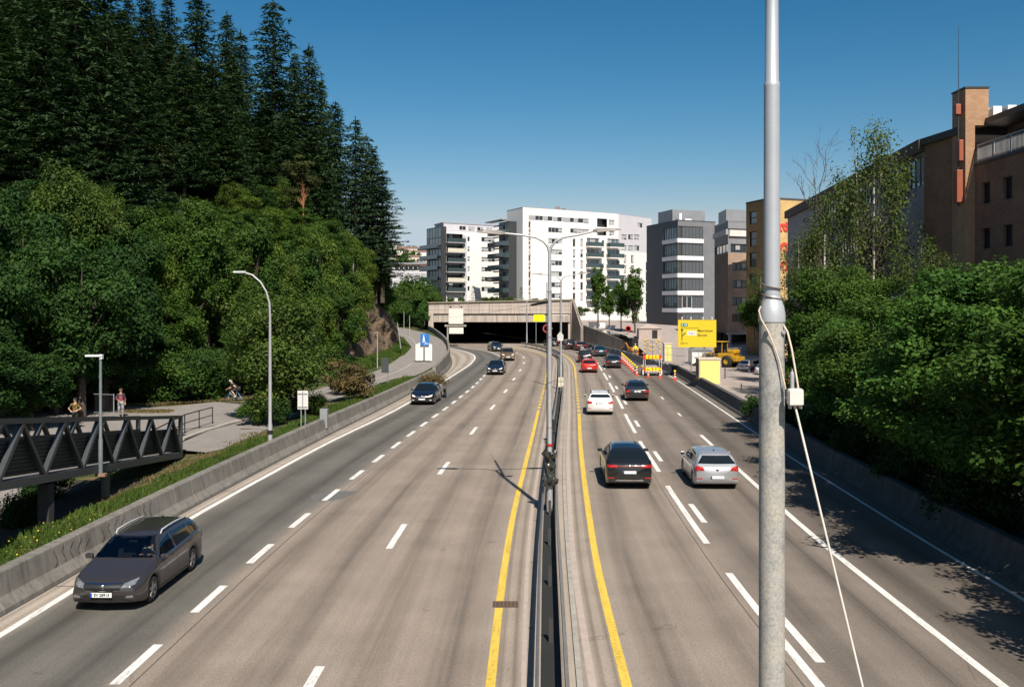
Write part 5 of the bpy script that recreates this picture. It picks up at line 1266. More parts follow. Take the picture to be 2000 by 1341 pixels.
for (x, y) in fp:
    k = np.random.RandomState(int(abs(x * 7 + y))).permutation(len(tmpl))[:240]; PP.append(tmpl[k] * rs_.uniform(.7, 1.3) + np.array([x, y, z_far(x, y)])); NN.append(rvec(np.random.RandomState(1), 240) + np.array([0, -.4, .6]))
PP = np.vstack(PP); n = len(PP)
me = leaves_mesh('far_trees', PP, np.vstack(NN), rvec(np.random.RandomState(2), n), np.full(n, 2.4), np.full(n, 1.7), np.random.RandomState(3).rand(n), LEAFM)
tag(link_mesh('woods', me), kind='stuff')
hw = [M('cream house wall', (.62, .55, .45), .8), M('pale pink house wall', (.50, .42, .37), .8), M('white house wall', (.75, .72, .68), .8)]; hr = [M('red tile roof', (.19, .115, .09), .8), M('grey slate roof', (.16, .15, .15), .8)]
for i, (px, d, w, h_) in enumerate([(768, 1450, 16, 8), (775, 1300, 14, 7), (783, 1560, 20, 8), (790, 1380, 15, 7), (797, 1620, 34, 8), (803, 1300, 14, 8), (810, 1480, 18, 7), (817, 1390, 15, 8), (824, 1560, 26, 8), (830, 1320, 14, 7), (836, 1450, 16, 8), (779, 1680, 18, 8)]):
    x = (px - CX) * d / F; z = z_far(x, d); dd = 9.0
    b = MB(); b.box((0, 0, h_ / 2), (w, dd, h_), 0, 0); b.add([(-w / 2 - .6, -dd / 2 - .6, h_), (w / 2 + .6, -dd / 2 - .6, h_), (w / 2 + .6, dd / 2 + .6, h_), (-w / 2 - .6, dd / 2 + .6, h_), (-w / 2 - .6, 0, h_ + 3.2), (w / 2 + .6, 0, h_ + 3.2)], [(0, 1, 5, 4), (2, 3, 4, 5), (0, 4, 3), (1, 2, 5)], 1)
    for k in range(3): b.box((-w * .3 + k * w * .3, -dd / 2 - .05, h_ * .55), (1.6, .1, 2.0), 0, 2)
    o = b.build('house', [hw[i % 3], hr[i % 2], GLB]); o.location = (x, d, z + 3); tag(o, 'small house with a pitched roof far up the hillside', 'house', 'houses on the far hillside')
# ------------------------------------------------------------------ vehicles
def paint(name, col, metal=.35, rough=.32):
    if name in _mc: return _mc[name]
    m, nt, out = new_mat(name)
    co = nd(nt, 'ShaderNodeTexCoord').outputs['Object']
    z = nd(nt, 'ShaderNodeSeparateXYZ', {0: co}).outputs[2]
    d = mathn(nt, 'MULTIPLY', mathn(nt, 'SUBTRACT', .62, z), 1.6, True)           # road dust low on the body
    d = mathn(nt, 'MULTIPLY', d, mathn(nt, 'ADD', mathn(nt, 'MULTIPLY', noise(nt, co, 3, 4), .7), .1), True)
    base = mixc(nt, mathn(nt, 'MULTIPLY', d, .45), col, (.17, .15, .13))
    bsdf(nt, out, base, mathn(nt, 'ADD', rough, mathn(nt, 'MULTIPLY', d, .4)), metal, None, .5, .9, **{'Coat Roughness': .06})
    _mc[name] = m
    return m
CARGLASS = glass_dark('car glass', (.008, .012, .014), .03)
CHROME = M('chrome trim', (.62, .62, .63), .2, 1.0, .05)
HEADL = M('headlamp lens', (.30, .32, .34), .10, .5, .55, 9, 0, 40, .9, .8)
TAILL = M('tail lamp red', (.42, .012, .010), .18, 0, .2, 14, 0, 40, .8, .5)
REFL = M('red reflector', (.45, .02, .012), .3)
PLATE = M('white number plate', (.72, .73, .72), .45, 0, .03)
PLBLUE = M('plate blue strip', (.02, .05, .35), .5)
RIMM = M('alloy rim', (.38, .385, .39), .35, .8, .1); RIMD = M('dark rim', (.10, .10, .105), .4, .6, .1)
SEATM = M('dark car seat', (.018, .018, .02), .9)
def see_glass():
    m, nt, out = new_mat('tinted windscreen glass')
    fr = nd(nt, 'ShaderNodeFresnel', {'IOR': 1.5}).outputs[0]
    t = nd(nt, 'ShaderNodeBsdfTransparent', {'Color': c4((.50, .56, .56))}); g = nd(nt, 'ShaderNodeBsdfGlossy', {'Color': c4((.9, .95, 1)), 'Roughness': .02})
    mx = nd(nt, 'ShaderNodeMixShader', {0: mathn(nt, 'ADD', fr, .03), 1: t.outputs[0], 2: g.outputs[0]}); nt.links.new(mx.outputs[0], out.inputs['Surface']); return m
SEEGLASS = see_glass()

SPEC = {
 'wagon': dict(L=4.47, W=1.79, clear=.20, top=[(0, .60), (.015, .68), (.05, .76), (.14, .86), (.255, .97), (.39, 1.39), (.46, 1.45), (.6, 1.475), (.8, 1.44), (.89, 1.39), (.945, 1.16), (.975, 1.0), (1, .86)], belt=[(0, .56), (.1, .74), (.255, .90), (.6, .95), (.85, 1.0), (.95, .98), (1, .82)], ax=(.195, .79), r=.318, roofw=.42),
 'hatch': dict(L=4.25, W=1.79, clear=.19, top=[(0, .60), (.02, .70), (.06, .77), (.16, .88), (.27, .98), (.41, 1.37), (.5, 1.435), (.62, 1.45), (.8, 1.41), (.885, 1.34), (.955, 1.02), (.98, .96), (1, .84)], belt=[(0, .56), (.1, .75), (.27, .91), (.6, .95), (.85, .98), (.955, .95), (1, .8)], ax=(.20, .815), r=.318, roofw=.42),
 'coupe_suv': dict(L=4.58, W=1.85, clear=.22, top=[(0, .66), (.02, .82), (.08, .94), (.2, 1.03), (.28, 1.10), (.41, 1.52), (.5, 1.60), (.64, 1.60), (.78, 1.50), (.87, 1.32), (.925, 1.15), (.975, 1.09), (1, .92)], belt=[(0, .62), (.1, .88), (.28, 1.02), (.6, 1.06), (.85, 1.10), (.925, 1.08), (1, .9)], ax=(.19, .795), r=.36, roofw=.46),
 'liftback': dict(L=4.67, W=1.81, clear=.19, top=[(0, .56), (.02, .68), (.1, .81), (.25, .95), (.38, 1.36), (.47, 1.44), (.6, 1.45), (.75, 1.33), (.86, 1.12), (.91, 1.04), (.975, .99), (1, .80)], belt=[(0, .53), (.1, .76), (.25, .89), (.6, .94), (.86, .97), (.91, .96), (1, .76)], ax=(.195, .79), r=.318, roofw=.44),
 'suv': dict(L=4.30, W=1.80, clear=.24, top=[(0, .68), (.02, .86), (.1, .97), (.24, 1.07), (.35, 1.50), (.44, 1.61), (.68, 1.63), (.90, 1.57), (.95, 1.20), (.975, 1.06), (1, .95)], belt=[(0, .64), (.1, .9), (.24, 1.0), (.6, 1.03), (.9, 1.06), (.95, 1.03), (1, .9)], ax=(.195, .80), r=.345, roofw=.34),
}
def make_car(root, kind, pm, rim=None, hollow=False, rails=None, plate=None, dark_trim=True, tail=None, headm=None, detail=True, chrome_grille=False):
    S = SPEC[kind]; L, W = S['L'], S['W']; hw = W / 2
    topf, beltf = interp(S['top']), interp(S['belt'])
    st = sorted(set([round(x, 4) for x in np.linspace(0, 1, 61)] + [0.006, .014, .994, .986] + [round(a + k * S['r'] * 1.17 / L, 4) for a in S['ax'] for k in np.linspace(-1, 1, 17)]))
    st = [s for s in st if 0 <= s <= 1]
    sm = lambda f, s: sum(f(min(1, max(0, s + d))) * w for d, w in ((-.018, .15), (-.009, .2), (0, .3), (.009, .2), (.018, .15)))
    ra = S['r'] * 1.15; rings = []; V = []; n = 0
    for s in st:
        y = L / 2 - s * L
        w = hw * (1 - .17 * max(0, (.13 - s) / .13) ** 2.2 - .10 * max(0, (s - .88) / .12) ** 2.4)
        zt, zb = sm(topf, s), sm(beltf, s); zb = min(zb, zt - .025)
        lo = S['clear'] + .05 * max(0, (.06 - s) / .06) + .08 * max(0, (s - .95) / .05)
        for a in S['ax']:
            dy = abs(s - a) * L
            if dy < ra: lo = max(lo, S['r'] + math.sqrt(ra * ra - dy * dy))
        lo = min(lo, zb - .12); h = zt - zb
        rw = S['roofw']
        half = [(0, lo), (w * .80, lo), (w * .965, lo + .0), (w * .995, lo + .05), (w * 1.0, lo + (zb - lo) * .45), (w * .992, zb - .10 * min(1, (zb - lo) / .4)), (w * .975, zb - .03), (w * .945, zb),
                (w * .93 - rw * .28 * h, zb + .30 * h), (w * .925 - rw * .62 * h, zb + .62 * h), (w * .915 - rw * .92 * h - .015, zb + .87 * h), (w * .86 - rw * 1.05 * h, zb + .955 * h), (w * .70 - rw * .8 * h, zb + .985 * h), (w * .38, zt), (0, zt + .012)]
        cur = .16 * max(0, (.12 - s) / .12) - .07 * max(0, (s - .9) / .1)
        ring = []
        for (x, z) in half: ring.append((x, y - cur * (x / hw) ** 2 + (.05 * max(0, 1 - s / .03) * (1 - ((z - .5) / .3) ** 2) if s < .03 else 0), z))
        full = ring + [(-x, yy, z) for (x, yy, z) in ring[-2:0:-1]]
        n = len(full); V += full
    fs = [(j * n + i, j * n + (i + 1) % n, (j + 1) * n + (i + 1) % n, (j + 1) * n + i) for j in range(len(st) - 1) for i in range(n)]
    m0 = len(V); V += [(0, L / 2 + .03, .5), (0, -L / 2 - .0, .55)]
    fs += [(m0, (i + 1) % n, i) for i in range(n)]; e = (len(st) - 1) * n
    fs += [(m0 + 1, e + i, e + (i + 1) % n) for i in range(n)]
    bvh = BVHTree.FromPolygons(V, fs)
    DIR = {'front': (Vector((0, -1, 0)), lambda a, c: Vector((a, L, c))), 'rear': (Vector((0, 1, 0)), lambda a, c: Vector((a, -L, c))), 'left': (Vector((1, 0, 0)), lambda a, c: Vector((-W * 1.5, a, c))), 'right': (Vector((-1, 0, 0)), lambda a, c: Vector((W * 1.5, a, c)))}
    kill = []
    def patch(q, way, off=.007, nx=8, ny=5, mi=0, mb=None, cut=False):
        """a four-cornered patch laid on the body from one side; q runs bottom a, bottom b, top b, top a"""
        d, o = DIR[way]; mb = mb or MB(); vs = []
        for j in range(ny + 1):
            for i in range(nx + 1):
                u, v = i / nx, j / ny
                a = (q[0][0] * (1 - u) + q[1][0] * u) * (1 - v) + (q[3][0] * (1 - u) + q[2][0] * u) * v
                c = (q[0][1] * (1 - u) + q[1][1] * u) * (1 - v) + (q[3][1] * (1 - u) + q[2][1] * u) * v
                hit, nn, _, _ = bvh.ray_cast(o(a, c), d)
                if hit is None: hit, nn, _, _ = bvh.find_nearest(o(a, c) + d * (L * .55 if way in ('front', 'rear') else W * 1.05))
                if nn.dot(d) > 0: nn = -nn
                vs.append(hit + nn * off - d * .002)
        c0 = (vs[1] - vs[0]).cross(vs[nx + 1] - vs[0]); k = [(0, 1, 2, 3), (3, 2, 1, 0)][c0.dot(d) > 0]
        mb.add(vs, [tuple((j * (nx + 1) + i, j * (nx + 1) + i + 1, (j + 1) * (nx + 1) + i + 1, (j + 1) * (nx + 1) + i)[t] for t in k) for j in range(ny) for i in range(nx)], mi, True)
        if cut: kill.append((q, way))
        return mb
    G_ = SEEGLASS if hollow else CARGLASS
    sy = lambda s: L / 2 - s * L
    T = S['top']; cow = next(i for i in range(len(T)) if T[i][0] >= .235); s_c, z_c = T[cow]; s_r, z_r = T[cow + 1]
    zr_f = topf(s_r + .012); wb = hw * .94; H = max(z for _, z in T)
    # windscreen, rear window, side windows
    zb_c = beltf(s_c) + .03
    ws = [(-wb + .05, z_c + .03), (wb - .05, z_c + .03), (wb - .04 - S['roofw'] * (zr_f - zb_c) * 1.05 - .06, zr_f + .0), (-(wb - .04 - S['roofw'] * (zr_f - zb_c) * 1.05 - .06), zr_f)]
    patch(ws, 'front', .008, 14, 8, 0, None, hollow).build('windscreen', G_, root)
    s_t = T[-4][0] if kind not in ('liftback', 'coupe_suv') else T[-5][0]; z_t = topf(s_t) - .03; s_b, z_b = (T[-3] if kind not in ('liftback', 'coupe_suv') else T[-3])
    if kind in ('liftback', 'coupe_suv'): s_t, z_t = (.74, topf(.75)) if kind == 'liftback' else (.80, topf(.81)); 
    z_b2 = z_b + (.05 if kind in ('liftback', 'coupe_suv') else -.01)
    rwid = hw * .84; twid = hw * (.60 if kind != 'suv' else .68)
    patch([(rwid, z_b2), (-rwid, z_b2), (-twid, z_t - .02), (twid, z_t - .02)], 'rear', .008, 12, 6).build('rear_window', CARGLASS, root)
    bl = lambda s: beltf(s) + .035
    rfz = lambda s: topf(s) - (.095 + .02)
    sA = s_c + .045; sF = s_r - .01; sB = .535; sR = {'wagon': .80, 'hatch': .80, 'coupe_suv': .80, 'liftback': .79, 'suv': .78}[kind]
    for sd in ('left', 'right'):
        quads = [[(sA, bl(sA)), (sB - .012, bl(sB)), (sB - .012, rfz(sB)), (sF, rfz(sF) - .01)], [(sB + .012, bl(sB)), (sR, bl(sR)), (sR - .03, rfz(sR - .03)), (sB + .012, rfz(sB))]]
        if kind in ('wagon', 'suv'): quads.append([(sR + .018, bl(sR)), (.915, bl(.9) + .02), (.885, rfz(.88)), (sR - .01, rfz(sR))])
        elif kind != 'hatch': quads.append([(sR + .012, bl(sR)), (.865, bl(.86)), (.855, bl(.86) + .03), (sR - .018, rfz(sR) - .01)])
        for i, q in enumerate(quads):
            patch([(sy(a), c) for a, c in q], sd, .006, 6, 4, 0, None, hollow and sd == 'left' and i == 0).build('side_window', G_ if (hollow and i == 0) else CARGLASS, root)
    # lamps, grille, plates, bumper trim
    hl = headm or HEADL; zf = topf(.05)
    for sg in (-1, 1):
        patch([(sg * hw * .50, zf - .17), (sg * hw * .80, zf - .12), (sg * hw * .84, zf + .00), (sg * hw * .54, zf - .085)], 'front', .009, 6, 4).build('headlight', hl, root)
        patch([(sg * hw * .62, S['clear'] + .15), (sg * hw * .80, S['clear'] + .16), (sg * hw * .79, S['clear'] + .22), (sg * hw * .62, S['clear'] + .21)], 'front', .008, 4, 2).build('fog_lamp', hl, root)
    patch([(-hw * .44, zf - .22), (hw * .44, zf - .22), (hw * .52, zf - .085), (-hw * .52, zf - .085)], 'front', .010, 8, 3).build('grille', CHROME if chrome_grille else BLACK(), root)
    if not chrome_grille: 
        mb = patch([(-hw * .50, zf - .095), (hw * .50, zf - .095), (hw * .52, zf - .072), (-hw * .52, zf - .072)], 'front', .013, 8, 1); mb = patch([(-hw * .44, zf - .235), (hw * .44, zf - .235), (hw * .45, zf - .22), (-hw * .45, zf - .22)], 'front', .013, 8, 1, 0, mb); mb.build('grille_trim', CHROME, root)
    patch([(-hw * .5, S['clear'] + .10), (hw * .5, S['clear'] + .10), (hw * .56, S['clear'] + .21), (-hw * .56, S['clear'] + .21)], 'front', .008, 8, 2).build('lower_grille', BLACK(), root)
    yf = L / 2 + .075
    zp = S['clear'] + .255
    b = MB(); b.box((0, yf, zp), (.52, .012, .11), 0, 0); b.box((-.235 if False else .235, yf + .008, zp), (.045, .006, .105), 0, 1); pl = b.build('number_plate', [PLATE, PLBLUE], root)
    if plate: text(plate, .092, (-0.02 + .0, .009, zp * 0 + .0), (R(90), 0, R(180)), BLACK(), pl, 'plate_number', 'CENTER', 1.05).location = (-.02, yf + .010, zp)
    # rear
    zrl = (beltf(.96) - .04) if kind != 'coupe_suv' else 1.02
    for sg in (-1, 1):
        if tail == 'bar': q = [(sg * hw * .52, zrl - .14), (sg * hw * .93, zrl - .14), (sg * hw * .92, zrl - .04), (sg * hw * .52, zrl - .05)]
        elif kind == 'suv': q = [(sg * hw * .76, zrl - .28), (sg * hw * .95, zrl - .28), (sg * hw * .92, zrl - .0), (sg * hw * .76, zrl - .02)]
        else: q = [(sg * hw * .56, zrl - .13), (sg * hw * .95, zrl - .15), (sg * hw * .92, zrl + .03), (sg * hw * .62, zrl - .00)]
        patch(q, 'rear', .010, 6, 4).build('tail_light', TAILL, root)
        patch([(sg * hw * .66, S['clear'] + .23), (sg * hw * .90, S['clear'] + .23), (sg * hw * .90, S['clear'] + .27), (sg * hw * .66, S['clear'] + .27)], 'rear', .009, 4, 1).build('reflector', REFL, root)
    if tail == 'bar': patch([(-hw * .52, zrl - .10), (hw * .52, zrl - .10), (hw * .52, zrl - .075), (-hw * .52, zrl - .075)], 'rear', .011, 8, 1).build('light_bar', TAILL, root)
    zpr = {'wagon': .80, 'hatch': .50, 'coupe_suv': .70, 'liftback': .74, 'suv': .80}[kind]
    hit = bvh.ray_cast(Vector((0, -L, zpr)), Vector((0, 1, 0)))[0]; yr = hit.y if hit else -L / 2
    b = MB(); b.box((0, yr - .014, zpr), (.52, .014, .11)); b.box((-.235, yr - .023, zpr), (.045, .006, .105), 0, 1); b.build('number_plate', [PLATE, PLBLUE], root)
    hb = bvh.ray_cast(Vector((0, -L, zrl - .08)), Vector((0, 1, 0)))[0]
    b = MB(); b.lathe([(.0, -.02), (.055, -.018), (.06, 0)], (0, (hb.y if hb else -L / 2) - .004, zrl - .08), 14, 'Y'); b.build('badge', CHROME, root)
    b = MB(); b.lathe([(.06, 0), (.055, .012), (.0, .014)], (0, yf - .04, zf - .13), 14, 'Y'); b.build('badge', CHROME, root)
    if dark_trim: patch([(hw * .86, S['clear'] + .09), (-hw * .86, S['clear'] + .09), (-hw * .88, S['clear'] + .20), (hw * .88, S['clear'] + .20)], 'rear', .007, 10, 2).build('rear_bumper_trim', BLACK(), root)
    if tail == 'bar': patch([(hw * .62, S['clear'] + .13), (-hw * .62, S['clear'] + .13), (-hw * .54, S['clear'] + .19), (hw * .54, S['clear'] + .19)], 'rear', .014, 8, 1).build('skid_plate', CHROME, root)
    for sd in ('left', 'right'):
        mb = MB(); seam = BLACK()
        for s0 in (s_c + .02, sB, sR + .02):
            if s0 < .80: patch([(sy(s0 - .0012), S['clear'] + .16), (sy(s0 + .0012), S['clear'] + .16), (sy(s0 + .0012), beltf(s0) - .01), (sy(s0 - .0012), beltf(s0) - .01)], sd, .003, 1, 6, 0, mb)
        patch([(sy(S['ax'][0] + .085), S['clear'] + .01), (sy(S['ax'][1] - .085), S['clear'] + .01), (sy(S['ax'][1] - .085), S['clear'] + .09), (sy(S['ax'][0] + .085), S['clear'] + .09)], sd, .004, 6, 1, 0, mb)
        mb.build('door_seam', seam, root)
        for s0 in (sB - .05, sR - .06):
            mb = MB(); patch([(sy(s0 - .018), beltf(s0) - .12), (sy(s0 + .018), beltf(s0) - .12), (sy(s0 + .018), beltf(s0) - .09), (sy(s0 - .018), beltf(s0) - .09)], sd, .022, 3, 1, 0, mb); mb.build('door_handle', pm, root)
    # body: opened where clear glass shows the cabin
    if kill:
        def inside(q, a, c):
            sg = []
            for i in range(4):
                (x0, z0), (x1, z1) = q[i], q[(i + 1) % 4]; sg.append((x1 - x0) * (c - z0) - (z1 - z0) * (a - x0))
            return all(v > 0.004 for v in sg) or all(v < -.004 for v in sg)
        keep = []
        for f in fs:
            c = Vector((0, 0, 0))
            for i in f: c += Vector(V[i])
            c /= len(f); dead = False
            for (q, way) in kill:
                if way == 'front' and c.y > -.3 and all(inside(q, V[i][0], V[i][2]) for i in f) and V[f[0]][2] > .9: dead = True
                if way == 'left' and c.x < 0 and all(inside(q, V[i][1], V[i][2]) for i in f): dead = True
            if not dead: keep.append(f)
        fs = keep
    b = MB(); b.add(V, fs, 0, True); b.build('body', pm, root, normals=not kill)
    b = MB(); b.box((0, 0, S['clear'] + .08), (W * .78, L * .9, .16)); b.build('underbody', BLACK(), root)
    # wheels
    r = S['r']; prof = [(r * .64, -.10), (r * .93, -.105), (r, -.07), (r, .07), (r * .93, .105), (r * .64, .10)]
    for a in S['ax']:
        for sg in (-1, 1):
            b = MB(); c = (sg * (hw - .13), sy(a), r); b.lathe(prof, c, 24, 'X', cap=False); wv = b.build('wheel', RUBBER(), root)
            b = MB(); x = sg * (hw - .13) + sg * .085
            b.lathe([(r * .66, sg * .10 - sg * .0), (r * .58, sg * .092)], (sg * (hw - .13), sy(a), r), 24, 'X', cap=False); b.lathe([(.07, -.02 * sg), (.065, .012 * sg), (0.001, .014 * sg)], (x, sy(a), r), 10, 'X')
            for k in range(5):
                an = 2 * math.pi * k / 5 + .3; p = Vector((x, sy(a) + math.cos(an) * r * .33, r + math.sin(an) * r * .33))
                b.box(p, (.025, r * .56, .075), rot=Matrix.Rotation(an, 3, 'X'))
            b.lathe([(r * .6, -.03 * sg), (.001, -.03 * sg)], (x, sy(a), r), 20, 'X', 1)
            b.build('rim', [rim or RIMM, BLACK()], wv)
    for sg in (-1, 1):
        ym = sy(sA) - .02; zm = bl(sA) + .055; xm = hw * .94 + .12
        b = MB(); b.box((sg * xm, ym, zm), (.20, .11, .135), 0, 0, .035); b.box((sg * (xm - .13), ym, zm - .06), (.12, .05, .03)); b.box((sg * xm, ym - .058, zm), (.15, .006, .095), 0, 1); b.build('wing_mirror', [pm if kind != 'suv' else BLACK(), CARGLASS], root)
    if rails:
        for sg in (-1, 1):
            x = hw * .93 - S['roofw'] * .52 - .03; pts = [(sg * x, sy(s), topf(s) - .012 + (.045 if 0 < i < 6 else -.03)) for i, s in enumerate((.45, .47, .55, .64, .74, .83, .855))]
            b = MB(); b.tube(pts, .022, 6); b.build('roof_rail', rails, root)
    b = MB(); b.box((0, sy(.80 if kind != 'liftback' else .66), topf(.80 if kind != 'liftback' else .66) + .03), (.03, .12, .06)); b.build('roof_aerial', BLACK(), root)
    if hollow:
        b = MB(); yb = sy(.50)
        for sg in (-1, 1):
            b.box((sg * .38, yb, .78), (.50, .16, .62), 0, 0, .05); b.box((sg * .38, yb + .26, .48), (.50, .5, .16), 0, 0, .04); b.box((sg * .38, yb - .02, 1.17), (.24, .1, .18), 0, 0, .03)
        b.build('seat', SEATM, root)
        b = MB(); b.box((0, sy(.31), .86), (1.45, .3, .14), 0, 0, .04); b.box((0, -.3, .32), (1.5, 2.6, .03)); b.box((0, -1.1, .8), (1.4, .05, .7)); b.build('dashboard', SEATM, root)
        b = MB(); b.lathe([(.17, -.012), (.19, 0), (.17, .012)], (-.38, sy(.375), .93), 20, 'Y'); b.build('steering_wheel', BLACK(), root)
        b = MB(); b.box((.0, sy(.385), 1.27), (.22, .03, .065), 0, 0, .01); b.build('interior_mirror', BLACK(), root)
def place_car(kind, pm, pos, head, label, rear=True, name='car', **kw):
    """pos: middle of the bumper that faces the camera; head: direction of travel, degrees to the right of straight ahead"""
    L = SPEC[kind]['L']; a = R(head)
    if rear: rz = -a; c = Vector((pos[0] + math.sin(a) * L / 2, pos[1] + math.cos(a) * L / 2, .008))
    else: rz = math.pi - a; c = Vector((pos[0] + math.sin(a) * L / 2, pos[1] + math.cos(a) * L / 2, .008))
    root = thing(name, label, 'car', c, rz)
    make_car(root, kind, pm, **kw); return root
C_TAUPE = paint('taupe metallic paint', (.074, .066, .067), .6, .28); C_BLK = paint('black paint', (.010, .010, .014), .2, .22); C_GREY = paint('dark grey metallic paint', (.035, .037, .040), .45, .3)
C_SILV = paint('silver metallic paint', (.50, .51, .53), .55, .34); C_WHT = paint('white car paint', (.74, .73, .70), 0, .3); C_RED = paint('red car paint', (.50, .028, .016), .1, .3)
C_GOLD = paint('bronze gold paint', (.24, .16, .09), .45, .35); C_TEAL = paint('dark teal paint', (.012, .045, .060), .3, .25); C_NAVY = paint('dark navy paint', (.012, .017, .032), .25, .25); C_MAR = paint('dark maroon paint', (.055, .018, .020), .3, .3); C_GRN = paint('blackish graphite paint', (.018, .020, .022), .4, .28)
near = place_car('wagon', C_TAUPE, (-9.78, 22.0), 1.2, 'taupe estate car with silver roof rails and a driver, nearest on the left', False, hollow=True, rails=M('silver rail', (.50, .51, .52), .4, .2), plate='SV 28913')
place_car('hatch', C_BLK, (-6.55, 66.8), 4.2, 'black car with bright headlamps towing a loaded trailer', False, chrome_grille=True, headm=M('bright headlamp', (.78, .75, .72), .15, 0, .1, 20))
place_car('hatch', C_NAVY, (-1.77, 94.8), 4.0, 'dark navy hatchback with pale headlamps in the middle of the left lanes', False, headm=M('bright headlamp', (.78, .75, .72), .15))
place_car('suv', C_GOLD, (-.5, 118.0), -3.0, 'bronze gold off-roader with a roof rack coming out of the tunnel', False, rails=CHROME, headm=M('bright headlamp', (.78, .75, .72), .15))
place_car('hatch', C_GREY, (-2.05, 141.0), -14.0, 'dark car just leaving the tunnel mouth', False, headm=M('bright headlamp', (.78, .75, .72), .15))
place_car('coupe_suv', C_GRN, (4.66, 36.5), 1.8, 'large dark grey crossover with a red light bar, nearest on the right side', True, tail='bar', rim=RIMD)
place_car('hatch', C_SILV, (8.14, 36.5), 2.2, 'silver hatchback driving beside the dark crossover', True, dark_trim=False)
place_car('wagon', C_WHT, (5.82, 60.8), 4.0, 'white estate car with roof bars following the yellow line', True, rails=BLACK(), dark_trim=False)
place_car('liftback', C_GREY, (9.45, 69.5), 4.5, 'dark grey liftback alone in the right lane beside the white estate', True)
place_car('hatch', C_RED, (8.2, 97.8), 4.5, 'bright red hatchback in the queue towards the tunnel', True)
place_car('suv', C_BLK, (9.1, 114.5), 3.0, 'boxy black off-roader right ahead of the red hatchback', True)
place_car('liftback', C_GREY, (11.55, 104.5), 2.0, 'dark grey saloon beside the row of cones', True)
place_car('liftback', C_TEAL, (12.3, 127.5), -2.0, 'low dark teal car with a white mark on its boot near the mesh barrier', True)
place_car('hatch', C_MAR, (10.9, 143.5), -10.0, 'maroon hatchback at the head of the queue by the dark wall', True)
place_car('suv', C_BLK, (9.6, 147.0), -12.0, 'black van-like car partly hidden beside the maroon hatchback', True)
place_car('hatch', C_GREY, (7.3, 157.5), -14.0, 'dark grey car half hidden behind the second lamp post', True)
place_car('hatch', C_SILV, (24.3, 97.5), 62.0, 'silver parked car showing its front behind the foreground pole', True)
place_car('hatch', C_WHT, (24.6, 91.5), 60.0, 'white parked car half cut off by the foreground pole', True)
place_car('hatch', C_RED, (22.6, 78.0), 55.0, 'red parked car mostly hidden behind the pole and the trees', True)
# roof bars and stickers
# trailer with garden waste behind the black car
def trailer():
    a = R(4.2); p = Vector((-6.55 + math.sin(a) * 5.6, 66.8 + math.cos(a) * 5.6, 0)); root = thing('trailer', 'small grey box trailer piled with brown branches behind the black car', 'trailer', p, math.pi - a)
    st = M('trailer steel', (.48, .46, .43), .5, .4, .15)
    b = MB(); b.box((0, 0, .55), (1.5, 2.2, .06)); b.box((-.74, 0, .85), (.04, 2.2, .62)); b.box((.74, 0, .85), (.04, 2.2, .62)); b.box((0, 1.08, .85), (1.5, .04, .62)); b.box((0, -1.08, .85), (1.5, .04, .62)); b.build('box', st, root)
    b = MB(); b.tube([(0, 1.1, .5), (0, 2.0, .45)], .04, 6); b.build('drawbar', st, root)
    for sg in (-1, 1):
        b = MB(); b.lathe([(.15, -.08), (.28, -.085), (.30, -.05), (.30, .05), (.28, .085), (.15, .08)], (sg * .88, 0, .3), 16, 'X'); w = b.build('wheel', RUBBER(), root)
        b = MB(); b.lathe([(.16, .05 * sg), (.001, .06 * sg)], (sg * .88, 0, .3), 12, 'X'); b.build('rim', RIMM, w)
        b = MB(); b.box((sg * .88, 0, .66), (.24, .8, .04)); b.build('mudguard', BLACK(), root)
    br = thing('branch_load', 'heap of brown cut branches lying in the box trailer', 'branches', p + Vector((0, 0, .9)), math.pi - a)
    rs = np.random.RandomState(12); n = 2600; q = rs.normal(size=(n, 3)) * np.array([.42, .62, .22]) + np.array([.08, 0, .38])
    link_mesh('twigs', leaves_mesh('twigs', q, rs.normal(size=(n, 3)), rs.normal(size=(n, 3)) * np.array([1, 1, .6]), rs.uniform(.15, .4, n), rs.uniform(.03, .10, n), rs.rand(n), LEAFB), br)
    b = MB()
    for k in range(16):
        v = Vector((rs.normal() * .5, rs.normal() * .6, .3)); b.tube([v, v + Vector((rs.normal() * .5, rs.normal() * .5, .2 + .2 * rs.rand()))], [.018, .006], 4)
    b.build('sticks', BARK, br)
trailer()
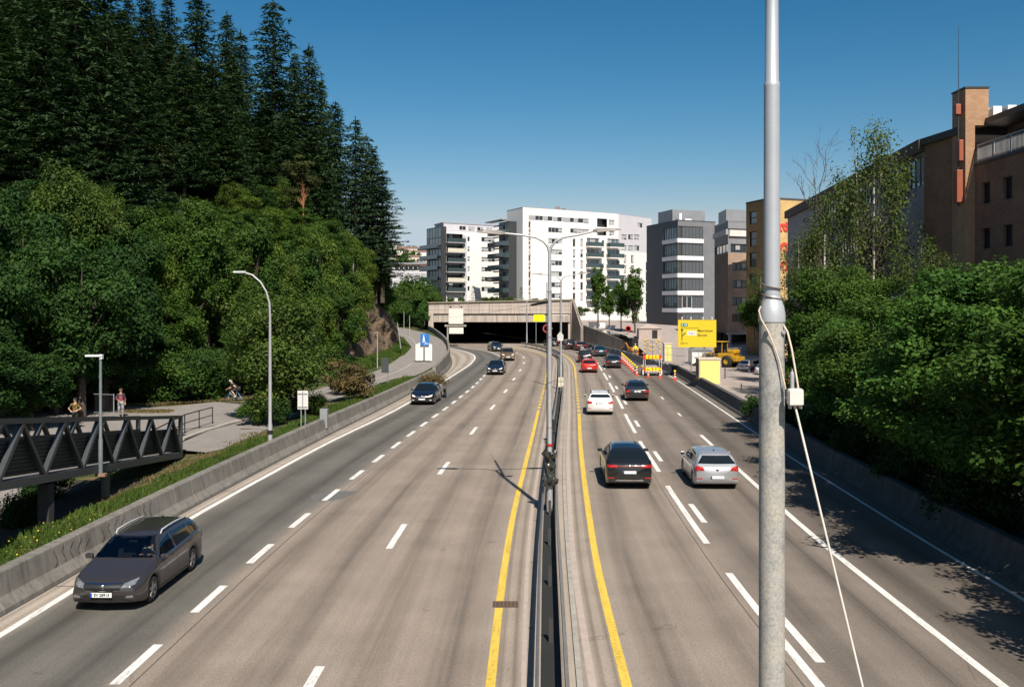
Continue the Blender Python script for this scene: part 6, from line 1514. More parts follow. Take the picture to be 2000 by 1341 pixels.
# ------------------------------------------------------------------ lamp posts
LAMPG = M('lamp glass', (.55, .55, .52), .2)
def vec(*a): return Vector(a)
def fore_pole():
    d = 7.0; x = (1507.5 - CX) * d / F; k = d / F
    z = lambda py: EYE - (py - HY) * k
    root = thing('lamp_post', 'thick weathered grey lamp post standing close to the viewer on the right', 'lamp post', (x, d, 0))
    def lich():
        m, nt, out = new_mat('weathered zinc'); co = nd(nt, 'ShaderNodeTexCoord').outputs['Object']
        a = noise(nt, co, 5, 7, .75); g = noise(nt, co, 45, 4, .7)
        base = ramp(nt, a, [(.28, (.19, .20, .20)), (.45, (.36, .355, .335)), (.60, (.44, .41, .36)), (.74, (.30, .285, .20))])
        base = mixc(nt, 1.0, base, ramp(nt, g, [(.3, (.68, .68, .66)), (.55, (1, 1, 1)), (.75, (1.15, 1.15, 1.15))]), 'MULTIPLY')
        bsdf(nt, out, base, .8, .1, bump(nt, g, .35, .006), .3); return m
    b = MB(); b.lathe([(.115, 0), (.115, .3), (.099, .35), (.097, 3.5), (.095, z(640)), (.094, z(628))], n=28); b.build('lower_shaft', lich(), root)
    b = MB(); b.lathe([(.100, z(628.5)), (.101, z(625)), (.099, z(612)), (.090, z(598)), (.072, z(586)), (.062, z(578))], n=28); b.build('collar', M('smooth zinc collar', (.46, .48, .50), .45, .3, .08, 6), root)
    up = M('bright zinc', (.43, .455, .485), .45, .3, .06, 6)
    b = MB(); b.lathe([(.062, z(580)), (.0605, z(400)), (.0585, z(172)), (.0595, z(170)), (.0595, z(163)), (.052, z(160)), (.049, z(0)), (.047, 11.2)], n=28); b.build('upper_shaft', up, root)
    b = MB()
    b.tube([(0, 0, 11.1), (0, -.05, 11.4), (.05, -.7, 11.6), (.1, -1.7, 11.65)], [.047, .045, .04, .035], 10); b.build('arm', up, root)
    b = MB(); b.box((.12, -2.1, 11.62), (.28, .8, .13), 0, 0, .04); b.build('lamp_head', GALVD(), root)
    b = MB()
    for an in (2.2, 5.4): q = vec(math.cos(an) * .1, -abs(math.sin(an)) * .1, z(648)); b.lathe([(.014, -.02), (.018, .0), (.018, .02), (.001, .022)], q, 8, 'Y')
    b.build('bolt', GALV(), root)
    # brown cable wound round the shaft above the collar
    b = MB(); pts = []
    for i in range(52):
        t = i / 51; a = 2.4 + t * 6.28 * 1.9; zz = z(552) + (z(588) - z(552)) * min(1, t * 1.05) + .012 * math.sin(a * 1.0)
        pts.append((.071 * math.cos(a), .071 * math.sin(a), zz))
    pts += [(-.075, -.05, z(584)), (-.100, -.055, z(606)), (-.098, -.058, z(622))]
    b.tube([(x + p[0], d + p[1], p[2]) for p in pts], .006, 6)
    tag(b.build('cable', M('brown rubber cable', (.13, .095, .07), .7)), 'brown cable wound round the foreground pole above its collar', 'cable')
    WC = M('cream plastic cable', (.62, .52, .42), .6)
    def q(px, py, dd): return P(px, py, dd)
    b = MB(); b.tube([q(1486, 598, 6.90), q(1482, 606, 6.9), q(1486, 622, 6.89), q(1499, 645, 6.885), q(1511, 672, 6.885), q(1522, 705, 6.88), q(1530, 740, 6.88), q(1535, 760, 6.86)], .0065, 8)
    tag(b.build('cable', WC), 'cream cable crossing the front of the foreground pole down to the box', 'cable')
    b = MB(); b.tube([q(1531, 636, 6.93), q(1538, 648, 6.9), q(1546, 680, 6.87), q(1552, 715, 6.84), q(1557, 745, 6.82), q(1560, 764, 6.8)], .0075, 8)
    tag(b.build('cable', WC), 'cream cable looping from the right of the pole into the box', 'cable')
    c = q(1553, 775, 6.8)
    jb = thing('junction_box', 'cream plastic junction box hanging beside the foreground pole', 'junction box', c)
    b = MB(); b.box((0, 0, 0), (.118, .07, .128), 0, 0, .022); b.build('case', M('cream box plastic', (.62, .57, .52), .5, 0, .06, 8), jb)
    b = MB(); b.box((0, -.037, -.0), (.10, .004, .108), 0, 0, .0); b.build('lid', M('cream lid plastic', (.66, .61, .56), .45, 0, .05, 8), jb)
    for sx in (-.038, 0, .038): b = MB(); b.lathe([(.013, -.085), (.015, -.062)], (sx, 0, 0), 10); b.build('gland', M('grey gland', (.4, .37, .34), .6), jb)
    b = MB(); b.lathe([(.015, .06), (.015, .17), (.010, .185), (.001, .19)], (-.022, .0, 0), 12); b.lathe([(.006, .185), (.006, .205)], (-.022, 0, 0), 8); b.build('conduit', M('grey conduit', (.33, .34, .37), .5), jb)
    b = MB(); e1 = q(1554, 797, 6.8); e2 = q(1685, 1341, 6.3); dr = (e2 - e1); e3 = e1 + dr * (e1.z / -dr.z)
    b.tube([e1, e2, e3], .0085, 8); tag(b.build('cable', M('taut pale cable', (.60, .56, .50), .6)), 'pale taut cable running from the box down to the bottom right', 'cable')
fore_pole()

ST = M('lamp post zinc', (.42, .42, .43), .5, .4, .12, 4, .05, 40)
def double_lamp(name_loc, label, top=9.25, k=1.0):
    x, y = name_loc; root = thing('double_lamp_post', label, 'lamp post', (x, y, 0), 0, None)
    b = MB(); b.lathe([(.11, 0), (.11, 2.0), (.085, 2.1), (.08, top * .6), (.06, top)], n=14); b.build('pole', ST, root)
    for sg, L, hz in ((-1, 1.62, .62), (1, 1.58, .70)):
        pts = [(0, 0, top - .1), (sg * .06 * k, 0, top + .15 * k), (sg * .22 * k, 0, top + .34 * k), (sg * .50 * k, 0, top + .48 * k), (sg * 1.0 * k, 0, top + .56 * k), (sg * L * k, 0, top + hz * k)]
        b = MB(); b.tube(pts, [.055, .05, .045, .042, .04, .038], 8); b.build('arm', ST, root)
        e = vec(sg * L * k, 0, top + hz * k); b = MB(); sl = .05 * sg
        b.add([e + vec(sg * a, c * w, h) for (a, w, h) in ((-.05, .05, -.03), (.1, .15, -.05), (.75, .13, .02), (.95, .05, .04)) for c in (-1, 1)] + [e + vec(sg * a, c * w, h) for (a, w, h) in ((-.05, .05, .05), (.1, .13, .09), (.75, .11, .10), (.95, .04, .07)) for c in (-1, 1)],
              [(0, 1, 3, 2), (2, 3, 5, 4), (4, 5, 7, 6), (8, 10, 11, 9), (10, 12, 13, 11), (12, 14, 15, 13), (0, 2, 10, 8), (2, 4, 12, 10), (4, 6, 14, 12), (1, 9, 11, 3), (3, 11, 13, 5), (5, 13, 15, 7), (0, 8, 9, 1), (6, 7, 15, 14)])
        b.build('lamp_head', M('brownish lamp housing', (.24, .22, .20), .5), root, normals=True)
    b = MB(); b.box((-.10, -.02, top * .48), (.025, .025, top * .8)); b.build('cable_duct', BLACK(), root)
    for zz in (3.0, 4.6, 6.2, 7.8): b = MB(); b.lathe([(.095, zz), (.095, zz + .03)], n=12, cap=False); b.build('clamp', GALVD(), root)
    return root
l1 = double_lamp((1.33, 32.6), 'double arm lamp post in the median, nearest and tallest in view')
l2 = double_lamp((4.2, 79.0), 'double arm lamp post in the median, second from the viewer')
l3 = double_lamp((2.5, 155.0), 'small far double arm lamp post just before the tunnel mouth', 7.6, .85)
for i, (y, dz) in enumerate(((112, 9.25),)):
    pass
b = MB(); b.lathe([(.108, 2.36), (.108, 2.44)], (1.33, 32.6, 0), 14, cap=False); tag(b.build('reflective_band', REFL), 'red band round the foot of the nearest median lamp post', 'band')
def bag(c, label):
    rs = np.random.RandomState(2); vs = []; n = 18; rows = 12
    for j in range(rows + 1):
        t = j / rows; r = .13 + .08 * math.sin(t * 9.0) ** 2 + (.14 * max(0, .35 - t)) + .04 * (t > .8)
        for i in range(n):
            a = 2 * math.pi * i / n; rr = r * (1 + .22 * math.sin(a * 5 + t * 14) + .12 * rs.normal())
            vs.append((c[0] + rr * math.cos(a) * (1.0 if t > .3 else 1.15), c[1] + rr * math.sin(a), c[2] + t * 1.25 + .03 * rs.normal()))
    fs = [(j * n + i, j * n + (i + 1) % n, (j + 1) * n + (i + 1) % n, (j + 1) * n + i) for j in range(rows) for i in range(n)]
    b = MB(); b.add(vs, fs, 0, False)
    return tag(b.build('plastic_wrap', M('dark plastic sheet', (.035, .036, .032), .35, 0, .3, 4)), label, 'plastic sheet')
bag((1.33, 32.5, .98), 'crumpled dark plastic sheet tied round the nearest median post')
b = MB(); rs_ = random.Random(4)
for k in range(7):
    y = 49 + rs_.uniform(-1.2, 1.2); x = rail_c(y) - .15 + rs_.uniform(-.1, .1); b.tube([(x, y, 1.25 - .1 * k), (x - .10, y + .2, .95 - .08 * k), (x - .02, y + .5, .7)], .03, 5)
b.box((rail_c(49) - .18, 49.2, .95), (.22, .5, .55), .2); tag(b.build('equipment_bundle', BLACK()), 'tangle of dark equipment hung on the median guard rail', 'equipment')
b = MB(); p = P(1095.5, 746, 75); b.box((p.x, p.y, p.z), (.46, .08, .78), 0, 0, .02); b.box((p.x, p.y - .045, p.z), (.05, .012, .7), 0, 1); b.box((p.x, p.y - .045, p.z + .05), (.4, .012, .05), 0, 1); b.tube([(p.x, p.y, 0), (p.x, p.y, p.z + .2)], .04, 6, 1)
tag(b.build('median_sign', [M('cream sign back', (.60, .54, .40), .6), GALVD()]), 'cream back of a small sign standing in the median', 'sign')
b = MB(); p = P(1094, 657, 76.5); b.add([p + vec(x, 0, z) for x, z in ((-.2, -.35), (.25, -.35), (.28, .1), (.02, .42), (-.25, .1))] + [p + vec(x, .05, z) for x, z in ((-.2, -.35), (.25, -.35), (.28, .1), (.02, .42), (-.25, .1))], [(0, 1, 2, 3, 4), (9, 8, 7, 6, 5), (0, 5, 6, 1), (1, 6, 7, 2), (2, 7, 8, 3), (3, 8, 9, 4), (4, 9, 5, 0)])
tag(b.build('pointed_sign', M('pale sign back', (.55, .54, .52), .5)), 'pale pointed sign back fixed to the second median lamp post', 'sign')
b = MB(); p = P(1068, 641, 34); b.lathe([(.16, -.01), (.16, .01)], (p.x, p.y - .2, p.z), 20, 'Y'); b.lathe([(.105, -.016), (.001, -.016)], (p.x, p.y - .2, p.z), 18, 'Y', 1); b.box((p.x + .12, p.y - .1, p.z), (.16, .03, .03), 0, 1)
tag(b.build('round_sign', [M('dull red sign', (.30, .05, .05), .5), M('dull white sign', (.5, .47, .45), .5)]), 'small round red edged sign on the nearest median lamp post', 'road sign')

def curved_lamp():
    root = thing('street_lamp', 'tall curved single arm street lamp behind the left concrete barrier', 'street lamp', (-11.55, 44, .6))
    b = MB(); b.lathe([(.11, -.2), (.11, 1.0), (.085, 1.1), (.075, 4.2), (.055, 6.2)], n=12); b.build('pole', ST, root)
    b = MB(); b.tube([(0, 0, 6.1), (-.03, 0, 6.8), (-.18, 0, 7.35), (-.45, 0, 7.8), (-.85, 0, 8.15), (-1.2, 0, 8.25)], [.055, .05, .046, .044, .042, .04], 8); b.build('arm', ST, root)
    b = MB(); b.box((-1.45, 0, 8.28), (.6, .24, .10), 0, 0, .03); b.build('lamp_head', M('pale lamp housing', (.55, .56, .56), .4), root)
    b = MB(); b.lathe([(.115, .55), (.115, .75)], n=12, cap=False); b.build('band', BLACK(), root)
curved_lamp()
def bridge_lamp():
    root = thing('path_lamp', 'slim path lamp with a flat white head fixed to the footbridge', 'street lamp', (-14.33, 32.1, 1.55))
    b = MB(); b.lathe([(.075, -.1), (.075, 1.1), (.055, 1.15), (.045, 4.0)], n=10); b.build('pole', M('bluish dull zinc', (.15, .18, .19), .6, .2, .2, 4), root)
    b = MB(); b.box((-.22, 0, 4.02), (.58, .20, .07), 0, 0, .02); b.box((.03, 0, 3.99), (.09, .12, .16)); b.build('lamp_head', M('white lamp head', (.70, .70, .68), .4), root)
    b = MB(); b.box((0.02, 0, -.12), (.34, .2, .10)); b.build('bracket', M('rusty bracket', (.25, .15, .09), .8), root)
bridge_lamp()
POST = M('slim grey post', (.40, .40, .39), .6, .2)
for (px, y0, y1, d, lab, lean) in ((737, 648, 712, 96, 'thin grey post with a short arm in front of the rock face', 0), (776, 630, 692, 116, 'leaning thin grey post along the path edge by the cliff', 10), (789, 608, 642, 168, 'thin pale post at the far bend of the path', 0), (800, 616, 662, 150, 'thin pale post on the left edge of the path', 0), (814, 586, 602, 190, 'far small lamp post in the bushes left of the tunnel', 0)):
    p = P(px, y0, d); q = P(px + lean, y1, d)
    root = thing('lamp_post' if d in (190,) else 'slim_post', lab, 'post', q)
    b = MB(); b.tube([(0, 0, -.8), p - q], [.06, .045], 7); b.build('pole', POST, root)
    if px in (737, 814): b = MB(); t = p - q; b.tube([t, t + vec(-.35, 0, -.08)], .035, 6); b.build('arm', POST, root)
# ------------------------------------------------------------------ road signs on the left
def sign_posts(root, xs, z0, z1, r=.035): 
    for x in xs: b = MB(); b.tube([(x, .05, z0), (x, .05, z1)], r, 8); b.build('post', GALVD(), root)
g = Vector((-11.1, 48.9, .55)); root = thing('road_sign', 'white back of a tall rectangular road sign on two posts by the barrier', 'road sign', g); sign_posts(root, (-.10, .12), -.3, 2.2)
b = MB(); b.box((0, 0, 1.72), (.56, .03, .98), 0, 0, .01); b.box((0, -.025, 1.72), (.05, .02, .9), 0, 1); b.box((0, -.03, 2.05), (.5, .02, .05), 0, 1); b.box((0, -.03, 1.35), (.5, .02, .05), 0, 1); b.build('panel', [M('white sign back', (.62, .60, .57), .6, 0, .08), GALVD()], root)
b = MB(); b.box((0, 0, .5), (.42, .42, 1.1), 0, 0, .02); o = b.build('control_cabinet', GALVD()); o.location = (-10.6, 52.0, .4); tag(o, 'low grey control cabinet in the grass behind the barrier', 'cabinet')
g = Vector((-9.75, 103, .78)); root = thing('path_sign', 'blue walking and cycling sign before two white boards on the path', 'road sign', g); sign_posts(root, (0,), -.1, 3.2)
b = MB(); b.box((.0, -.02, 2.55), (.98, .03, 1.35), 0, 0, .02); b.build('panel', M('blue sign face', (.02, .17, .50), .4), root)
wp_ = M('white sign symbol', (.80, .80, .80), .5)
b = MB(); y = -.045
b.lathe([(.075, -.004), (.075, .004)], (-.12, y, 2.98), 12, 'Y'); b.slab([(-.2, y, 2.85), (-.03, y, 2.85), (.0, y, 2.45), (-.2, y, 2.5)][::-1], (0, -1, 0), .006); b.slab([(-.2, y, 2.5), (-.12, y, 2.5), (-.15, y, 2.22), (-.24, y, 2.22)][::-1], (0, -1, 0), .006); b.slab([(-.08, y, 2.47), (0, y, 2.46), (.1, y, 2.24), (.02, y, 2.22)][::-1], (0, -1, 0), .006)
for sx in (.10, .36): b.lathe([(.10, -.003), (.10, .003)], (sx - .05, y, 2.08), 14, 'Y'); b.lathe([(.07, -.006), (.07, .002)], (sx - .05, y, 2.08), 14, 'Y', 1)
b.tube([(.05, y, 2.08), (.2, y, 2.22), (.31, y, 2.08)], .018, 5); b.build('pictogram', [wp_, M('blue sign face', (.02, .17, .50), .4)], root)
for i, (x, w) in enumerate(((-.62, .84), (.40, .80))):
    b = MB(); pts = [(x - w / 2, 0, .35), (x + w / 2, 0, .35), (x + w / 2, 0, 1.85), (x + (.1 if i else -.1) * -1, 0, 2.35), (x - w / 2, 0, 1.85)]
    pts = [(x - w / 2, .12, .2), (x + w / 2, .12, .2), (x + w / 2, .12, 2.0 + (.35 if i == 0 else 0)), (x - w / 2, .12, 2.0 + (.35 if i == 1 else 0))]
    b.slab(pts, (0, -1, 0), .06); b.build('board', M('white board', (.74, .71, .67), .7), root)
g = Vector((-10.75, 78, .5)); root = thing('sign_board', 'dark back of a square sign on one post beside the green bush', 'road sign', g + Vector((0, 0, 0))); sign_posts(root, (.25,), -.3, 2.25)
b = MB(); b.box((0, 0, 1.65), (.62, .03, 1.25), 0, 0, .01); b.build('panel', M('dark sign back', (.045, .055, .06), .6), root)
# gantry with white panels left of the tunnel
root = thing('gantry_sign', 'white blank sign panels on a short gantry before the tunnel beam', 'road sign', (-11.6, 158, 0))
wp2 = M('white sign panel', (.68, .64, .60), .6, 0, .06)
b = MB(); b.tube([(.55, .2, 1), (.55, .2, 3.3)], .16, 8); b.box((1.9, .2, 3.55), (3.7, .3, .32)); b.build('gantry', CONC(), root)
b = MB(); b.box((2.0, -.1, 5.15), (2.5, .1, 2.6), 0, 0, .02); b.build('panel', wp2, root)
b = MB(); b.box((2.05, -.1, 2.7), (2.45, .1, 1.05), 0, 0, .02); b.build('panel', wp2, root)
for sx in (1.1, 2.9): b = MB(); b.lathe([(.16, -.1), (.16, .1)], (sx, -.1, 6.75), 10, 'Y'); b.build('lamp', BLACK(), root)
b = MB(); p = P(1053, 621, 150); b.box((p.x, p.y, p.z), (1.75, .06, 1.12), 0, 0, .01); b.tube([(p.x - .5, p.y + .1, 0), (p.x - .5, p.y + .1, p.z + .5)], .05, 8, 1)
tag(b.build('warning_sign', [M('fluorescent yellow green', (.74, .98, .0), .45, 0, .02), GALVD()]), 'blank fluorescent yellow green sign in front of the tunnel beam', 'road sign')
b = MB(); a, c = P(838, 614, 164), P(1070, 590, 33.0); pts = [a.lerp(c, t) - Vector((0, 0, .5 * math.sin(math.pi * t))) for t in np.linspace(0, 1, 14)]; b.tube(pts, .007, 5); b.tube([pts[-2].lerp(pts[-1], .6), pts[-1]], .05, 6)
tag(b.build('overhead_wire', BLACK()), 'thin dark wire strung from the tunnel corner to the nearest median post', 'wire')

# ------------------------------------------------------------------ footbridge
def footbridge():
    A = Vector((-15.3, 42.6, .40)); Bz = Vector((-12.95, 13.0, 3.83)); L = (Bz - A).length; u = (Bz - A) / L
    side = Vector((-1, -.08, 0)).normalized(); Ht = 1.75; Wd = 1.9
    root = thing('footbridge', 'dark steel truss footbridge ramp with a ribbed deck at the left edge', 'footbridge', A)
    st = M('dark bridge steel', (.026, .031, .034), .5, .2, .2, 3); stl = M('bluish bridge steel', (.050, .060, .066), .45, .2, .15, 3); dk = M('dark infill mesh', (.012, .014, .014), .7)
    N = 10; pan = L / N
    def pt(t, z, s=0.0): return A + u * t + side * s + Vector((0, 0, z))
    def beam(b, p, q, w, h):
        d = (q - p).normalized(); sx = side; up = d.cross(sx).normalized(); up = up if up.z > 0 or abs(up.z) < .3 else -up
        vs = [r + sx * a * w / 2 + up * c * h / 2 for r in (p, q) for a, c in ((-1, -1), (1, -1), (1, 1), (-1, 1))]
        b.add(vs, [(0, 1, 2, 3), (7, 6, 5, 4), (0, 4, 5, 1), (1, 5, 6, 2), (2, 6, 7, 3), (3, 7, 4, 0)])
    for s, t0 in ((0, 0), (Wd, -.0)):
        b = MB(); beam(b, pt(t0, Ht, s), pt(L, Ht, s), .16, .14); b.build('top_chord', st, root, True)
        b = MB(); beam(b, pt(t0, .0, s), pt(L, .0, s), .18, .24); b.build('bottom_chord', stl if s == 0 else st, root, True)
        b = MB(); beam(b, pt(t0 + .08, .1, s), pt(t0 + .08, Ht - .05, s), .16, .16); b.build('end_post', stl, root, True)
        for k in range(N):
            b = MB(); beam(b, pt(k * pan + (.1 if k == 0 else 0), .10, s), pt(k * pan + pan * .5, Ht - .06, s), .13, .13); b.build('diagonal', st, root, True)
            b = MB(); beam(b, pt(k * pan + pan * .5, Ht - .06, s), pt(k * pan + pan, .10, s), .15, .15); b.build('diagonal', stl, root, True)
        b = MB(); sg = s + (.12 if s == 0 else -.12)
        b.add([pt(.1, .2, sg), pt(L, .2, sg), pt(L, 1.22, sg), pt(.1, 1.22, sg)], [(0, 1, 2, 3)])
        b.build('infill_screen', dk, root, True)
        b = MB()
        for k in range(9): beam(b, pt(.1, .25 + k * .115, sg - .02 if s == 0 else sg + .02), pt(L, .25 + k * .115, sg - .02 if s == 0 else sg + .02), .02, .03)
        b.build('infill_rails', st, root, True)
    b = MB(); b.add([pt(0, .12, .05), pt(L, .12, .05), pt(L, .12, Wd - .05), pt(0, .12, Wd - .05), pt(0, .02, .05), pt(L, .02, .05), pt(L, .02, Wd - .05), pt(0, .02, Wd - .05)], [(0, 1, 2, 3), (7, 6, 5, 4), (0, 4, 5, 1), (3, 2, 6, 7)]); b.build('deck', M('bridge deck planks', (.20, .19, .18), .85, 0, .2, 4), root, True)
    b = MB()
    for t in (9.3,): 
        q = pt(t, 0, .15); b.lathe([(.15, -.3), (.15, q.z - .22), (.24, q.z - .18), (.24, q.z - .08)], (q.x, q.y, 0), 12)
    b.build('column', M('concrete column', (.16, .15, .14), .85, 0, .2), root, True)
    b = MB(); q = pt(14.3, 0, .2); b.box((q.x, q.y, q.z / 2 - .25), (.34, .34, q.z + .1)); b.build('pier', M('dark pier', (.045, .042, .038), .9), root, True)
footbridge()
root = thing('handrail', 'black steel handrail continuing past the end of the footbridge', 'handrail', (-17.7, 52, .3))
b = MB(); hp = [G(358, 846, .38), G(361, 842, .38), G(387, 834, .38), G(413, 826, .38)]
hp = [Vector((-17.1, 43.5, .35)), Vector((-17.9, 50.4, .33)), Vector((-17.75, 52.3, .33)), Vector((-17.55, 54.0, .33))]
for p in hp: b = MB(); b.tube([p, p + vec(0, 0, .98)], .03, 6); b.build('post', DARKMETAL(), root, True)
b = MB(); b.tube([p + vec(0, 0, .98) for p in hp], .032, 6); b.tube([p + vec(0, 0, .52) for p in hp], .026, 6); b.build('rail', DARKMETAL(), root, True)
root = thing('barrier_gate', 'tall light post with a dark mesh gate beside the person in patterned trousers', 'gate', (-24.2, 56, .15))
b = MB(); b.tube([(0, 0, 0), (0, 0, 1.75)], .035, 6); b.tube([(0, 0, 1.7), (-1.3, .2, 1.72)], .02, 5); b.tube([(0, 0, .6), (-1.3, .2, .6)], .02, 5); b.build('frame', GALVD(), root)
b = MB()
for k in range(14): b.tube([(-.09 * k - .05, .02 + .014 * k, .6), (-.09 * k - .05, .02 + .014 * k, 1.7)], .008, 4)
b.build('mesh_panel', M('dark mesh', (.02, .022, .022), .8), root)
root = thing('globe_lamp', 'small white globe lamp on a slim post under the dark trees', 'lamp post', P(106, 818, 58))
b = MB(); b.tube([(0, 0, -.3), (0, 0, 1.25)], .05, 6); b.build('pole', GALVD(), root); b = MB(); b.lathe([(.001, 1.22), (.11, 1.27), (.15, 1.38), (.11, 1.5), (.001, 1.54)], (-.2, 0, -.08), 10); b.build('globe', WHITE(), root)

# ------------------------------------------------------------------ roadworks on the right
YEL = M('sign yellow', (.66, .50, .018), .5, 0, .06); SBK = M('sign black', (.02, .02, .02), .5); CAB = M('pale yellow site panel', (.76, .70, .24), .6, 0, .05)
def yellow_sign():
    p = P(1361.5, 651, 92); w, h = 3.83, 2.72
    root = thing('direction_sign', 'large yellow direction sign with black arrows and white route boxes', 'road sign', (p.x, p.y, z_right(p.x, p.y)))
    zc = p.z - z_right(p.x, p.y)
    b = MB(); b.box((0, 0, zc), (w, .06, h), 0, 0, .02); b.build('panel', YEL, root)
    b = MB()
    for (a, c) in (((-w / 2, zc + h / 2), (w / 2, zc + h / 2)), ((-w / 2, zc - h / 2), (w / 2, zc - h / 2))): b.box((0, -.035, a[1]), (w, .02, .05))
    b.build('border', M('sign frame', (.45, .33, .05), .5), root)
    for i, x in enumerate((-.55, .75)): b = MB(); b.tube([(x, .12, -.2), (x, .12, zc + h / 2 + .1)], .06, 8); b.build('post', GALVD(), root)
    for x in (-1.5, -.6, .6, 1.5): b = MB(); b.box((x, .03, zc + h / 2 + .15), (.07, .05, .32)); b.build('bracket', WHITE(), root)
    X = lambda z: (z - 1025) / 1250 * w; Z = lambda z: zc - (z - 680) / 850 * h; y = -.038
    b = MB(); b.box((X(605), y, Z(410)), (.70, .012, .34), 0, 0, .0); b.build('route_box', M('route green', (.02, .20, .13), .5), root)
    text('E 18', .29, (X(605), y - .010, Z(410)), (R(90), 0, 0), WHITE(), root, 'lettering', 'CENTER')
    b = MB(); b.box((X(850), y, Z(670)), (.94, .012, .42)); b.build('route_box', M('white route box', (.74, .72, .70), .5), root)
    text('Ring 2', .27, (X(850), y - .010, Z(670)), (R(90), 0, 0), M('greyed lettering', (.14, .13, .16), .5), root, 'lettering', 'CENTER')
    LT = M('brown black lettering', (.06, .04, .004), .5)
    text('Majorstuen', .34, (X(1035), y, Z(595)), (R(90), 0, 0), LT, root, 'lettering'); text('Sk\u00f8yen', .34, (X(1035), y, Z(735)), (R(90), 0, 0), LT, root, 'lettering'); text('250 m', .30, (X(470), y, Z(985)), (R(90), 0, 0), M('faded lettering', (.20, .13, .0), .5), root, 'lettering')
    b = MB(); x0 = X(530)
    b.box((x0, y, (Z(900) + Z(560)) / 2), (.075, .012, Z(560) - Z(900))); b.slab([(x0 - .15, y - .006, Z(590)), (x0 + .15, y - .006, Z(590)), (x0, y - .006, Z(515))], (0, -1, 0), .012)
    a, c = Vector((x0, y, Z(775))), Vector((X(615), y, Z(690))); dd = (c - a).normalized(); nn = Vector((-dd.z, 0, dd.x)) * .035
    b.slab([a - nn, c - nn, c + nn, a + nn], (0, -1, 0), .008); b.slab([c - nn * 2.6, c + dd * .17, c + nn * 2.6], (0, -1, 0), .009); b.build('arrow', SBK, root)
    b = MB(); b.box((X(780), y, Z(512)), (1.8, .008, .035)); b.build('divider_line', LT, root)
yellow_sign()
def cabinet(px0, px1, py0, py1, d, dep, label, side_l=True):
    z0 = z_right((px0 - CX) * d / F, d); x0, x1 = (px0 - CX) * d / F, (px1 - CX) * d / F; h = EYE - (py0 - HY) * d / F - z0; w = x1 - x0
    root = thing('site_container', label, 'container', ((x0 + x1) / 2, d, z0))
    b = MB(); b.box((0, dep / 2, h / 2), (w, dep, h - .1)); b.build('body', [M('dull ochre side', (.30, .22, .06), .7, 0, .2, 3)], root)
    n = max(4, int(w / .17)); b = MB()
    for k in range(n): b.box((-w / 2 + .05 + (w - .1) * (k + .5) / n, -.03, h / 2 + .02), ((w - .1) / n * .62, .05, h - .28)); 
    b.box((0, -.012, h / 2), (w - .06, .02, h - .22)); b.build('ribbed_front', CAB, root)
    fr = M('pinkish grey frame', (.42, .35, .33), .6); b = MB()
    for sx in (-1, 1): b.box((sx * (w / 2 + .01), .01, h / 2), (.09, .16, h))
    b.box((0, .01, h - .04), (w - .1, .17, .09)); b.box((0, .01, .06), (w - .1, .17, .1)); b.build('frame', fr, root)
    b = MB(); b.box((0, dep / 2, h + .03), (w + .16, dep + .16, .08)); b.build('roof', M('cream container roof', (.62, .52, .40), .7), root)
    b = MB(); b.box((-w / 2 - .02, dep * .5, h * .55), (.03, dep * .5, h * .38)); b.build('side_vent', SBK, root)
    return root
cabinet(1366, 1407, 701, 752, 80.5, 1.6, 'pale yellow ribbed site container behind the right barrier')
cabinet(1298, 1312, 671, 701, 112, 1.1, 'smaller pale yellow cabinet between the light board and the big sign')
def light_board():
    x, y = 14.35, 94.3; root = thing('warning_trailer', 'roadworks trailer with a lamp board above two red and yellow barrier boards', 'trailer', (x, y, 0))
    rw = M('signal red', (.62, .05, .02), .45); yl = M('signal yellow lamp', (.85, .62, .01), .35, 0, .04)
    k = y / F
    for (pz, nm) in ((697, 'upper'), (721, 'lower')):
        zc = EYE - (pz - HY) * k; b = MB(); b.box((0, 0, zc), (1.86, .06, .42), 0, 0); b.box((-.86, -.035, zc), (.17, .02, .40), 0, 0)
        b.build('barrier_board', rw, root)
        for i in range(4):
            b = MB(); b.box((-.54 + i * .36, -.07, zc), (.29, .05, .40), 0, 0, .03); b.build('warning_lamp', yl, root)
    for sx in (-.72, .72, -.9, .95): b = MB(); b.tube([(sx, .02, .5), (sx, .02, 1.9)], .025, 6); b.build('upright', WHITE(), root)
    zt = EYE - (690 - HY) * k; b = MB(); 
    for xx in (-.86, -.3, .3, .86): b.box((xx, .03, zt + .72), (.04, .03, 1.6))
    for zz in (.0, .5, 1.0, 1.5): b.box((0, .035, zt + zz), (1.75, .025, .04))
    b.build('lamp_frame', M('pale frame', (.46, .38, .35), .7), root)
    for (ax, az) in ((-.75, 1.35), (-.45, 1.1), (-.15, .8), (.15, .8), (.45, 1.1), (.75, 1.35), (-.75, .95), (.75, .95), (-.75, .6), (.75, .6), (-.35, .5), (.35, .5), (-.75, .2), (-.15, .35), (.15, .35), (.75, .2), (-.6, 1.4), (.6, 1.4)):
        b = MB(); b.lathe([(.09, .02), (.09, -.03), (.04, -.05), (.001, -.055)], (ax, -.0, zt + az), 10, 'Y'); b.build('board_lamp', M('amber lamp', (.72, .42, .02), .35), root)
    b = MB(); b.box((0, .8, .42), (1.5, 2.4, .16)); b.box((0, 1.0, .75), (1.2, 1.4, .5), 0, 0, .03); b.build('chassis', M('trailer grey', (.34, .33, .32), .6), root)
    for sg in (-1, 1):
        b = MB(); b.lathe([(.14, -.09), (.3, -.09), (.3, .09), (.14, .09)], (sg * .85, .9, .3), 14, 'X'); b.build('wheel', RUBBER(), root)
        b = MB(); b.box((sg * .95, -.05, .35), (.1, .06, .5)); b.build('side_post', WHITE(), root)
light_board()
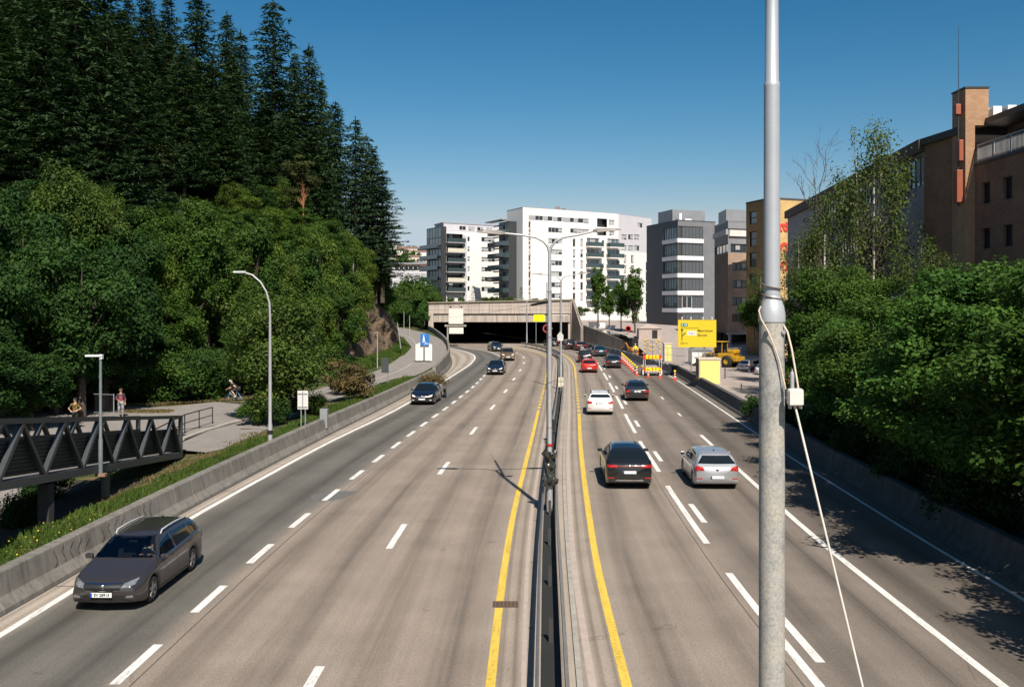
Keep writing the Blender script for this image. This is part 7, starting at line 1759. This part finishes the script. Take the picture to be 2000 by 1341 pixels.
def cone(p, label, group=None, s=1.0):
    o = thing('traffic_cone', label, 'traffic cone', p, 0, group); o.scale = (s, s, s); return o
CR = M('cone red', (.62, .07, .03), .5); CW = M('cone white', (.74, .70, .66), .5); CY = M('cone lamp yellow', (.80, .55, .02), .4)
def cone_parts(o):
    b = MB(); b.box((0, 0, .03), (.42, .42, .06), 0, 0, .01); b.lathe([(.15, .06), (.115, .28)], n=12, cap=False); b.lathe([(.095, .42), (.07, .58)], n=12, cap=False); b.build('body', CR, o)
    b = MB(); b.lathe([(.115, .28), (.095, .42)], n=12, cap=False); b.lathe([(.07, .58), (.05, .72), (.0, .73)], n=12, cap=False); b.build('reflective_sleeve', CW, o)
    b = MB(); b.lathe([(.05, .73), (.11, .76), (.13, .88), (.10, 1.0), (.001, 1.03)], n=10); b.build('lamp', CY, o)
c0 = cone((12.75, 94.2, .012), 'red and white cone with yellow lamp in the row along the closed lane', 'cones along the closed lane', .95); cone_parts(c0)
for i in range(9):
    t = (i + 1) / 9; a = vec(12.75, 94.2, .012).lerp(vec(14.3, 120, .012), t); dup(c0, a)
for (px, py, lab) in ((1254, 731, 'single cone just left of the roadworks trailer'), (1266, 737, 'cone at the left front corner of the roadworks trailer'), (1289, 738, 'cone at the right front corner of the roadworks trailer'), (1318, 742, 'cone at the end of the mesh barrier by the edge line')):
    c = dup(c0, G(px, py, .012)); c['label'] = lab; del c['group']
# mesh topped steel barrier round the closed lane
def mesh_barrier():
    root = thing('mesh_barrier', 'grey steel construction barrier with mesh panels curving towards the tunnel', 'barrier', (mesh_r(100), 100, 0))
    ys = list(np.arange(95.5, 163, 1.5)); gs = M('grey steel barrier', (.36, .37, .38), .6, .3, .15); msh = M('grey wire mesh', (.25, .26, .275), .6, .3, .2, 6)
    b = MB(); vs = []
    for y in ys:
        for (dx, z) in ((0, 0), (0, .18), (.35, .18), (.35, 0)): vs.append((mesh_r(y) + dx, y, z))
    b.add(vs, [(4 * j + i, 4 * j + i + 1, 4 * j + i + 5, 4 * j + i + 4) for j in range(len(ys) - 1) for i in range(3)]); b.build('base_rail', M('pale base rail', (.60, .58, .55), .6), root, True)
    b = MB(); vs = []
    for y in ys: vs += [(mesh_r(y) + .15, y, .20), (mesh_r(y) + .15, y, .95), (mesh_r(y) + .19, y, .95), (mesh_r(y) + .19, y, .20)]
    b.add(vs, [(4 * j + i, 4 * j + i + 1, 4 * j + i + 5, 4 * j + i + 4) for j in range(len(ys) - 1) for i in range(3)]); b.build('mesh_panel', msh, root, True)
    b = MB(); b.tube([(mesh_r(y) + .17, y, .98) for y in ys], .035, 6); b.build('top_rail', gs, root, True)
    for y in ys[::2]: b = MB(); b.tube([(mesh_r(y) + .12, y, .15), (mesh_r(y) + .12, y, .98)], .03, 5); b.build('post', gs, root, True)
mesh_barrier()
# wheel loader and small excavator
def wheel_loader():
    p = Vector((23.6, 104, z_right(23.6, 104))); root = thing('wheel_loader', 'yellow wheel loader parked before the dark undercroft with its bucket forward left', 'wheel loader', p, R(48))
    y_ = M('shade toned yellow', (.44, .25, .015), .5, 0, .15, 2);  # yellow darkened, the building's shadow is put into the colour
    b = MB(); b.box((0, -.9, 1.15), (1.5, 2.0, .8), 0, 0, .12); b.box((0, -1.55, 1.75), (1.35, 1.0, .5), 0, 0, .15); b.build('engine_hood', y_, root)
    b = MB(); b.box((0, -2.2, .95), (1.9, .5, .5), 0, 0, .06); b.build('counterweight', y_, root)
    b = MB(); b.box((0, .95, 1.0), (.9, 1.5, .6), 0, 0, .06); b.build('front_frame', y_, root)
    b = MB()
    for sx in (-.62, .62):
        for sy in (-.45, .55): b.box((sx, sy, 2.15), (.08, .08, 1.3))
    b.box((0, .05, 2.82), (1.45, 1.3, .10), 0, 0, .03); b.build('cab_frame', y_, root)
    b = MB(); b.box((0, .05, 2.12), (1.18, .95, 1.22)); b.build('cab_glass', CARGLASS, root)
    for sx in (-.85, .85):
        for sy in (-1.15, 1.05):
            b = MB(); b.lathe([(.30, -.2), (.60, -.22), (.66, -.14), (.66, .14), (.60, .22), (.30, .2)], (sx, sy, .66), 18, 'X', cap=False); w = b.build('wheel', RUBBER(), root)
            b = MB(); b.lathe([(.32, -.16), (.001, -.12)], (sx, sy, .66), 14, 'X', cap=False); b.lathe([(.32, .16), (.001, .12)], (sx, sy, .66), 14, 'X', cap=False); b.build('rim', y_, w)
    b = MB()
    for sx in (-.42, .42): b.tube([(sx, .7, 1.5), (sx, 1.7, 1.45), (sx, 2.5, .75)], .12, 6)
    b.build('lift_arm', y_, root)
    b = MB(); pr = [(2.35, .95), (2.45, .35), (2.9, .10), (3.5, .12), (3.5, .2), (2.95, .22), (2.6, .42), (2.5, .95)]
    vs = [(-1.15, a, c) for a, c in pr] + [(1.15, a, c) for a, c in pr]; n = len(pr); b.add(vs, [(i, (i + 1) % n, n + (i + 1) % n, n + i) for i in range(n)] + [tuple(range(n)), tuple(range(2 * n - 1, n - 1, -1))]); b.build('bucket', M('dark bucket steel', (.05, .05, .055), .5, .4, .2), root, normals=True)
wheel_loader()
def excavator():
    p = Vector((17.2, 131, .02)); root = thing('mini_excavator', 'orange mini excavator with a dark cab at the end of the dark wall', 'excavator', p, R(20)); o_ = M('machine orange', (.42, .16, .035), .5, 0, .15, 2)
    for sx in (-.7, .7):
        b = MB(); b.box((sx, 0, .28), (.32, 1.9, .5), 0, 0, .18); b.build('track', RUBBER(), root)
    b = MB(); b.box((0, -.3, .85), (1.5, 1.5, .6), 0, 0, .15); b.build('body', o_, root)
    b = MB(); b.box((.15, .1, 1.75), (1.0, 1.1, 1.25), 0, 0, .08); b.build('cab', BLACK(), root)
    b = MB(); b.box((.15, .1, 2.42), (1.1, 1.2, .09), 0, 0, .03); b.build('cab_roof', BLACK(), root)
    b = MB(); b.tube([(-.45, .5, 1.0), (-.55, 1.0, 1.7), (-.6, 1.6, 1.5)], .10, 6); b.tube([(-.6, 1.6, 1.5), (-.7, 2.2, .8)], .09, 6); b.build('boom', o_, root)
    b = MB(); b.box((-.7, 2.35, .65), (.5, .4, .5), 0, 0, .08); b.build('bucket', BLACK(), root)
    b = MB(); b.box((0, -1.25, .3), (1.5, .12, .4)); b.build('blade', o_, root)
excavator()
# site fences, bollards, planks, tents
def fence_panel(p, w, h, rz, label, group):
    o = thing('site_fence', label, 'fence', p, rz, group)
    b = MB()
    for x in (-w / 2, w / 2): b.tube([(x, 0, 0), (x, 0, h)], .025, 6)
    for z in (.12, h * .55, h): b.tube([(-w / 2, 0, z), (w / 2, 0, z)], .02, 5)
    b.build('frame', GALV(), o)
    b = MB()
    for k in range(int(w / .16)): b.box((-w / 2 + .08 + k * .16, 0, h / 2 + .06), (.012, .012, h - .1))
    b.build('mesh', GALV(), o)
    b = MB(); b.box((-w / 2, 0, .06), (.25, .6, .12)); b.box((w / 2, 0, .06), (.25, .6, .12)); b.build('foot', CONC(), o); return o
fp_ = fence_panel((19.2, 108, .25), 3.0, 1.9, R(-60), 'wire mesh site fence panel behind the yellow sign', 'site fence panels')
for (x, y, a) in ((17.9, 111.5, -62), (20.3, 105.5, -30), (22.6, 104.3, -25), (18.2, 123, -75), (19.0, 120, -70), (25.5, 108.5, -5)): dup(fp_, (x, y, z_right(x, y)), R(a))
for (px, py, h, lab) in ((1416, 738, 1.15, 'dark slim bollard on the plaza right of the site container'), (1448, 757, .4, 'stub of a dark post near the right barrier'), (1307, 728, 1.0, 'thin tan stake at the end of the concrete barrier'), (1318, 722, 1.4, 'thin pale stake beside the concrete barrier')):
    g = G(px, py, .27); o = thing('bollard', lab, 'bollard', (g.x, g.y, .25)); b = MB(); b.lathe([(.05, 0), (.05, h * .9), (.02, h)], n=8); b.build('post', DARKMETAL() if 'dark' in lab else M('tan stake', (.45, .34, .2), .8), o); b = MB(); b.lathe([(.09, 0), (.09, .05), (.05, .06)], n=8); b.build('foot', DARKMETAL(), o)
wl = M('pinkish site hoarding', (.40, .33, .30), .8, 0, .15)
for i, (px0, px1, py0, py1, d, lab) in enumerate(((1248, 1292, 668, 681, 140, 'pinkish gabled site tent left of the small yellow cabinet'), (1352, 1390, 676, 700, 108, 'white site hut behind the legs of the yellow sign'))):
    x0, x1 = (px0 - CX) * d / F, (px1 - CX) * d / F; z0 = z_right((x0 + x1) / 2, d); zt = EYE - (py0 - HY) * d / F; root = thing('site_tent' if i == 0 else 'site_hut', lab, 'tent' if i == 0 else 'hut', ((x0 + x1) / 2, d, z0)); w = x1 - x0; h = max(1.6, zt - z0 - .8)
    b = MB(); b.box((0, 1.2, h / 2), (w, 2.4, h)); b.build('wall', wl if i == 0 else WHITE(), root)
    b = MB(); b.add([(-w / 2 - .15, -.15, h), (w / 2 + .15, -.15, h), (w / 2 + .15, 2.55, h), (-w / 2 - .15, 2.55, h), (-w * .1, -.15, h + .75), (-w * .1, 2.55, h + .75)], [(0, 1, 4), (2, 3, 5), (1, 2, 5, 4), (3, 0, 4, 5), (0, 3, 2, 1)]); b.build('roof', M('tent cloth', (.46, .385, .35), .8) if i == 0 else GALVD(), root)
    b = MB(); b.box((w * .2, -.02, h * .45), (.8, .04, h * .8)); b.build('door', BLACK() if i == 0 else GREYP, root)
# things along the top of the sloping wall
root = thing('round_sign', 'round red ringed prohibition sign among the poplars', 'road sign', P(1227, 668, 146)); sign_posts(root, (0,), -.3, 2.4, .04)
b = MB(); zc = 2.15; b.lathe([(.45, .0), (.45, .03)], (0, 0, zc), 22, 'Y'); b.build('rim', REFL, root); b = MB(); b.lathe([(.30, -.008), (.001, -.008)], (0, 0, zc), 20, 'Y'); b.lathe([(.08, -.02), (.001, -.02)], (0, 0, zc), 12, 'Y'); b.build('face', M('sign face grey', (.46, .42, .36), .6), root)
for i, (px, py, w, h, d, lab) in enumerate(((1166, 645, 2.9, 1.45, 160, 'white panelled hoarding behind the leftmost poplar'), (1193, 648, 1.5, 1.1, 156, 'low white notice hoarding behind the poplars'), (1234, 655, 2.6, .35, 150, 'low reddish kerb rail behind the round sign'))):
    p = P(px, py, d); root = thing('hoarding', lab, 'hoarding', (p.x, p.y, p.z - .3)); b = MB(); n = max(1, int(w / .75))
    for k in range(n): b.box((-w / 2 + w * (k + .5) / n, 0, h / 2 + .2), (w / n - .04, .05, h))
    b.build('panel', WHITE() if i < 2 else M('reddish rail', (.40, .22, .15), .7), root)
    b = MB(); b.box((0, .05, h + .26), (w + .2, .12, .1)); b.build('top_rail', M('brown rail', (.20, .14, .10), .7), root)
# ------------------------------------------------------------------ people
SKIN = M('skin', (.46, .27, .185), .55, 0, .06, 6)
def skin_mesh(name, nodes, edges, mat, parent, sub=2):
    """nodes: {key: (x, y, z, r)}; one continuous skinned surface grown round the joints"""
    ks = list(nodes); me = bpy.data.meshes.new(name)
    me.from_pydata([nodes[k][:3] for k in ks], [(ks.index(a), ks.index(b)) for a, b in edges], [])
    bm = bmesh.new(); bm.from_mesh(me); lay = bm.verts.layers.skin.verify()
    for v, k in zip(bm.verts, ks): r = nodes[k][3]; v[lay].radius = r if isinstance(r, tuple) else (r, r); v[lay].use_root = False
    bm.verts.ensure_lookup_table(); bm.verts[0][lay].use_root = True; bm.to_mesh(me); bm.free()
    o = link_mesh(name, me); m = o.modifiers.new('skin', 'SKIN'); m.use_smooth_shade = True; s = o.modifiers.new('sub', 'SUBSURF'); s.levels = sub; s.render_levels = sub
    dg = bpy.context.evaluated_depsgraph_get(); dg.update(); nm = bpy.data.meshes.new_from_object(o.evaluated_get(dg)); nm.name = name
    bpy.data.objects.remove(o); nm.materials.clear(); nm.materials.append(mat); nm.polygons.foreach_set('use_smooth', [True] * len(nm.polygons))
    return link_mesh(name, nm, parent)
def hand(N, E, w, tag_, d, up, side):
    """five tapering fingers rooted in the palm beyond the wrist node w"""
    wx = Vector(N[w][:3]); d = Vector(d).normalized(); up = Vector(up); sd = d.cross(up).normalized() * side
    N[tag_ + 'palm'] = (*(wx + d * .075), .030); E.append((w, tag_ + 'palm'))
    for i, (off, L) in enumerate(((-.030, .070), (-.010, .082), (.010, .076), (.030, .060))):
        a = wx + d * .105 + sd * off; b_ = a + d * L * .55 - up * .012; c = b_ + d * L * .3 - up * .03
        for j, p in enumerate((a, b_, c)): N[f'{tag_}f{i}{j}'] = (*p, .0095 - .001 * j); E.append((tag_ + 'palm' if j == 0 else f'{tag_}f{i}{j-1}', f'{tag_}f{i}{j}'))
    a = wx + d * .05 - sd * .045; b_ = a + d * .04 - sd * .02 - up * .01
    N[tag_ + 't0'] = (*a, .011); N[tag_ + 't1'] = (*b_, .009); E += [(w, tag_ + 't0'), (tag_ + 't0', tag_ + 't1')]
def person(label, loc, rz, J, top, bottom, hair, shoe, sleeves='short', legs='long', hat=None, hands=True, parent_label=None):
    """J: joints (x right, y forward, z up): pel chest neck head + sh el wr hip kn an toe for l and r"""
    root = thing('person', label, 'person', loc, rz)
    N = {'pel': (*J['pel'], .125), 'waist': (*(Vector(J['pel']).lerp(Vector(J['chest']), .5)), .115), 'chest': (*J['chest'], .14), 'neck': (*J['neck'], .058)}
    hd = Vector(J['head']); nk = Vector(J['neck']); ax = (hd - nk).normalized()
    N['jaw'] = (*(nk + ax * .10), .072); N['head'] = (*(nk + ax * .19), .098); N['crown'] = (*(nk + ax * .26), .080)
    fw = Vector(J.get('face', (0, 1, 0))); N['nose'] = (*(nk + ax * .155 + fw * .108), .014); N['brow'] = (*(nk + ax * .17 + fw * .045), .07)
    E = [('pel', 'waist'), ('waist', 'chest'), ('chest', 'neck'), ('neck', 'jaw'), ('jaw', 'head'), ('head', 'crown'), ('head', 'brow'), ('brow', 'nose')]
    for s in 'lr':
        N[s + 'sh'] = (*J[s + 'sh'], .062); N[s + 'el'] = (*J[s + 'el'], .042); N[s + 'wr'] = (*J[s + 'wr'], .027)
        N[s + 'hip'] = (*J[s + 'hip'], .088); N[s + 'kn'] = (*J[s + 'kn'], .060); N[s + 'cf'] = (*(Vector(J[s + 'kn']).lerp(Vector(J[s + 'an']), .35)), .057); N[s + 'an'] = (*J[s + 'an'], .038); N[s + 'toe'] = (*J[s + 'toe'], .034)
        E += [('chest', s + 'sh'), (s + 'sh', s + 'el'), (s + 'el', s + 'wr'), ('pel', s + 'hip'), (s + 'hip', s + 'kn'), (s + 'kn', s + 'cf'), (s + 'cf', s + 'an'), (s + 'an', s + 'toe')]
        if hands:
            d = (Vector(J[s + 'wr']) - Vector(J[s + 'el'])).normalized(); up = Vector((0, 0, 1)) if abs(d.z) < .8 else Vector((0, 1, 0)); hand(N, E, s + 'wr', s, d, up, 1 if s == 'r' else -1)
    skin_mesh('body', N, E, SKIN, root)
    g = .018
    T = {k: (*N[k][:3], N[k][3] + g) for k in ('pel', 'waist', 'chest')}; T['nk'] = (*(Vector(N['chest'][:3]).lerp(nk, .62)), .075); TE = [('pel', 'waist'), ('waist', 'chest'), ('chest', 'nk')]
    for s in 'lr':
        T[s + 'sh'] = (*J[s + 'sh'], .062 + g); e = Vector(J[s + 'sh']).lerp(Vector(J[s + 'el']), .75 if sleeves == 'short' else .999); T[s + 'el'] = (*e, .05 + g * .7); TE += [('chest', s + 'sh'), (s + 'sh', s + 'el')]
        if sleeves == 'long': T[s + 'wr'] = (*(Vector(J[s + 'el']).lerp(Vector(J[s + 'wr']), .92)), .030 + g * .6); TE.append((s + 'el', s + 'wr'))
    skin_mesh('shirt', T, TE, top, root)
    B_ = {'pel': (*J['pel'], .132 + g)}; BE = []
    for s in 'lr':
        B_[s + 'hip'] = (*J[s + 'hip'], .092 + g); kn, an = Vector(J[s + 'kn']), Vector(J[s + 'an']); hp = Vector(J[s + 'hip'])
        if legs == 'long': B_[s + 'kn'] = (*kn, .066 + g); B_[s + 'an'] = (*kn.lerp(an, .9), .05 + g); BE += [('pel', s + 'hip'), (s + 'hip', s + 'kn'), (s + 'kn', s + 'an')]
        else: B_[s + 'kn'] = (*hp.lerp(kn, .85), .075 + g); BE += [('pel', s + 'hip'), (s + 'hip', s + 'kn')]
    skin_mesh('trousers' if legs == 'long' else 'shorts', B_, BE, bottom, root)
    for s in 'lr':
        an, to = Vector(J[s + 'an']), Vector(J[s + 'toe']); hl = an - (to - an) * .35
        skin_mesh('shoe', {'h': (hl.x, hl.y, min(an.z, hl.z) - .015, .045), 'a': (an.x, an.y, an.z - .02, .05), 't': (to.x, to.y, to.z - .0, .044)}, [('h', 'a'), ('a', 't')], shoe, root)
    c = nk + ax * .215; b = MB(); vs = []
    n = 12
    prof = [(.001, .095), (.06, .085), (.098, .05), (.113, .0), (.108, -.045 if hat is None else -.02)]
    b.lathe(prof, (c.x - fw.x * .012, c.y - fw.y * .012, c.z), n); b.build('hair' if hat is None else 'helmet' if hat == 'helmet' else 'cap', hair, root)
    return root
def J_stand(h=1.75, arms=None, stride=.08):
    k = h / 1.75
    J = dict(pel=(0, 0, .95), chest=(0, .01, 1.28), neck=(0, .01, 1.46), head=(0, .03, 1.66), lsh=(-.185, 0, 1.40), rsh=(.185, 0, 1.40), lel=(-.24, -.02, 1.12), rel=(.24, -.02, 1.12), lwr=(-.25, .10, .90), rwr=(.25, .10, .90),
             lhip=(-.095, 0, .90), rhip=(.095, 0, .90), lkn=(-.10, .03 + stride, .50), rkn=(.10, .03 - stride * .3, .50), lan=(-.10, stride * 1.2, .08), ran=(.10, -stride, .08), ltoe=(-.12, .15 + stride * 1.2, .045), rtoe=(.12, .15 - stride, .045))
    J.update(arms or {}); return {a: tuple(c * k for c in v) for a, v in J.items()}
def check_mat(name, a, b_, sc):
    m, nt, out = new_mat(name); co = nd(nt, 'ShaderNodeTexCoord').outputs['Object']
    bsdf(nt, out, ramp(nt, noise(nt, co, sc, 3, .6), [(.45, a), (.52, b_)]), .85); return m
BLKC = M('black cloth', (.012, .012, .014), .9); DKC = M('dark hair', (.02, .014, .01), .8); WSH = M('white shoe', (.6, .6, .58), .6)
person('person in a black and yellow shirt with elbows out behind the footbridge', (P(147, 848, 52).x, 52, z_left(P(147, 848, 52).x, 52) + .06), R(175), J_stand(1.78, dict(lel=(-.36, .05, 1.16), lwr=(-.16, .22, 1.08), rel=(.36, .05, 1.16), rwr=(.16, .22, 1.08))),
       check_mat('black and yellow shirt', (.010, .010, .010), (.22, .15, .02), 5.5), BLKC, M('dark cap', (.02, .02, .025), .8), BLKC, 'short', 'short', 'cap')  # shirt yellow darkened to paint in the shade the figure stands in
person('person in a dark waistcoat over pink with white patterned trousers', (P(236, 818, 57).x, 57, z_left(P(236, 818, 57).x, 57) + .08), R(200), J_stand(1.76, dict(rel=(.27, .05, 1.16), rwr=(.12, .22, 1.05))),
       check_mat('dark and pink top', (.02, .02, .025), (.24, .06, .085), 3.0), check_mat('white patterned trousers', (.42, .42, .44), (.14, .15, .18), 7), M('brown hair', (.13, .06, .03), .8), WSH, 'long', 'long')  # pink and white toned down, shade is part of these colours
person('worker in a yellow high visibility jacket beside the mini excavator', (P(1241, 690, 127).x, 127, .02), R(160), J_stand(1.8), M('high visibility yellow', (.66, .78, .05), .6), M('work trousers', (.10, .10, .09), .9), M('white hard hat', (.7, .7, .66), .5), BLKC, 'long', 'long', 'helmet')
# cyclist riding to the left
def cyclist():
    p = G(459, 789, .37); p.z = z_path(p.y) + .055; hd = R(78)
    bk = thing('bicycle', 'pale blue racing bicycle ridden along the cycle street', 'bicycle', p, hd); fr = M('pale blue bike frame', (.22, .40, .50), .4, .2)
    for y in (-.50, .50):
        b = MB(); b.lathe([(.315, -.012), (.338, -.012), (.342, 0), (.338, .012), (.315, .012), (.315, -.012)], (0, y, .34), 28, 'X', cap=False); w = b.build('wheel', RUBBER(), bk)
        b = MB()
        for k in range(9): a = math.pi * k / 9; b.tube([(0, y + .31 * math.cos(a), .34 + .31 * math.sin(a)), (0, y - .31 * math.cos(a), .34 - .31 * math.sin(a))], .0018, 3)
        b.lathe([(.02, -.03), (.02, .03)], (0, y, .34), 8, 'X'); b.build('spokes', GALV(), w)
    b = MB(); S_, H_, C_ = (0, -.16, .86), (0, .36, .88), (0, -.06, .30)
    for (a, c) in ((C_, S_), (S_, H_), (C_, (0, .40, .74)), (C_, (0, -.5, .34)), (S_, (0, -.5, .34)), (H_, (0, .42, .66)), ((0, .42, .66), (0, .50, .34))): b.tube([a, c], .017, 6)
    b.build('frame', fr, bk)
    b = MB(); b.tube([(0, .36, .88), (0, .42, .98)], .015, 6); b.tube([(-.2, .44, .98), (.2, .44, .98)], .014, 6)
    for sx in (-.2, .2): b.tube([(sx, .44, .98), (sx, .54, .96), (sx, .55, .88), (sx, .47, .83)], .013, 6)
    b.build('handlebar', BLACK(), bk)
    b = MB(); b.tube([(0, -.16, .86), (0, -.19, .97)], .014, 6); b.box((0, -.2, .99), (.13, .26, .045), 0, 0, .02); b.build('saddle', BLACK(), bk)
    b = MB(); b.lathe([(.09, -.006), (.09, .006)], (.05, -.06, .30), 14, 'X'); b.tube([(.06, -.06, .30), (.08, .05, .18)], .012, 5); b.tube([(-.06, -.06, .30), (-.08, -.17, .42)], .012, 5); b.box((.11, .05, .175), (.09, .08, .02)); b.box((-.11, -.17, .415), (.09, .08, .02)); b.build('crankset', BLACK(), bk)
    J = dict(pel=(0, -.19, 1.05), chest=(0, .10, 1.27), neck=(0, .22, 1.38), head=(0, .34, 1.54), face=(0, .85, -.3), lsh=(-.17, .15, 1.32), rsh=(.17, .15, 1.32), lel=(-.21, .27, 1.10), rel=(.21, .27, 1.10), lwr=(-.20, .47, 1.01), rwr=(.20, .47, 1.01),
             lhip=(-.09, -.17, 1.02), rhip=(.09, -.17, 1.02), lkn=(-.10, .20, .86), rkn=(.10, .14, .66), lan=(-.11, -.10, .50), ran=(.11, .02, .26), ltoe=(-.11, .02, .45), rtoe=(.11, .14, .21))
    person('cyclist in black top and white helmet bent over the bicycle', p, hd, J, BLKC, M('tan cycling shorts', (.05, .045, .045), .9), M('white cycle helmet', (.74, .73, .70), .4), WSH, 'short', 'short', 'helmet')
cyclist()
# driver of the taupe estate car
def stripe_mat():
    m, nt, out = new_mat('striped shirt'); co = nd(nt, 'ShaderNodeTexCoord').outputs['Object']; z = nd(nt, 'ShaderNodeSeparateXYZ', {0: co}).outputs[2]
    f = mathn(nt, 'LESS_THAN', mathn(nt, 'FRACT', mathn(nt, 'MULTIPLY', z, 11.0)), .3); bsdf(nt, out, mixc(nt, f, (.74, .74, .74), (.03, .03, .05)), .85); return m
y0 = .20
J = dict(pel=(-.38, y0 + .02, .58), chest=(-.38, y0 - .06, .90), neck=(-.38, y0 - .05, 1.06), head=(-.38, y0 - .02, 1.26), lsh=(-.56, y0 - .04, 1.01), rsh=(-.20, y0 - .04, 1.01), lel=(-.60, y0 + .20, .84), rel=(-.18, y0 + .20, .84), lwr=(-.53, y0 + .42, .95), rwr=(-.25, y0 + .42, .95),
         lhip=(-.48, y0 + .06, .56), rhip=(-.29, y0 + .06, .56), lkn=(-.50, y0 + .50, .60), rkn=(-.27, y0 + .50, .60), lan=(-.50, y0 + .78, .34), ran=(-.27, y0 + .80, .34), ltoe=(-.50, y0 + .92, .32), rtoe=(-.27, y0 + .94, .32))
drv = person('driver in a white striped shirt at the wheel of the taupe estate car', tuple(near.location), near.rotation_euler[2], J, stripe_mat(), BLKC, DKC, BLKC, 'short', 'long')
# ------------------------------------------------------------------ camera, sun and sky
cam = bpy.data.objects.new('camera', bpy.data.cameras.new('camera')); COL.objects.link(cam)
cam.location = (0, 0, EYE); cam.rotation_euler = (R(90), 0, 0)
cam.data.sensor_width = 36; cam.data.lens = F / 2000 * 36; cam.data.shift_y = -(670.5 - HY) / 2000
cam.data.clip_start = .2; cam.data.clip_end = 9000
SC.camera = cam
sd = Vector((.215, -.86, .98)).normalized()          # towards the sun
elev = math.asin(sd.z); az = math.atan2(sd.x, sd.y)
sun = bpy.data.objects.new('sun', bpy.data.lights.new('sun', 'SUN')); COL.objects.link(sun)
sun.data.energy = 4.9; sun.data.angle = R(.53); sun.data.color = (1.0, .915, .80)
sun.rotation_euler = sd.to_track_quat('Z', 'Y').to_euler()
w = bpy.data.worlds.new('World'); SC.world = w; w.use_nodes = True
nt = w.node_tree
bg = nt.nodes['Background']
sky = nt.nodes.new('ShaderNodeTexSky'); sky.sky_type = 'NISHITA'; sky.sun_disc = False
sky.sun_elevation = elev; sky.sun_rotation = az; sky.altitude = 50; sky.air_density = 1.0; sky.dust_density = 1.0; sky.ozone_density = 3.2
hs = nt.nodes.new('ShaderNodeHueSaturation'); hs.inputs['Saturation'].default_value = 1.28; hs.inputs['Hue'].default_value = .488
nt.links.new(sky.outputs[0], hs.inputs['Color']); sr = nt.nodes.new('ShaderNodeSeparateColor'); nt.links.new(hs.outputs[0], sr.inputs[0]); cr = nt.nodes.new('ShaderNodeCombineColor')
ch = []
for i, (ref, g_, amp, cap_) in enumerate(((.85, 1.7, .53, 6.1), (2.6, 1.33, 2.42, 7.3), (4.85, 1.26, 5.0, 8.3))):      # clear northern air: deep overhead, pale low down
    ch.append(mathn(nt, 'MINIMUM', mathn(nt, 'MULTIPLY', mathn(nt, 'POWER', mathn(nt, 'DIVIDE', sr.outputs[i], ref), g_), amp), cap_))
ch[1] = mathn(nt, 'MAXIMUM', ch[1], mathn(nt, 'MULTIPLY', ch[0], 1.17)); ch[2] = mathn(nt, 'MAXIMUM', ch[2], mathn(nt, 'MULTIPLY', ch[1], 1.13))
for i in range(3): nt.links.new(ch[i], cr.inputs[i])
nt.links.new(cr.outputs[0], bg.inputs[0]); bg.inputs[1].default_value = .062
SC.view_settings.view_transform = 'Standard'; SC.view_settings.look = 'None'
SC.view_settings.exposure = .45; SC.view_settings.gamma = 1
SC.render.engine = 'CYCLES'
cy = SC.cycles
cy.max_bounces = 6; cy.diffuse_bounces = 3; cy.glossy_bounces = 3; cy.transmission_bounces = 4; cy.transparent_max_bounces = 8
cy.caustics_reflective = False; cy.caustics_refractive = False
cy.sample_clamp_indirect = 6
